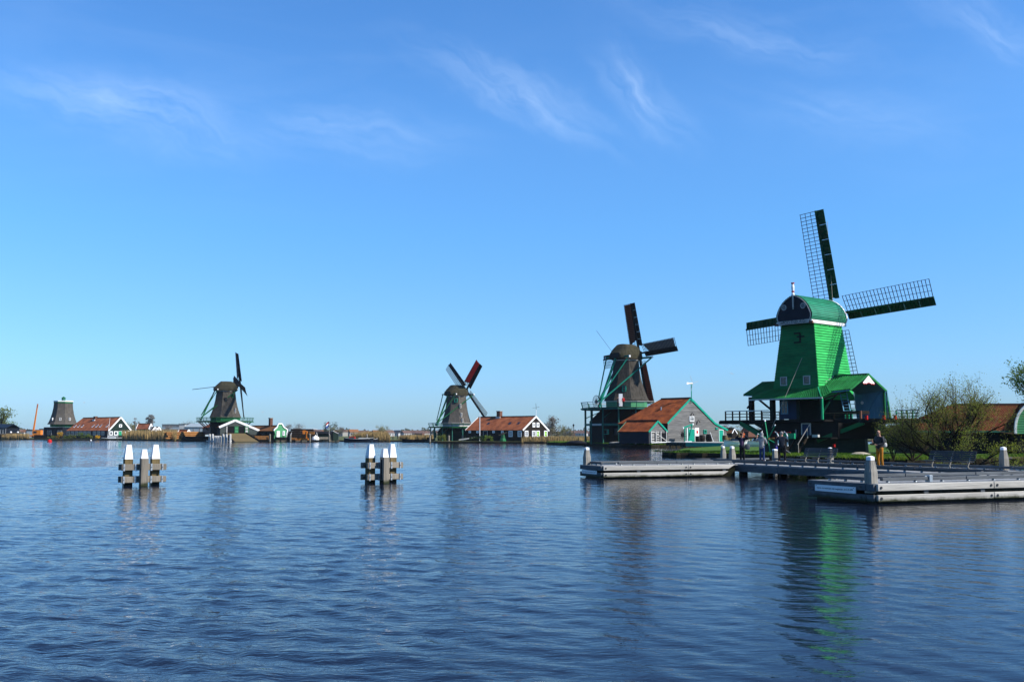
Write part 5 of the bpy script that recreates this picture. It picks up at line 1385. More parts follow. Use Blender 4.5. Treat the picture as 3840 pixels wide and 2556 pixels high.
for i in range(5):
    a, c = MY0 + (MY1 - MY0) * i / 5, MY0 + (MY1 - MY0) * (i + 1) / 5 - .02
    MB().box(MX0 - .1, a, .26, MX0, c, ZD - .05).build('side_beam', M['dock_grey'], mD, bevel=.01)
    MB().box(MX1, a, .26, MX1 + .1, c, ZD - .05).build('side_beam', M['dock_grey'], mD)
for y in (MY0, MY1): MB().box(MX0, y - .06, .3, MX1, y + .04, ZD - .05).build('end_beam', M['dock_grey'], mD)
for y in (5, 9, 13, 17.5, 21, 25):
    for x in (9.3, 13.9): MB().bar((x, y, -.8), (x, y, .6), .34).build('pile', M['pile_wet'], mD)
MB().box(9.4, 12.2, .1, 9.75, 12.6, .5).build('pile_head', M['pile_brown'], mD)
for x in (MX0 + .2, MX0 + 1.5, MX1 - .2): kerb_rail(mD, (x, MY0 + .3, 0), (x, MY1 - .3, 0), 'iron' if x < MX1 - 1 else 'dock_grey', 1.0)  # left rails take a near-black colour that deepens their shaded sides
kerb_rail(mD, (MX0 + .4, MY1 - .2, 0), (MX1 - .4, MY1 - .2, 0))
MB().prism([(10.9, 3.36, .60), (MX1, 3.36, .60), (MX1, 3.54, .60), (10.9, 3.54, .60)], (0, 0, .06)).build('threshold', M['steel'], mD)

def mooring_post(lab, loc, deg, zt, zb=-1.0, wd=.34, wt=.20, capm='white', bm='post_wood', group='square mooring posts'):
    root = thing('mooring_post', lab, 'mooring post', loc=(loc[0], loc[1], 0), deg=deg, group=group)
    a, c = wd / 2, wt / 2; zs = zt - .52; k = .045
    def ring(h, z, q): return [(-h + q, -h, z), (h - q, -h, z), (h, -h + q, z), (h, h - q, z), (h - q, h, z), (-h + q, h, z), (-h, h - q, z), (-h, -h + q, z)]
    vs = ring(a, zb, k) + ring(a, zs, k) + ring(c, zt - .07, k * .6)
    fs = [tuple(range(7, -1, -1)), tuple(range(16, 24))] + [(r * 8 + i, r * 8 + (i + 1) % 8, r * 8 + 8 + (i + 1) % 8, r * 8 + 8 + i) for r in range(2) for i in range(8)]
    MB().add(vs, fs).build('timber', M[bm], root)
    c2 = c + .012
    vs = ring(c2, zt - .13, .03) + ring(c2 - .005, zt - .02, .03) + ring(c2 * .3, zt + .01, .01)
    MB().add(vs, fs).build('cap', M[capm], root)
    return root
def dw(x, y): return DF.w(x, y, 0)
mooring_post('tall weathered square post with white cap at the corner of the near landing stage', dw(.12, .34), 21.5, 1.56, .35)
mooring_post('square post with white cap at the far left corner of the shorter landing stage', dw(.32, 22.4), 21.5, 1.58, .4)
mooring_post('square post with white cap standing left of the woman in purple', dw(11.45, 25.25), 21.5, 1.56, .5)
p = at(2712, 1700, 74); mooring_post('square post with white cap partly hidden behind another post, left of the people', p, 15, 1.42, -.5)
p = at(2906, 1700, 80); mooring_post('short white-topped post on the grass beneath the green capstan', p, 15, 1.12, .2, .36, .32)
p = at(3113, 1700, 66); mooring_post('white-capped post rising behind the left bench', p, 15, 1.42, -.5)
p = at(3766, 1760, 46); mooring_post('leaning-branch-wrapped square post with white cap beside the right bench and bush', p, 15, 1.70, -1, .34, .2)

def bench(lab, x, y):
    root = thing('bench', lab, 'bench', loc=tuple(DF.w(x, y, ZD)), deg=21.5 - 90, group='slatted benches on the landing stage')
    # local: length along x, sitter faces -y
    L = 1.35
    for yy in (-.50, -.39, -.28, -.17):
        MB().box(-L, yy - .045, .40, L, yy + .045, .44).build('seat_slat', M['bench'], root, bevel=.006)
    for i in range(5):
        z = .50 + i * .085; q = -.07 + i * .032
        MB().bar((-L, q, z), (L, q, z), .035, .072, (0, .3, 1)).build('back_slat', M['bench'], root, bevel=.006)
    for xx in (-1.05, 0, 1.05):
        lg = MB(); lg.tube([(xx, -.16, 0), (xx, -.14, .08), (xx, -.20, .22), (xx, -.12, .39), (xx, -.06, .5), (xx, .10, .88)], [.05, .04, .035, .045, .035, .02], 6)
        lg.bar((xx, -.52, .37), (xx, -.12, .37), .05, .05); lg.bar((xx - .0, -.32, .012), (xx, 0, .012), .07, .02)
        lg.build('leg', M['steel' if False else 'concrete'], root)
    for xx in (-1.05, 0, 1.05):
        for i in (1, 3): MB().ball((xx, -.07 + i * .032 - .025, .50 + i * .085), .014, 6, 4).build('bolt', M['steel'], root)
    return root
bench('grey slatted bench on the deck behind the tall corner post, nearer the people', 12.2, 18.0)
bench('grey slatted bench on the deck in front of the bush, right of the bald man', 11.9, 8.5)

# ------------------------------------------------------------------ mooring dolphins out in the river
def dolphin(label, px, Yw, deg, dl, dr, cx, cy, plate):
    p = at(px, 1810, Yw)
    root = thing('mooring_dolphin', label, 'mooring dolphin', loc=(p.x, p.y, 0), deg=deg, group='white-topped timber dolphins in the river')
    def pile(x, y, w_, zt, wt, zw, m):
        a, c = w_ / 2, wt / 2
        r = lambda h, z, ox=0: [(x - h, y - h, z), (x + h, y - h, z), (x + h, y + h, z), (x - h, y + h, z)]
        fs = [(3, 2, 1, 0), (4, 5, 6, 7), (0, 1, 5, 4), (1, 2, 6, 5), (2, 3, 7, 6), (3, 0, 4, 7)]
        pl = MB().add(r(a, -1.2) + r(a, zw), fs).build('pile', M[m], root, bevel=.012)
        MB().add(r(a * 1.01, .0 - .3) + r(a * 1.012, .16), fs).build('wet_foot', M['pile_wet'], pl)
        vs = r(a + .003, zw) + r(c + (a - c) * .12, zt - .12) + r(c, zt - .1) + r(c * .95, zt)
        f2 = [(3, 2, 1, 0), (12, 13, 14, 15)] + [(k * 4 + i, k * 4 + (i + 1) % 4, k * 4 + 4 + (i + 1) % 4, k * 4 + 4 + i) for k in range(3) for i in range(4)]
        MB().add(vs, f2).build('white_top', M['white'], pl)
        return pl
    pile(dl, .25, .35, 1.82, .22, 1.19, 'pile_brown'); pile(dr, .25, .35, 1.82, .22, 1.19, 'pile_brown')
    c_ = pile(cx, cy, .30, 1.62, .21, 1.22, 'pile')
    MB().box(cx - .155, cy - .22, -.0, cx + .155, cy - .152, 1.2).build('rubbing_strip', M['pile'], c_, bevel=.012)
    for (z0, z1) in ((.70, .97), (.16, .43)):
        for y in (-.055, .50):
            MB().box(dl - .34, y - .07, z0, dr + .42, y + .07, z1).build('beam', M['pile'], root, bevel=.012)
        for x in (dl, dr):
            for s in (-1, 1):
                MB().box(x + s * .24 - .035, -.165, z0 - .02, x + s * .24 + .035, -.13, z1 + .02).build('clamp', M['steel'], root)
                MB().tube([(x + s * .24, -.19, (z0 + z1) / 2), (x + s * .24, .62, (z0 + z1) / 2)], .018, 6).build('tie_rod', M['iron'], root)
    if plate: MB().box(dl + .32, cy - .05, .2, cx - .16, cy + .05, 1.12).build('dark_board', M['tar_blue'], root)  # dark board beside the centre pile
    for x in (dl, dr): 
        MB().bar((x - .26, .2, 1.25), (x + .26, .2, 1.25), .025).build('rung', M['iron'], root)
dolphin('timber dolphin with three white-topped piles, the left one of the pair', 530, 44.6, 33, -.54, .62, 0.03, -.22, False)
dolphin('timber dolphin with three white-topped piles and a dark board, the right one of the pair', 1434, 47.2, 38, -.52, .64, -.10, -.32, True)

# ================================================================== PEOPLE
def skin_mesh(name, pts, edges, rad, m, parent, sub=2, root_i=0):
    me = bpy.data.meshes.new(name); me.from_pydata(pts, edges, []); me.update()
    o = bpy.data.objects.new(name, me); COL.objects.link(o); o.parent = parent
    md = o.modifiers.new('skin', 'SKIN'); md.use_smooth_shade = True
    sv = me.skin_vertices[0].data
    for i, r in enumerate(rad): sv[i].radius = (r, r) if not isinstance(r, tuple) else r
    sv[root_i].use_root = True
    s = o.modifiers.new('sub', 'SUBSURF'); s.levels = sub; s.render_levels = sub
    me.materials.append(M[m] if isinstance(m, str) else m)
    return o
def cloth(name, c, rough=0.8): return mat(name, c, rough, .18, 6.0, (1, 1, 1), .2)
M['hair_dark'] = cloth('dark_hair', (.018, .012, .009)); M['hair_grey'] = cloth('grey_hair', (.28, .26, .24)); M['beard'] = cloth('grey_beard', (.20, .17, .15))
def person(label, loc, deg, h, jacket, trousers, shoes='black', hair=None, stance=.10, arms=None, bulk=1.0, hood=False, glasses=False, bald=False, group='people on the landing stage', look=0, detail=True, stride=0.0, beard=False):
    """stands at loc facing local -y"""
    root = thing('person', label, 'person', loc=loc, deg=deg, group=group)
    k = h / 1.75
    V = lambda *a: tuple(x * k for x in a)
    sh = .19
    arms = arms or {}
    aL = arms.get('L', ((-.27, .02, 1.13), (-.27, -.06, .88), (-.26, -.09, .78)))
    aR = arms.get('R', ((.27, .02, 1.13), (.27, -.06, .88), (.26, -.09, .78)))
    lx = stance
    st_ = stride
    J = [(0, 0, .95), (0, .015, 1.15), (0, .0, 1.36), (0, -.005, 1.49), (0, -.03, 1.60), (0, -.03, 1.70),
         (-lx, 0, .90), (-lx * 1.1, -.02 - st_ * .5, .50), (-lx * 1.15, .03 - st_, .08), (-lx * 1.25, -.13 - st_, .035),
         (lx, 0, .90), (lx * 1.1, -.02 + st_ * .5, .50), (lx * 1.15, .03 + st_, .08), (lx * 1.25, -.13 + st_, .035),
         (-sh, .01, 1.42), aL[0], aL[1], aL[2], (sh, .01, 1.42), aR[0], aR[1], aR[2]]
    E_ = [(0, 1), (1, 2), (2, 3), (3, 4), (4, 5), (0, 6), (6, 7), (7, 8), (8, 9), (0, 10), (10, 11), (11, 12), (12, 13), (2, 14), (14, 15), (15, 16), (16, 17), (2, 18), (18, 19), (19, 20), (20, 21)]
    rr = [.13, .115, .13, .052, .082, .062, .085, .058, .04, .032, .085, .058, .04, .032, .06, .043, .03, .022, .06, .043, .03, .022]
    body = skin_mesh('body', [V(*p) for p in J], E_, [r * k * (bulk if i < 3 else 1) for i, r in enumerate(rr)], 'skin', root, 2)
    # jacket
    idx = [0, 1, 2, 3, 14, 15, 16, 18, 19, 20]
    mp_ = {i: n for n, i in enumerate(idx)}
    P = [J[i] for i in idx]; P[0] = (0, 0, .80); P[3] = (0, 0, 1.455)
    Ed = [(0, 1), (1, 2), (2, 3), (2, 4), (4, 5), (5, 6), (2, 7), (7, 8), (8, 9)]
    skin_mesh('jacket', [V(*p) for p in P], Ed, [x * k * bulk for x in (.185, .155, .160, .075, .085, .062, .05, .085, .062, .05)], jacket, root, 2)
    P = [J[i] for i in (0, 6, 7, 8, 10, 11, 12)]; P[0] = (0, 0, 1.06); P[3] = (J[8][0], J[8][1], .10); P[6] = (J[12][0], J[12][1], .10)
    skin_mesh('trousers', [V(*p) for p in P], [(0, 1), (1, 2), (2, 3), (0, 4), (4, 5), (5, 6)], [x * k for x in (.14, .10, .075, .058, .10, .075, .058)], trousers, root, 2)
    for a, c in ((8, 9), (12, 13)):
        A, C_ = Vector(V(*J[a])), Vector(V(*J[c]))
        b = MB(); b.tube([Vector((A.x, A.y + .06 * k, .045)), Vector((A.x, A.y - .02, .06)), Vector((C_.x, C_.y, .04)), Vector((C_.x, C_.y - .06 * k, .03))], [.04, .05, .045, .025], 8); b.build('shoe', M[shoes], root, smooth=True)
    hc = Vector(V(0, -.035, 1.655))
    # face: nose, ears, eyes, mouth
    f = MB(); f.tube([hc + Vector((0, -.085, .02)) * k, hc + Vector((0, -.112, -.02)) * k], [.008, .017], 5)
    for s in (-1, 1): f.ball(hc + Vector((s * .082, .0, -.005)) * k, .026 * k, 6, 5, (.4, .8, 1.2))
    f.ball(hc + Vector((0, -.012, .0)), .086 * k, 12, 8, (.92, 1.06, 1.25))
    f.build('head', M['skin'], root, smooth=True)
    e = MB()
    for s in (-1, 1): e.ball(hc + Vector((s * .032, -.086, .012)) * k, .011 * k, 6, 4)
    e.tube([hc + Vector((-.022, -.088, -.055)) * k, hc + Vector((.022, -.088, -.055)) * k], .006, 4)
    e.build('eyes_and_mouth', M['hair_dark'], root)
    if glasses: MB().box(hc.x - .07 * k, hc.y - .108 * k, hc.z - .005, hc.x + .07 * k, hc.y - .085 * k, hc.z + .03 * k).build('glasses', M['black'], root)
    if hair: 
        b = MB(); b.ball(hc + Vector((0, .018, .03)) * k, .098 * k, 12, 8, (.98, 1.02, 1.05))
        if hair == 'hair_dark': b.tube([hc + Vector((0, .06, .02)) * k, hc + Vector((0, .08, -.14)) * k], [.085 * k, .07 * k], 8)
        b.build('hair', M[hair], root, smooth=True)
    if hood: 
        b = MB(); b.ball(hc + Vector((0, .03, .015)) * k, .125 * k, 12, 8, (.95, 1.0, 1.15)); b.tube([hc + Vector((0, .05, -.05)) * k, hc + Vector((0, .06, -.2)) * k], [.11 * k, .13 * k], 10); b.build('hood', M[jacket] if isinstance(jacket, str) else jacket, root, smooth=True)
    if beard: MB().ball(hc + Vector((0, -.035, -.06)) * k, .07 * k, 10, 6, (.95, .9, .75)).build('beard', M['beard'], root, smooth=True)
    if detail:
        for (w_, el) in ((aL[2], aL[1]), (aR[2], aR[1])):
            W, D = Vector(V(*w_)), (Vector(w_) - Vector(el)).normalized()
            sd = D.orthogonal().normalized()
            b = MB(); b.tube([W - D * .02, W + D * .05 * k, W + D * .09 * k], [.022, .036, .032], 8)
            nrm = D.cross(sd)
            for i, fl in enumerate((.065, .078, .072, .055)):
                o = W + D * .085 * k + sd * ((i - 1.5) * .019)
                b.tube([o, o + D * fl * .55 * k + nrm * .006, o + D * fl * .95 * k + nrm * .028], [.0095, .009, .007], 5)
            o = W + D * .035 * k + sd * -.03
            b.tube([o, o + D * .03 - sd * .022 + nrm * .01, o + D * .06 - sd * .022 + nrm * .03], [.011, .010, .008], 5)
            b.build('hand', M['skin'], root, smooth=True)
    return root
M['j_leather'] = cloth('dark_leather', (.035, .037, .042), .45); M['t_mustard'] = cloth('mustard_trousers', (.44, .175, .022)); M['j_purple'] = cloth('purple_top', (.105, .06, .12)); M['t_black'] = cloth('black_trousers', (.014, .014, .017))
M['j_grey'] = cloth('grey_hoodie', (.30, .31, .32)); M['t_jeans'] = cloth('blue_jeans', (.03, .055, .15)); M['j_navy'] = cloth('dark_navy_jacket', (.016, .022, .034)); M['j_red'] = cloth('red_coat', (.55, .02, .02)); M['j_orange'] = cloth('orange_overalls', (.75, .12, .01)); M['t_blue'] = cloth('bright_blue_trousers', (.03, .04, .35))
def on_deck(x, y): p = DF.w(x, y, ZD); return (p.x, p.y, p.z)
pm1 = person('bald bearded man in dark leather jacket and mustard trousers, one hand raised', on_deck(10.9, 12.0), -62, 1.80, 'j_leather', 't_mustard', 'black', None, .10,
    dict(L=((-.27, -.02, 1.16), (-.16, -.26, 1.20), (-.13, -.33, 1.26)), R=((.27, -.02, 1.14), (.10, -.28, 1.08), (.02, -.34, 1.10))), 1.08, glasses=True, beard=True)
pw = person('woman with dark hair and purple top, arms lifted to her face', on_deck(11.45, 24.2), -20, 1.70, 'j_navy', 't_black', 'black', 'hair_dark', .08,
    dict(L=((-.40, -.05, 1.42), (-.15, -.20, 1.62), (-.09, -.21, 1.66)), R=((.40, -.05, 1.42), (.15, -.20, 1.62), (.09, -.21, 1.66))), .95)
ph = person('person in grey hooded top with hood up and blue jeans, one hand raised', on_deck(12.0, 23.0), 150, 1.70, 'j_grey', 't_jeans', 'white', None, .085,
    dict(R=((.34, -.06, 1.25), (.36, -.24, 1.42), (.36, -.28, 1.50)), L=((-.28, -.05, 1.15), (-.2, -.28, 1.15), (-.15, -.33, 1.18))), 1.02, hood=True)
pd = person('grey-haired man in dark navy jacket and black trousers, seen from behind', on_deck(12.45, 21.7), 165, 1.76, 'j_navy', 't_black', 'white', 'hair_grey', .14,
    dict(R=((.36, -.04, 1.22), (.26, -.28, 1.30), (.20, -.33, 1.36)), L=((-.36, -.04, 1.20), (-.24, -.28, 1.28), (-.18, -.33, 1.34))), 1.1)
vb = MB(); vb.ball((0, -.075, 1.14), .12, 12, 8, (.85, .75, 2.3)); vb.build('purple_shirt', M['j_purple'], pw, smooth=True)
# things carried
b = MB(); b.box(-.07, -.05, -.05, .07, .03, .05); b.tube([(0, -.05, 0), (0, -.16, 0)], .04, 10)
def camera_at(root, p, lab):
    b = MB(); b.box(-.07, -.05, -.05, .07, .03, .05); b.tube([(0, -.05, 0), (0, -.17, 0)], .042, 10)
    o = b.build('photo_camera', M['black']); o.matrix_world = Matrix.Translation(Vector(root.location) + Matrix.Rotation(root.rotation_euler.z, 3, 'Z') @ Vector(p)) @ Matrix.Rotation(root.rotation_euler.z, 4, 'Z')
    tag(o, lab, 'camera', 'cameras held by the visitors')
camera_at(pw, (0, -.25, 1.63), 'black camera held to the face of the woman in purple')
camera_at(pd, (0, -.36, 1.44), 'black camera held up by the grey-haired man')
camera_at(pm1, (0, -.43, 1.16), 'black camera held at the chest of the bald man')
def bag(root, p, m, lab, sc=(1, 1, 1)):
    b = MB(); b.lathe([(.10, 0), (.15, .06), (.16, .22), (.11, .32), (.05, .34)], 10); b.tube([(-.1, 0, .3), (-.05, .02, .62), (.06, .02, .62), (.1, 0, .3)], .014, 5)
    o = b.build('shoulder_bag', M[m], smooth=True); o.location = Vector(root.location) + Matrix.Rotation(root.rotation_euler.z, 3, 'Z') @ Vector(p); o.scale = (sc[0], sc[1] * .6, sc[2]); tag(o, lab, 'bag', 'shoulder bags')
bag(pw, (.30, .10, .72), 'cloth_grey', 'grey bag on the hip of the woman in purple')
bag(pm1, (.16, .20, 1.02), 'white_old', 'pale bag on the back of the bald man', (.6, .6, .6))
p = at(2912, 1700, 84); person('person in blue trousers bending at the green capstan behind the navy jacket', (p.x, p.y, .5), 60, 1.6, 'j_navy', 't_blue', 'black', 'hair_dark', .1, group='people ashore', detail=False)
# far people
def far_person(lab, px, Y, z, deg, j, t, h=1.75, hair='hair_dark', stride=0):
    p = at(px, 1628, Y); return person(lab, (p.x, p.y, z), deg, h, j, t, 'black', hair, .1, None, 1.0, group='people ashore', detail=False, stride=stride)
far_person('person in a red coat on the mill gallery with brown sails', 2339, 183.5, 7.45, 20, 'j_red', 't_black')
far_person('person in dark clothes beside a white door on the mill gallery', 2318, 183.6, 7.45, 60, 'j_navy', 't_black')
far_person('person in orange overalls at the white boats beyond the green mill', 2787, 150, 1.0, 10, 'j_orange', 't_black', 1.7)
far_person('dark-clothed walker on the meadow path left of the red-cloth mill, striding', 1491, 330, .5, 90, 'j_navy', 't_black', 1.8, stride=.22)
far_person('brown-clothed walker at the reed edge on the meadow path', 1474, 335, .5, -80, 'tile_brown', 't_black', 1.75, stride=.2)
p = at(2328, 1520, 184.0); MB().box(-.35, 0, 0, .35, .08, 2.3).build('gallery_door', M['white']).location = (p.x, p.y, 7.45)
tag(bpy.data.objects['gallery_door'], 'tall white door leaf standing open on the mill gallery beside the people', 'door')

# ================================================================== SAWMILL SHED AND YARD (far left of centre)
sh1, S1, d1 = house('shed', 'sawmill shed with broad white bargeboards and open front beneath the side-on mill', 'shed', 306, 24, 882, (882, 1576), (826, 1600), (969, 1613), 1624, (812, 1598), 'shed_grey', 'tar_blue', 'tile', 'white', kink=(932, 1597), tw=.5, tl=.6, bw=.65, plank_h=.45, z0=2.2, eave_end=(760, 1604), ov=.4)
def px_box(root, fr, ax, val, x0, y0, x1, y1, m, d=.2, name='panel', off=.06):
    p, q = fr.on(x0, y0, ax, val), fr.on(x1, y1, ax, val)
    b = MB()
    if ax == 1: b.box(min(p.x, q.x), val - off - d, min(p.z, q.z), max(p.x, q.x), val - off, max(p.z, q.z))
    else: b.box(val - off - d, min(p.y, q.y), min(p.z, q.z), val - off, max(p.y, q.y), max(p.z, q.z))
    return b.build(name, M[m], root)
px_box(sh1, S1, 1, 0, 851, 1597, 930, 1624, 'black', .05, 'shade_panel')  # black panel, the shed's inner shade given as colour
for (x0, x1) in ((879, 894), (918, 931)):
    dd = px_box(sh1, S1, 1, 0, x0, 1597, x1, 1624, 'green_deep', .15, 'door', .15)
    for y in (1601, 1612): px_box(dd, S1, 1, 0, x0 + 2, y, x1 - 2, y + 8, 'white_old' if x0 > 900 else 'zaan_green', .06, 'pane', .31)
px_box(sh1, S1, 1, 0, 849, 1597, 852, 1624, 'white_old', .1, 'post', .1)
MB().box(d1['xl'] - .06, -.1, -.5, d1['xr'] + .06, 9, 2.2).build('footing', M['old_timber'], sh1)
# slipway of boards running down into the water
a, c = S1.on(853, 1624, 1, -.3), S1.on(921, 1624, 1, -.3)
sp = thing('slipway', 'brown boarded slipway from the sawmill shed down into the water', 'slipway', S1)
n = 22
for i in range(n):
    t0, t1 = i / n, (i + 1) / n
    y0, y1 = -.3 - 11 * t0, -.3 - 11 * t1 + .04; z0, z1 = a.z - (a.z + .3) * t0, a.z - (a.z + .3) * t1
    MB().prism([(a.x - .5 + 1.2 * t0, y0, z0), (c.x + 3 * t0, y0, z0), (c.x + 3 * t1, y1, z1), (a.x - .5 + 1.2 * t1, y1, z1)], (0, 0, -.14)).build('ramp_board', M['pile_brown'], sp)
for x0, x1 in ((a.x - .6, a.x + .6), (c.x + .15, c.x + 3.2)): MB().bar((x0, -.3, a.z + .1), (x1, -11.3, -.2), .3, .5).build('side_beam', M['tar'], sp)
for i, px in enumerate((786, 797, 806, 812, 819, 826, 837, 849, 863)):
    p = at(px, 1650, 296 - i * .8)
    o = thing('mooring_post', 'white-faced mooring post in the row left of the slipway', 'mooring post', loc=(p.x, p.y, 0), group='row of white-faced posts by the slipway')
    MB().lathe([(.34, -1), (.34, 1.6 + .5 * (i in (0, 1, 6, 7, 8))), (.26, 1.9 + .5 * (i in (0, 1, 6, 7, 8)))], 8).build('timber', M['white_old'], o)
b = MB(); p, q = at(775, 1650, 297), at(868, 1650, 290); b.bar((p.x, p.y, .35), (q.x, q.y, .35), .25, .3); o = b.build('boom_log', M['white_old']); tag(o, 'pale boom timber floating along the row of white-faced posts', 'boom')
# brown roofed workshop with green bell gable
ws, WF, wd_ = house('workshop', 'brown-roofed workshop with green bell-shaped gable trimmed in white', 'workshop', 305, 48, 1049, (1049, 1597), (1028, 1614.5), (1074, 1615), 1641, (936, 1594), 'zaan_green', 'tar', 'tile_brown', 'zaan_green', tw=.5, tl=.6, bw=.3, plank_h=.4, z0=.6)
prof = [(1040, 1593), (1042, 1588), (1056, 1588), (1058, 1593), (1061, 1599), (1067, 1604), (1073, 1607), (1076, 1611.5), (1074.5, 1620), (1072, 1630), (1071, 1641), (1033, 1641), (1032, 1630), (1029, 1620), (1025.5, 1614), (1028, 1609), (1034, 1604.5), (1038, 1600)]
pp = [WF.on(x, y, 1, -.2) for x, y in prof]
fg = MB().prism([(p.x, -.36, p.z) for p in pp], (0, .2, 0)).build('gable_front', M['zaan_green'], ws)
tr = MB(); idx = list(range(14, 18)) + list(range(0, 10))
for i, j in zip(idx, idx[1:]):
    p, q = pp[i], pp[j]; tr.bar((p.x, -.4, p.z), (q.x, -.4, q.z), .35, .32)
tr.build('white_trim', M['white'], fg)
win_px(ws, WF, 1, -.4, 1059, 1615.5, 1066.5, 1632, 'white', 'glass', 1, 2, .2)
win_px(ws, WF, 1, -.4, 1037, 1615, 1048, 1642, 'white', 'white', kind='door')
x = wd_['xa']; p = WF.on(1015, 1590, 0, x)
ck = MB().box(x - .45, p.y - .45, wd_['za'] - 1.2, x + .45, p.y + .45, wd_['za'] + 2.4).build('chimney', M['brick'], ws)
MB().box(x - .55, p.y - .55, wd_['za'] + 2.4, x + .55, p.y + .55, wd_['za'] + 2.6).build('cap', M['concrete'], ck)
for a_ in ((983, 1619, 996, 1633), (1008, 1619, 1020, 1633)): win_px(ws, WF, 0, wd_['xl'], *a_, 'tar', 'glass', 2, 2, .2)
# quay of sheet piles along the yard
qd = thing('quay', 'low timber quay edging the sawmill yard with grey posts at intervals', 'quay', loc=(0, 0, 0))
e0, e1 = at(950, 1655, 304), at(1273, 1655, 306)
dq = Vector((e1.x - e0.x, e1.y - e0.y, 0)); ql = dq.length; dq.normalize()
n = int(ql / 1.0)
for i in range(n):
    q = Vector((e0.x, e0.y, 0)) + dq * (ql * i / n)
    MB().bar(q + Vector((0, 0, .2)), q + dq * (ql / n - .05) + Vector((0, 0, .2)), .15, .9).build('quay_plank', M['pile'], qd)
    if i % 2 == 0: MB().bar(q + Vector((0, -.15, -.4)), q + Vector((0, -.15, .75)), .16).build('quay_stake', M['pile_wet'], qd)
MB().bar(Vector((e0.x, e0.y, .7)), Vector((e1.x, e1.y, .7)), .3, .12).build('capping', M['pile'], qd)
for px, h, lab in ((1012, 1.6, 'grey mooring post on the yard quay nearest the slipway'), (1089, 1.6, 'grey mooring post on the yard quay right of the green gable'), (1162, 1.7, 'grey mooring post on the yard quay beside the orange crane cab'), (1235, 1.6, 'grey mooring post on the yard quay below the flag'), (1310, 1.6, 'grey mooring post in front of the dark barge bow'), (1376, 1.6, 'grey mooring post between barge and rowing boat')):
    p = at(px, 1655, 302); o = thing('mooring_post', lab, 'mooring post', loc=(p.x, p.y, 0), group='grey posts along the yard quay')
    MB().lathe([(.28, -.8), (.26, h + .4), (.18, h + .6)], 8).build('timber', M['pile'], o)
    MB().lathe([(.185, h + .6), (.12, h + .7)], 8).build('cap', M['white_old'], o)
# yard goods
def stack(name, lab, cat, px, Y, z, L, rows_, m, deg=20, r=.22, planks_=False, group='timber lying about the sawmill yard'):
    p = at(px, 1640, Y); root = thing(name, lab, cat, loc=(p.x, p.y, z), deg=deg, group=group)
    k = 0
    for j in range(rows_):
        for i in range(rows_ + 2 - j):
            y = (i - (rows_ + 1 - j) / 2) * r * 2.05; zz = r + j * r * 1.75
            l = L * random.uniform(.85, 1.05)
            if planks_: MB().box(-l / 2, y - r, zz - r * .8, l / 2, y + r * .9, zz + r * .8).build('plank', M[m], root)
            else: MB().tube([(-l / 2, y, zz), (l / 2, y + .05, zz)], r, 8).build('log', M[m], root)
    return root
stack('log_pile', 'pile of orange-brown logs behind the golden reeds', 'log pile', 668, 352, .5, 9, 4, 'log', 35, .36)
stack('log_pile', 'pile of long logs sloping up beside the dark sawmill shed', 'log pile', 722, 340, .6, 8, 4, 'log', 50, .36)
stack('log_pile', 'low pile of dark floating logs left of the white-faced posts', 'log pile', 738, 316, -.3, 9, 3, 'old_timber', 4, .36)
stack('timber_stack', 'tall stack of brown sawn timber by the orange machine', 'timber stack', 1133, 318, .5, 7.5, 5, 'tar_brown', 10, .4, True)
stack('timber_stack', 'grey stack of weathered boards left of the brown timber', 'timber stack', 1113, 319, .5, 2.2, 6, 'grey_wood', 5, .36, True)
stack('timber_stack', 'stack of dark planks in front of the green gable', 'timber stack', 1062, 303, .6, 4.5, 2, 'tar', 8, .25, True)
stack('timber_stack', 'orange planks laid on trestles on the yard edge', 'timber stack', 1098, 304, .6, 2.4, 2, 'log', -5, .2, True)
stack('timber_stack', 'pale orange timber lying on the quay', 'timber stack', 1118, 304, .6, 3.6, 2, 'orange', 6, .15, True)
stack('timber_stack', 'orange-brown planks before the dark workshop wall', 'timber stack', 981, 303, .7, 4.0, 3, 'log', 10, .22, True)
stack('timber_stack', 'weathered grey boards on trestles below the flag', 'timber stack', 1205, 306, .6, 5.5, 2, 'pile', 12, .25, True)
p = at(1150, 1640, 303); mc = thing('log_grab', 'orange log grab machine standing on the yard quay', 'machine', loc=(p.x, p.y, .6))
MB().box(-.5, -.4, 0, .6, .4, .5).build('base', M['orange'], mc); MB().bar((0, 0, .5), (.1, 0, 2.6), .4).build('mast', M['orange'], mc); MB().bar((.1, 0, 2.5), (-.9, 0, 2.8), .3).build('arm', M['orange'], mc); MB().box(-1.2, -.3, 1.8, -.5, .3, 2.9).build('grab', M['orange'], mc); MB().bar((.1, 0, 1.6), (1.3, 0, 2.2), .25).build('boom', M['orange'], mc); MB().box(.9, -.5, 1.7, 2.3, .5, 2.5).build('cab', M['log'], mc)
p = at(1183, 1645, 304); o = MB().lathe([(1.1, 0), (1.15, .3), (.9, .9), (.3, 1.15), (.1, 1.5)], 10).build('covered_heap', M['white']); o.location = (p.x, p.y, .6); tag(o, 'white sheeted heap on the quay right of the orange machine', 'covered heap')
for k, (px, lean) in enumerate(((1072, .5), (1087, .5), (1194, -.6))):
    p = at(px, 1640, 305); o = MB().bar((0, 0, 0), (lean, 0, 2.3), .2).build('leaning_plank', M['white_old']); o.location = (p.x, p.y, .6)
    tag(o, ('pale plank leaning nearest the green gable', 'pale plank leaning left of the dark yard wall', 'pale plank leaning the other way beside the white heap')[k], 'plank', 'pale planks leaning in the yard')
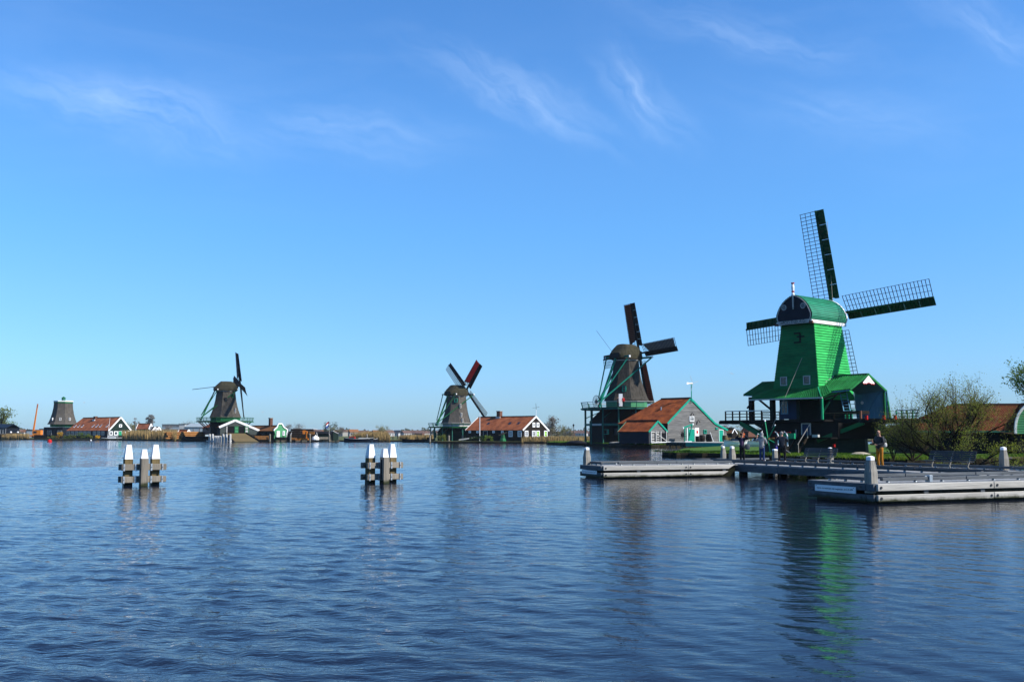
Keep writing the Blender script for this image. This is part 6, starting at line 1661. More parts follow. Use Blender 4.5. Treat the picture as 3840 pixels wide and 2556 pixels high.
# dark yard shed row behind, small green outhouse, flag
p, q = at(1075, 1640, 330), at(1262, 1640, 330)
yw = thing('yard_shed', 'low black shed row behind the timber yard', 'shed', loc=(p.x, p.y, .4))
MB().box(0, 0, 0, q.x - p.x, 4, 2.1).build('wall', M['tar_green'], yw)
MB().prism([(-.2, -.3, 2.1), (-.2, 4.3, 2.1), (-.2, 2, 2.9)], (q.x - p.x + .4, 0, 0)).build('roof', M['tar'], yw)
p = at(1255, 1650, 303); oh = thing('outhouse', 'narrow dark green outhouse with white-edged red sloping roof at the quay end', 'outhouse', loc=(p.x, p.y, .3), deg=30)
MB().prism([(-.75, -.7, 0), (.75, -.7, 0), (.75, -.7, 2.2), (-.75, -.7, 2.9)], (0, 1.5, 0)).build('wall', M['tar_green'], oh)
MB().prism([(-.85, -.85, 2.98), (.9, -.85, 2.2), (.9, .95, 2.2), (-.85, .95, 2.98)], (0, 0, .1)).build('roof', M['white'], oh)
MB().prism([(-.5, -.6, 2.95), (.7, -.6, 2.41), (.7, .7, 2.41), (-.5, .7, 2.95)], (0, 0, .05)).build('roof_panel', M['tile'], oh)
p = at(1234, 1645, 310); fl = thing('flag', 'red white and blue flag on a thin pole above the timber yard', 'flag', loc=(p.x, p.y, .5))
MB().tube([(0, 0, 0), (0, 0, 5.9)], [.07, .05], 6).build('pole', M['white_old'], fl)
for k, m_ in enumerate(('red', 'white', 'blue_flag')):
    b = MB(); n = 8
    for i in range(n + 1):
        s = i / n; x = -1.15 * s; dz = -.75 * s + .08 * math.sin(s * 5)
        for j in (0, 1): b.v.append((x, .1 * math.sin(s * 6), 5.8 - .5 * (k + j) + dz))
    for i in range(n): b.f.append((2 * i, 2 * i + 2, 2 * i + 3, 2 * i + 1)); b.m.append(0)
    o = b.build('cloth_stripe', M[m_], fl); o.modifiers.new('t', 'SOLIDIFY').thickness = .02
# ------------------------------------------------------------------ boats and buoys
def hull(root, L, B, Hh, m, rim, deck_m=None, name='hull'):
    b = MB(); n = 10; secs = []
    for i in range(n + 1):
        s = i / n; wdt = B / 2 * (1 - abs(2 * s - 1) ** 2.6) * (1 if s < .8 else 1) + .04; sheer = Hh * (1 + .35 * (2 * s - 1) ** 2)
        x = L * (s - .5)
        secs.append([(x, -wdt, sheer), (x, -wdt * .85, Hh * .3), (x, -wdt * .4, -.25), (x, wdt * .4, -.25), (x, wdt * .85, Hh * .3), (x, wdt, sheer)])
    for sc in secs: b.v += sc
    for i in range(n):
        for j in range(5): b.f.append((i * 6 + j, i * 6 + j + 1, i * 6 + 7 + j, i * 6 + 6 + j)); b.m.append(0)
        b.f.append((i * 6 + 5, i * 6, i * 6 + 6, i * 6 + 11)); b.m.append(0)
    b.f += [tuple(range(6)), tuple(reversed(range(n * 6, n * 6 + 6)))]; b.m += [0, 0]
    h = b.build(name, M[m], root)
    r = MB()
    for i in range(n):
        for j in (0, 5): r.bar(secs[i][j], secs[i + 1][j], .09, .1)
    r.build('rim', M[rim], root)
    return h
p = at(418, 1648, 408); sbt = thing('sailboat', 'dark hulled sailboat with bare white mast moored before the long red-roofed house', 'sailboat', loc=(p.x, p.y, 0), deg=3)
hull(sbt, 8.2, 2.2, .7, 'navy', 'white'); MB().box(-1.4, -.6, .6, 1.6, .6, 1.1).build('cabin', M['white'], sbt)
MB().tube([(-1.6, 0, .6), (-.9, 0, 9.0)], [.09, .06], 8).build('mast', M['white'], sbt); MB().tube([(-1.5, 0, 1.5), (2.6, 0, 1.4)], .12, 8).build('furled_sail', M['white'], sbt); MB().tube([(-4, 0, .8), (-1.0, 0, 8)], .025, 4).build('stay', M['iron'], sbt)
p = at(1345, 1655, 300); bg_ = thing('barge', 'old dark barge with red wheelhouse canopy moored before the reeds', 'barge', loc=(p.x, p.y, 0), deg=4)
hull(bg_, 8.8, 2.6, .95, 'navy', 'white_old'); MB().box(-2.8, -.7, .9, -1.0, .7, 1.6).build('canopy', M['red'], bg_); MB().box(-2.4, -.9, 1.0, -1.3, .9, 1.5).build('window_band', M['glass_dark'], bg_); MB().prism([(0, -.9, 1.0), (3.4, -.9, .95), (3.4, .9, .95), (0, .9, 1.0)], (0, 0, .3)).build('hatch_cover', M['white_old'], bg_)
p = at(1392, 1655, 301); rb = thing('rowing_boat', 'dark open rowing boat behind the barge stern', 'rowing boat', loc=(p.x, p.y, 0), deg=8)
hull(rb, 3.8, 1.5, .8, 'tar_blue', 'white_old'); MB().box(-.3, -.6, .5, .1, .6, .6).build('thwart', M['log'], rb)
for px, lab, dg in ((2762, 'white motor boat with low windscreen left of the orange figure', 5), (2842, 'white motor boat right of the orange figure by the capstan', -8)):
    p = at(px, 1650, 146); mb_ = thing('motor_boat', lab, 'motor boat', loc=(p.x, p.y, .7), deg=dg, group='white motor boats ashore')
    hull(mb_, 3.8, 1.6, .55, 'white', 'white_old'); MB().prism([(-.9, -.55, .55), (.7, -.55, .55), (.2, -.5, 1.0), (-.6, -.5, 1.0)], (0, 1.1, 0)).build('windscreen', M['glass_dark'], mb_)
p = at(186, 1656, 300); by = thing('buoy', 'red drum-shaped river buoy with a knob on top', 'buoy', loc=(p.x, p.y, 0))
MB().lathe([(.6, -.3), (.64, .05), (.64, .3), (.5, .65), (.42, .7), (.12, .74)], 14).build('float', M['red'], by); MB().lathe([(.1, .72), (.1, .9), (.05, .95)], 8).build('knob', M['red'], by)
p = at(341, 1649.5, 380); o = MB().ball((0, 0, .1), .28, 10, 6).build('buoy', M['white']); o.location = (p.x, p.y, 0); tag(o, 'small white ball buoy near the sailboat', 'buoy')
p = at(694, 1652.5, 320); o = MB().ball((0, 0, .1), .30, 10, 6).build('buoy', M['red']); o.location = (p.x, p.y, 0); tag(o, 'small red ball buoy before the dark log pile', 'buoy')

# ================================================================== FARTHER BUILDINGS
house('house', 'far red-roofed house with white bargeboards beyond the reeds', 'house', 520, 68, 566, (566, 1588.5), (558, 1607), (574, 1612), 1628, (520, 1590), 'tar_green', 'tar_green', 'tile_pale', 'white', group='houses beyond the reeds', tw=.8, tl=.9, bw=.7)
for xx, lab in ((581.5, 'small far green house with twin white windows under a steep gable'), (596, 'small far house with red roof and white gable trim, right of the green one')):
    h_, F_, d_2 = house('house', lab, 'house', 500, 35, xx, (xx, 1600.5), (xx - 13, 1617), (xx + 11, 1617), 1631, (xx - 9, 1601), 'tar_green' if xx < 590 else 'tile_brown', 'tar_green', 'tile_pale', 'white', group='houses beyond the reeds', tw=.8, tl=.9, bw=.6)
    for s in (-4.5, 1.5): win_px(h_, F_, 1, 0, xx + s, 1607.5, xx + s + 4, 1614, 'white', 'glass', 1, 1, .3)
house('house', 'low far house with bright red roof before the silver warehouse', 'house', 470, 60, 707, (707, 1611), (702, 1619.5), (712, 1619.5), 1628, (674, 1612), 'white_old', 'white_old', 'tile', 'white', group='houses beyond the reeds', tw=.8, tl=.9, bw=.6)
def block(name, lab, cat, x0, x1, ytop, ybase, Y, m, dpt=12, roof=None, rows_=(), pane='glass_dark', deg=0, roof_m='grey_metal_roof', group=None):
    a, c, t = at(x0, ybase, Y), at(x1, ybase, Y), at(x0, ytop, Y)
    root = thing(name, lab, cat, loc=(a.x, a.y, .3), deg=deg, group=group); wd = c.x - a.x; h = t.z - .3
    MB().box(0, 0, 0, wd, dpt, h).build('wall', M[m], root)
    if roof: 
        hr = at(x0, roof, Y).z - t.z
        MB().prism([(-.2, -.4, h), (wd + .2, -.4, h), (wd + .2, dpt / 2, h + hr), (-.2, dpt / 2, h + hr)], (0, 0, .25)).build('roof', M[roof_m], root)
        MB().prism([(-.2, dpt / 2, h + hr), (wd + .2, dpt / 2, h + hr), (wd + .2, dpt + .4, h), (-.2, dpt + .4, h)], (0, 0, .25)).build('roof', M[roof_m], root)
    else: MB().box(-.2, -.2, h, wd + .2, dpt, h + .35).build('flat_roof', M['iron'], root)
    for (y0, y1, n, fill) in rows_:
        z1, z0 = at(x0, y0, Y).z - .3, at(x0, y1, Y).z - .3
        for i in range(n):
            xa = wd * (i + .5 - fill / 2) / n; xb = wd * (i + .5 + fill / 2) / n
            f = MB().box(xa - .12, -.09, z0 - .12, xb + .12, .05, z1 + .12).build('window', M['white_old'], root)
            MB().box(xa, -.12, z0, xb, -.06, z1).build('pane', M[pane], f)
    return root
block('office_building', 'blue-grey two-storey office block with rows of windows beyond the reeds', 'office building', 607, 672, 1592, 1630, 620, 'grey_clad', 14, None, ((1594, 1600, 14, .55), (1608, 1612, 16, .6), (1615, 1622, 12, .6)))
block('warehouse', 'silver-grey warehouse with shallow metal roof left of the side-on mill', 'warehouse', 690, 760, 1601, 1632, 560, 'grey_clad', 22, 1588.5, ((1603, 1622, 3, .06),), 'iron')
block('annex', 'white annex with dark strip windows joining the office and warehouse', 'annex', 671, 692, 1591, 1630, 600, 'far_white', 10, None, ((1608, 1613, 2, .8),))
block('boathouse', 'dark blue-roofed boathouse at the far left bank', 'boathouse', -30, 22, 1605, 1628, 440, 'tar_blue', 12, 1590, ((1607, 1625, 5, .7),), 'glass_dark', 0, 'navy')
block('work_shed', 'low grey container beside the orange crane', 'container', 100, 122, 1613, 1622, 560, 'grey_clad', 8)
block('work_shed', 'blue-grey container between the crane and capless mill', 'container', 147, 175, 1609, 1624, 560, 'grey_metal_roof', 8)
p = at(126, 1624, 520); cr = thing('mobile_crane', 'orange mobile crane with its long boom raised', 'crane', loc=(p.x, p.y, .5))
MB().box(-1.2, -1.3, .6, 14, 1.3, 1.5).build('chassis', M['orange'], cr); MB().box(.0, -1.3, 1.5, 4.2, 1.3, 4.0).build('cab', M['orange'], cr); MB().box(.5, -1.36, 2.4, 2.2, 1.36, 3.5).build('cab_window', M['glass_dark'], cr)
MB().bar((-.3, 0, 2.2), (1.4, 0, 16.8), .75, .75, a2=.45, b2=.45).build('boom', M['orange'], cr)
MB().bar((1.25, 0, 15.5), (1.5, 0, 17.6), .5, .5).build('boom_tip', M['tile_pale'], cr)
for x in (.2, 3.0, 9.5, 12): MB().tube([(x, -1.35, .55), (x, -1.0, .55)], .55, 12).build('wheel', M['black'], cr)
# hedge-topped fence before the crane, garden goods, lamps
p, q = at(127, 1641, 432), at(171, 1641, 432); fe = thing('fence', 'dark vertical board fence left of the capless mill', 'fence', loc=(p.x, p.y, .4))
n = 24
for i in range(n): MB().box((q.x - p.x) * i / n, 0, 0, (q.x - p.x) * (i + .85) / n, .08, 1.6 + .1 * (i % 3)).build('fence_board', M['tar'], fe)
for px, lab in ((40, 'globe lamp on a short post at the far left bank, nearest the boathouse'), (66, 'globe lamp on a short post among the reeds left of the crane')):
    p = at(px, 1640, 440); l = thing('lamp_post', lab, 'lamp', loc=(p.x, p.y, .3), group='globe lamps on the far bank')
    MB().tube([(0, 0, 0), (0, 0, 2.6)], .08, 6).build('post', M['black'], l); MB().ball((0, 0, 2.9), .42, 10, 6).build('globe', M['white'], l)
p = at(2151, 1640, 330); l = thing('street_lamp', 'old style lantern on a tall post among the reeds right of the long black house', 'street lamp', loc=(p.x, p.y, .4))
MB().tube([(0, 0, 0), (0, 0, 4.4)], .09, 6).build('post', M['iron'], l); MB().lathe([(.14, 4.4), (.32, 4.95), (.36, 5.0), (.1, 5.3)], 6).build('lantern', M['black'], l)
# right-hand barn behind the bush
rbn = thing('barn', 'long barn with mossy red tiled roof behind the leafy bush', 'barn', loc=tuple(at(3560, 1628, 96))[:2] + (0,), deg=-7)
RF = Frame(tuple(at(3560, 1628, 96))[:2] + (0,), -7)
rz = RF.on(3560, 1519, 0, 0).z; ez = 2.58
xl_ = RF.on(3397, 1612, 1, -3.2).x
tiles(rbn, (xl_, -3.3, ez), (17, -3.3, ez), (17, 0, rz), (0.3, 0, rz), 'tile_moss', .26, .32)
tiles(rbn, (xl_, 3.3, ez), (xl_, -3.3, ez), (.3, 0, rz), (.25, 0, rz), 'tile_moss', .26, .32)
tiles(rbn, (17, 3.3, ez), (xl_, 3.3, ez), (.3, 0, rz), (17, 0, rz), 'tile_moss', .3, .4)
MB().box(xl_ + .4, -2.9, .3, 17, 2.9, ez).build('wall', M['tar'], rbn)
planks(rbn, (0, -2.9, 0), (1, 0, 0), (0, -1, 0), [(xl_ + .4, .4), (17, .4), (17, ez - .1), (xl_ + .4, ez - .1)], .3, 'tar')
MB().box(xl_ - .1, -3.42, ez - .12, 17, -3.3, ez + .04).build('gutter', M['teal_post'], rbn)
MB().bar((.3, 0, rz + .08), (17, 0, rz + .08), .3, .18).build('ridge', M['ridge'], rbn)
# cross wing with the green arched gable
cw = thing('gable_wing', 'green arched gable with thick white edge at the right-hand barn', 'gable wing', RF)
c0 = RF.on(3912, 1600, 1, -5.0); cx = c0.x; hw_ = cx - RF.on(3808, 1625, 1, -5.0).x
arc = []
for i in range(25):
    t = math.pi * i / 24
    arc.append((cx + hw_ * math.cos(t), 2.35 + (rz - 2.1) * math.sin(t) ** .8))
zz = sorted(set(round(a[1], 4) for a in arc))
MB().prism([(x, -4.9, z) for x, z in arc], (0, .1, 0)).build('gable_wall', M['zaan_green'], cw)
planks(cw, (0, -4.9, 0), (1, 0, 0), (0, -1, 0), arc, .22, 'zaan_green')
b = MB()
for a_, c_ in zip(arc, arc[1:]): b.bar((a_[0], -5.02, a_[1]), (c_[0], -5.02, c_[1]), .18, .2)
b.build('white_edge', M['white'], cw)
MB().box(cx - hw_ * .9, -4.8, .3, cx + hw_ * .9, -1, 2.4).build('wall', M['tar'], cw)
MB().prism([(cx - hw_ * .98, -4.75, 2.3), (cx, -4.75, rz + .2), (cx + hw_ * .98, -4.75, 2.3)], (0, 4.7, 0)).build('roof', M['tile_moss'], cw)
# timber quay at the right
tq = thing('quay', 'pale timber quay edge at the foot of the right-hand barn', 'quay', loc=(0, 0, 0))
p, q = at(3640, 1718, 77), at(4100, 1718, 77)
for i in range(6):
    a_, c_ = p.lerp(q, i / 6), p.lerp(q, (i + 1) / 6)
    MB().bar((a_.x, a_.y, .48), (c_.x - .03, c_.y, .48), .4, .16).build('capping', M['pile'] if i % 2 else M['pile_brown'], tq)
    for s in (.2, .7): 
        g = a_.lerp(c_, s); MB().bar((g.x, g.y, -.6), (g.x, g.y, .4), .22).build('pile', M['pile_brown'], tq)
# boulders, moss heap by the mill foot
p = at(3225, 1697, 84)
rk = MB(); rk.ball((0, 0, .05), .6, 12, 8, (1.5, .9, .55)); rk.ball((.8, .2, .0), .4, 10, 6, (1.2, .8, .6)); o = rk.build('boulder', M['stone'], smooth=True); o.location = (p.x, p.y, .45); tag(o, 'low pale boulder on the grass by the foot of the green mill', 'boulder')
p = at(2318, 1662, 178); o = MB().ball((0, 0, 0), .9, 12, 6, (1.9, .8, .28)).build('upturned_boat', M['concrete'], smooth=True); o.location = (p.x, p.y, .75); tag(o, 'pale upturned dinghy on the island grass before the dark mill base', 'dinghy')
p = at(2162, 1660, 186); o = MB().ball((0, 0, 0), 1.0, 12, 6, (2.0, .8, .45)).build('upturned_boat', M['tar_blue'], smooth=True); o.location = (p.x, p.y, .7); tag(o, 'dark upturned boat at the left end of the island grass', 'dinghy')
for px, lab in ((2384, 'white duck on the island edge left of another'), (2419, 'white duck on the island edge below the shed corner')):
    p = at(px, 1666, 171); g = thing('duck', lab, 'duck', loc=(p.x, p.y, .6), group='white ducks on the island edge')
    b = MB(); b.ball((0, 0, .22), .17, 10, 6, (1.3, .9, .85)); b.tube([(.16, 0, .28), (.2, 0, .48), (.22, 0, .52)], [.07, .05, .06], 8); b.tube([(.26, 0, .52), (.34, 0, .50)], [.03, .015], 5); b.tube([(0, .05, .12), (0, .05, 0)], .015, 4); b.tube([(0, -.05, .12), (0, -.05, 0)], .015, 4)
    b.build('body', M['white'], g, smooth=True)
# gulls
for px, py, Y, lab in ((985, 1545, 250, 'tiny gull flying right of the side-on mill'), (316, 1509, 300, 'tiny gull above the long red-roofed house'), (2742, 1399, 200, 'gull gliding left of the green mill'), (2747, 1403, 200, 'second gull just below another left of the green mill')):
    p = at(px, py, Y); b = MB(); s = Y / 320
    b.tube([(-.25 * s, 0, 0), (0, 0, .02), (.3 * s, 0, 0)], [.03 * s, .08 * s, .03 * s], 6)
    for q in (-1, 1): b.prism([(-.08 * s, 0, .03), (.1 * s, 0, .03), (.15 * s, q * .35 * s, .16 * s), (-.05 * s, q * .6 * s, .1 * s)], (0, 0, .012))
    o = b.build('gull', M['white_old']); o.location = p; o.rotation_euler = (0, 0, R(60)); tag(o, lab, 'gull', 'gulls in the air')

# ================================================================== TREES AND SHRUBS
def leaf_cards(pts, size, m, name, parent, rnd, kind=None):
    b = MB()
    for p in pts:
        n = Vector((rnd.gauss(0, 1), rnd.gauss(0, 1), rnd.gauss(0, 1) + .4)).normalized(); u = n.orthogonal().normalized(); u.rotate(Matrix.Rotation(rnd.uniform(0, 6.28), 3, n)); v = n.cross(u)
        s = size * rnd.uniform(.6, 1.35); o = len(b.v)
        b.v += [tuple(p - u * s), tuple(p + v * s * .42), tuple(p + u * s), tuple(p - v * s * .42)]
        b.f.append((o, o + 1, o + 2, o + 3)); b.m.append(0)
    return b.build(name, M[m], parent, kind=kind)
def branching(base, dirs, levels, seed, r0, lens, spread, taper=.62, droop=0.0, kids=(4, 4, 4, 3), up=.15):
    rnd = random.Random(seed); tr = MB(); tips = []; tw = MB()
    def grow(p, d, lv, r):
        L = lens[lv] * rnd.uniform(.75, 1.25); n = 4; pts = [p]; rs = [r]; q = p; dd = d
        for i in range(n):
            dd = (dd + Vector((rnd.gauss(0, .16), rnd.gauss(0, .16), rnd.gauss(0, .10) + up * .25 - droop * lv * .12))).normalized()
            q = q + dd * (L / n); pts.append(q); rs.append(r * (1 - (1 - taper) * (i + 1) / n))
        (tr if lv < 2 else tw).tube(pts, rs, 6 if lv == 0 else (4 if lv < 2 else 3), cap=False)
        if lv >= levels - 2: tips.extend(pts[1:])
        if lv < levels - 1:
            for k in range(kids[lv]):
                t = rnd.uniform(.35, 1.0); i = min(n - 1, int(t * n)); s = pts[i].lerp(pts[i + 1], t * n - i)
                nd = (dd + Vector((rnd.gauss(0, spread), rnd.gauss(0, spread), rnd.gauss(0, spread * .7) + up))).normalized()
                grow(s, nd, lv + 1, r * taper * rnd.uniform(.5, .8))
    for d in dirs: grow(Vector(base), Vector(d).normalized(), 0, r0)
    return tr, tw, tips
def tree(name, lab, cat, loc, dirs, levels, seed, r0, lens, spread, leaf_n, leaf_s, leaf_m, jitter, bark='bark', twig='twig', group=None, kids=(4, 4, 4, 3), up=.15, droop=0):
    root = thing(name, lab, cat, loc=loc, group=group); rnd = random.Random(seed + 5)
    tr, tw, tips = branching((0, 0, 0), dirs, levels, seed, r0, lens, spread, kids=kids, up=up, droop=droop)
    tr.build('trunk', M[bark], root); tw.build('twigs', M[twig], root, kind='stuff')
    if leaf_n:
        pts = []
        for _ in range(leaf_n):
            t = rnd.choice(tips); pts.append(t + Vector((rnd.gauss(0, jitter), rnd.gauss(0, jitter), rnd.gauss(0, jitter))))
        pts = [p for p in pts if p.z > .05]
        leaf_cards(pts, leaf_s, leaf_m, 'crown', root, rnd, 'stuff')
    return root
# the bush at the right
p = at(3568, 1700, 66)
dirs = [(-.9, -.2, .8), (-.45, .1, 1), (-.1, -.2, 1.1), (.25, .2, 1), (.7, -.1, .9), (-1.1, .3, .35), (1.0, .1, .5), (.1, -.5, .8)]
tree('willow_bush', 'large twiggy willow bush with fresh leaves overhanging the landing stage', 'bush', (p.x, p.y, .45), dirs, 4, 21, .11, (2.9, 2.1, 1.35, .8), .52, 13500, .048, 'leaf', .20, kids=(6, 5, 5, 3), up=.24)
p = at(3420, 1700, 70)
tree('willow_bush', 'lower twiggy bush against the right foot of the green mill', 'bush', (p.x, p.y, .45), [(-.6, 0, .7), (.2, .1, .9), (.7, -.1, .6), (-.2, -.3, .7), (0, 0, 1)], 4, 33, .07, (1.4, 1.0, .8, .5), .55, 8000, .055, 'leaf_olive', .16, kids=(5, 5, 5, 3))
p = at(3660, 1715, 62)
tree('willow_bush', 'low spreading leafy branches behind the right bench', 'bush', (p.x, p.y, .3), [(-.9, -.3, .35), (.9, -.3, .35), (-.3, -.6, .35), (.5, -.4, .45), (1.0, .2, .4)], 4, 41, .06, (1.6, 1.0, .7, .45), .5, 3200, .055, 'leaf', .15, kids=(4, 4, 4, 3), up=-.04)
p = at(3350, 1705, 72)
tree('ivy_bush', 'dark ivy-like shrub climbing at the mill base behind the bald man', 'shrub', (p.x, p.y, .45), [(-.3, 0, 1), (.2, .1, 1), (.0, -.2, 1)], 4, 45, .05, (1.3, .9, .6, .4), .45, 6500, .06, 'leaf_dark', .14, kids=(5, 5, 4, 3))
p = at(3890, 1690, 84)
tree('tree', 'tall tree with new leaves at the right edge behind the barn', 'tree', (p.x, p.y, .4), [(-.05, 0, 1)], 5, 52, .28, (4.8, 3.3, 2.1, 1.3, .8), .62, 17000, .11, 'leaf_fresh', .26, kids=(9, 6, 5, 3), up=.22)
# distant trees
def far_tree(lab, px, Y, w_m, h_m, m='far_leaf', n=900, group='trees along the far bank', shape=1.0, z=.3, seed=None, trunk=True, size=None, name='tree'):
    p = at(px, 1628, Y); root = thing(name, lab, 'tree', loc=(p.x, p.y, z), group=group); rnd = random.Random(seed or int(px * 7 + Y))
    cl = [(Vector((rnd.uniform(-.7, .7) * w_m / 2, rnd.uniform(-.6, .6) * w_m / 2, h_m * (.28 + .62 * rnd.random() ** shape))), rnd.uniform(.16, .34)) for _ in range(16)]
    b = MB(); b.tube([(0, 0, 0), (0, 0, h_m * .5), (.1, 0, h_m * .8)], [.035 * h_m * .6, .02 * h_m, .006 * h_m], 6)
    for c, r in cl: b.tube([(0, 0, h_m * .3), (c.x * .5, c.y * .5, h_m * .3 + (c.z - h_m * .3) * .6), tuple(c)], [.012 * h_m, .007 * h_m, .003 * h_m], 3, cap=False)
    b.build('trunk', M['twig_grey' if 'twig' in m else 'bark'], root)
    pts = []
    for _ in range(n):
        c, r = rnd.choice(cl); d = Vector((rnd.gauss(0, 1), rnd.gauss(0, 1), rnd.gauss(0, .9))); pts.append(c + d * r * min(w_m, h_m) * .42)
    pts = [q for q in pts if q.z > .1]
    leaf_cards(pts, size or h_m * .03, m, 'crown', root, rnd, 'stuff')
    return root
for px, Y, w_m, h_m, m, lab in (
    (2, 470, 10, 15, 'leaf', 'big green tree at the far left edge'), (26, 480, 11, 9, 'leaf_fresh', 'round green shrub tree right of the boathouse'), (52, 500, 9, 6, 'twig_olive', 'low olive bush between boathouse and crane'),
    (494, 560, 9, 8.5, 'twig_olive', 'olive bare tree behind the dark green gable end'), (543, 480, 9, 4.2, 'leaf_dark', 'dark evergreen shrub before the far red-roofed house'), (524, 480, 6, 3.6, 'leaf_dark', 'smaller dark evergreen left of another before the red-roofed house'),
    (599, 640, 8, 6.8, 'leaf_fresh', 'fresh green tree left of the office block'), (632, 545, 5, 7.0, 'twig_grey', 'bare grey tree standing before the office block'), (660, 700, 13, 9.5, 'twig_olive', 'olive tree rising behind the office block'), (688, 720, 9, 10.5, 'twig_grey', 'bare tree behind the white annex'),
    (730, 690, 15, 11, 'twig_grey', 'bare grey tree behind the silver warehouse'),
    (1078, 600, 6, 8, 'twig_grey', 'grey bare tree directly right of the green bell gable'), (1112, 760, 12, 10.0, 'twig_grey', 'broad bare tree in the far distance left of the white roofed hall'), (1238, 640, 9, 9.6, 'far_leaf', 'tall round tree behind the flag'), (1252, 560, 9, 6.2, 'twig_olive', 'olive bush behind the green outhouse'), (1277, 640, 6, 7.0, 'twig_grey', 'bare tree right of the outhouse'),
    (1422, 620, 9.5, 7.6, 'twig_olive', 'round olive bush on the meadow, left of the path walkers'), (1440, 625, 9, 7.0, 'twig_olive', 'round olive bush touching another on the meadow'),
    (2070, 335, 5, 8.2, 'twig_grey', 'bare tall shrub right behind the long black house'), (2092, 335, 8, 5.2, 'twig_olive', 'pale green shrub right of the long black house'), (2118, 330, 7, 4.8, 'twig_olive', 'low pale green shrub farther from the long black house'), (2054, 340, 5, 7.0, 'twig_grey', 'bare tree behind the white gable of the long black house'),
    (2730, 420, 5, 6.5, 'twig_grey', 'bare tree beyond the end of the grey barn'), (2768, 330, 4.5, 5.2, 'twig_olive', 'olive tree between the two far brown houses'), (2860, 330, 5, 4.2, 'twig_olive', 'olive bush seen under the mill floor')):
    far_tree(lab, px, Y, w_m, h_m, m, 1100 if 'twig' not in m else 1100, size=(h_m * .035 if 'twig' not in m else h_m * .028))
for px, h_, lab in ((504, 13.5, 'slim bare poplar behind the dark green gable end'), (518, 11, 'short slim bare poplar left of the red-roofed house'), (554, 16, 'slim bare poplar, left of three behind the red roof'), (561, 16.6, 'slim bare poplar, middle of three behind the red roof'), (569, 15.5, 'slim bare poplar, right of three behind the red roof')):
    far_tree(lab, px, 640, 3.4, h_, 'twig_grey', 700, shape=.9, size=.3, group='bare poplars', name='poplar_tree')
# shrubs, flowers along the far left garden
for k, (px, h_, w_m, m, lab) in enumerate(((225, 3.0, 2.4, 'yellow_flower', 'yellow flowering bush at the corner of the capless mill'), (366, 1.6, 2.0, 'yellow_flower', 'small yellow flowering bush near the sailboat'), (302, 2.6, 2.6, 'leaf_fresh', 'round leafy garden bush in the middle of the window row'), (323, 2.3, 3.4, 'leaf_fresh', 'yellowish low bush before the window row'), (275, 1.8, 4.0, 'leaf', 'low green border plants at the left end of the window row'), (250, 1.5, 3.4, 'leaf_fresh', 'low plants before the capless mill base'), (340, 1.6, 3.0, 'leaf', 'low green plants right of the window row bushes'), (195, 1.5, 4, 'leaf', 'low green plants left of the yellow bush'))):
    far_tree(lab, px, 412, w_m, h_, m, 420, 'garden bushes along the far left bank', size=.16, z=.4, name='garden_bush')
far_tree('clipped green hedge bush before the long black house, by the flagpole', 1790, 263, 5.5, 1.5, 'leaf_dark', 1200, 'hedges before the long black house', size=.12, z=.4, name='hedge_bush')
far_tree('fresh green bush right of the flagpole before the long black house', 1824, 263, 4.5, 1.7, 'leaf_fresh', 1200, 'hedges before the long black house', size=.12, z=.4, name='hedge_bush')
far_tree('green bush at the waterside below the red-cloth mill gallery', 1657, 277, 2.6, 2.0, 'leaf', 600, 'hedges before the long black house', size=.12, z=.3, name='hedge_bush')
# goods on the bank at the red-cloth mill
p = at(1762, 1645, 272); o = MB().bar((-3, 0, .3), (1.8, 0, 1.0), .5, .3).build('plank_pile', M['white_old']); o.location = (p.x, p.y, .5); tag(o, 'pale sloping pile of boards left of the flagpole', 'boards')
for px, lab in ((1683, 'grey mooring post before the red-cloth mill, left of the pair'), (1735, 'grey mooring post before the red-cloth mill, near the pale boards'), (1612, 'grey mooring post left below the red-cloth mill gallery')):
    p = at(px, 1655, 277); o = MB().lathe([(.26, -.8), (.26, 1.9), (.18, 2.0)], 8).build('mooring_post', M['pile']); o.location = (p.x, p.y, 0); tag(o, lab, 'mooring post', 'grey posts before the red-cloth mill')
p = at(1570, 1650, 290); bb = thing('barge', 'long black flat barge moored left of the red-cloth mill', 'barge', loc=(p.x, p.y, 0), deg=2)
hull(bb, 9.5, 2.6, .75, 'tar', 'tar_brown'); MB().box(2.4, -.5, .8, 3.4, .5, 1.4).build('engine_box', M['tar_brown'], bb)
# far town across the polder: small houses, haze-softened trees
rnd = random.Random(11)
def town(px0, px1, n, Y0, Y1, lab, grp):
    first = {}
    for i in range(n):
        px = px0 + (px1 - px0) * (i + rnd.random()) / n; Y = rnd.uniform(Y0, Y1)
        p = at(px, 1628, Y); w_ = rnd.uniform(7, 13); h = rnd.uniform(2.4, 4.4)
        root = thing('house', lab, 'house', loc=(p.x, p.y, .3), deg=rnd.uniform(-40, 40), group=grp)
        wm = rnd.choice(('far_white', 'far_white', 'brick', 'concrete'))
        MB().box(-w_ / 2, -4, 0, w_ / 2, 4, h).build('wall', M[wm], root)
        MB().prism([(-w_ / 2 - .3, -4.4, h), (-w_ / 2 - .3, 4.4, h), (-w_ / 2 - .3, 0, h + rnd.uniform(2.4, 3.6))], (w_ + .6, 0, 0)).build('roof', M[rnd.choice(('far_roof', 'far_roof', 'iron', 'tile_brown'))], root)
        b = MB()
        for k in range(int(w_ / 3)): b.box(-w_ / 2 + 1 + k * 3, -4.08, h * .35, -w_ / 2 + 2.2 + k * 3, -3.98, h * .75)
        b.build('window', M['glass_dark'], root)
town(1078, 1290, 26, 950, 1500, 'small house in the far town beyond the timber yard', 'far houses beyond the timber yard')
town(1290, 1660, 40, 1000, 1600, 'small house in the far town across the meadow', 'far houses across the meadow')
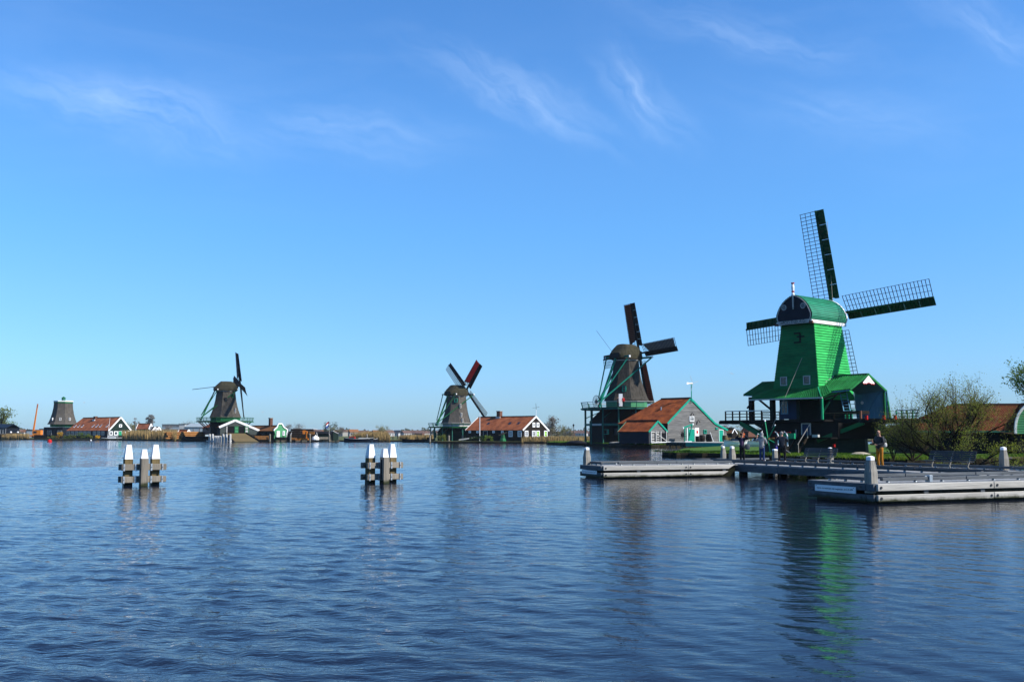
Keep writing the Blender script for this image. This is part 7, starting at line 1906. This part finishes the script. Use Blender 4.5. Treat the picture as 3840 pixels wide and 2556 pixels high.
town(2130, 2230, 9, 1000, 1500, 'small house in the far town left of the middle-distance mill', 'far houses left of the middle mill')
town(70, 130, 8, 900, 1300, 'small house in the far town near the crane', 'far houses near the crane')
block('hall', 'long white-roofed hall far off above the timber yard', 'hall', 1129, 1170, 1610, 1626, 1100, 'far_white', 30, 1607.5, ((1615, 1620, 9, .6),), 'glass_dark', 0, 'white')
tl = MB(); rr = random.Random(3)
for i in range(30000):
    px = rr.uniform(-200, 4000); Y = rr.uniform(1250, 1900)
    hmax = 7.5 + 2.5 * math.sin(px * .021) + 2.2 * math.sin(px * .083 + 1) + 1.3 * math.sin(px * .31)
    p = at(px, 1628, Y); z = rr.random() ** 1.4 * max(3, hmax) * .85; s = rr.uniform(.8, 1.8)
    a = rr.uniform(0, 3.14); c_, s_ = math.cos(a) * s, math.sin(a) * s
    o = len(tl.v); tl.v += [(p.x - c_, p.y - s_, z), (p.x + c_, p.y + s_, z), (p.x + c_ * .4, p.y + s_ * .4, z + s * 1.3), (p.x - c_ * .5, p.y, z + s * 1.1)]; tl.f.append((o, o + 1, o + 2, o + 3)); tl.m.append(0)
tag(tl.build('far_woodland', M['far_leaf']), 'hazy line of distant trees along the horizon', kind='stuff')
# the two brown houses seen past the barn end
house('house', 'low brown-roofed house with white gable edge right of the grey barn', 'house', 260, 45, 2752, (2752, 1608), (2745, 1622), (2762, 1624), 1640, (2722, 1609), 'tar_brown', 'tar_brown', 'tile_brown', 'white', group='houses past the grey barn', tw=.5, tl=.5)
house('house', 'pyramid-roofed brown farmhouse seen under the green mill floor', 'house', 280, 50, 2828, (2812, 1602), (2806, 1617), (2832, 1617), 1640, (2790, 1602), 'brick', 'brick', 'ridge', 'tar_brown', group='houses past the grey barn', tw=.5, tl=.5)
house('house', 'small gabled house with white trim seen beneath the mill strut', 'house', 290, 25, 2864, (2864, 1612), (2852, 1623), (2872, 1625), 1640, (2850, 1612), 'tar_brown', 'tar_brown', 'ridge', 'white', group='houses past the grey barn', tw=.5, tl=.5)
# air: one even box of thin haze round the whole place
hm = bpy.data.materials.new('haze'); hm.use_nodes = True; hn = hm.node_tree
hn.nodes.remove(hn.nodes['Principled BSDF'])
pv = node(hn, 'ShaderNodeVolumePrincipled'); pv.inputs['Color'].default_value = (0.72, 0.84, 0.96, 1); pv.inputs['Density'].default_value = 0.00006; pv.inputs['Anisotropy'].default_value = 0.2
hn.links.new(pv.outputs[0], hn.nodes['Material Output'].inputs['Volume'])
hz = MB().box(-6500, -90, -2.0, 6500, 9600, 40).build('haze', hm, kind='stuff')
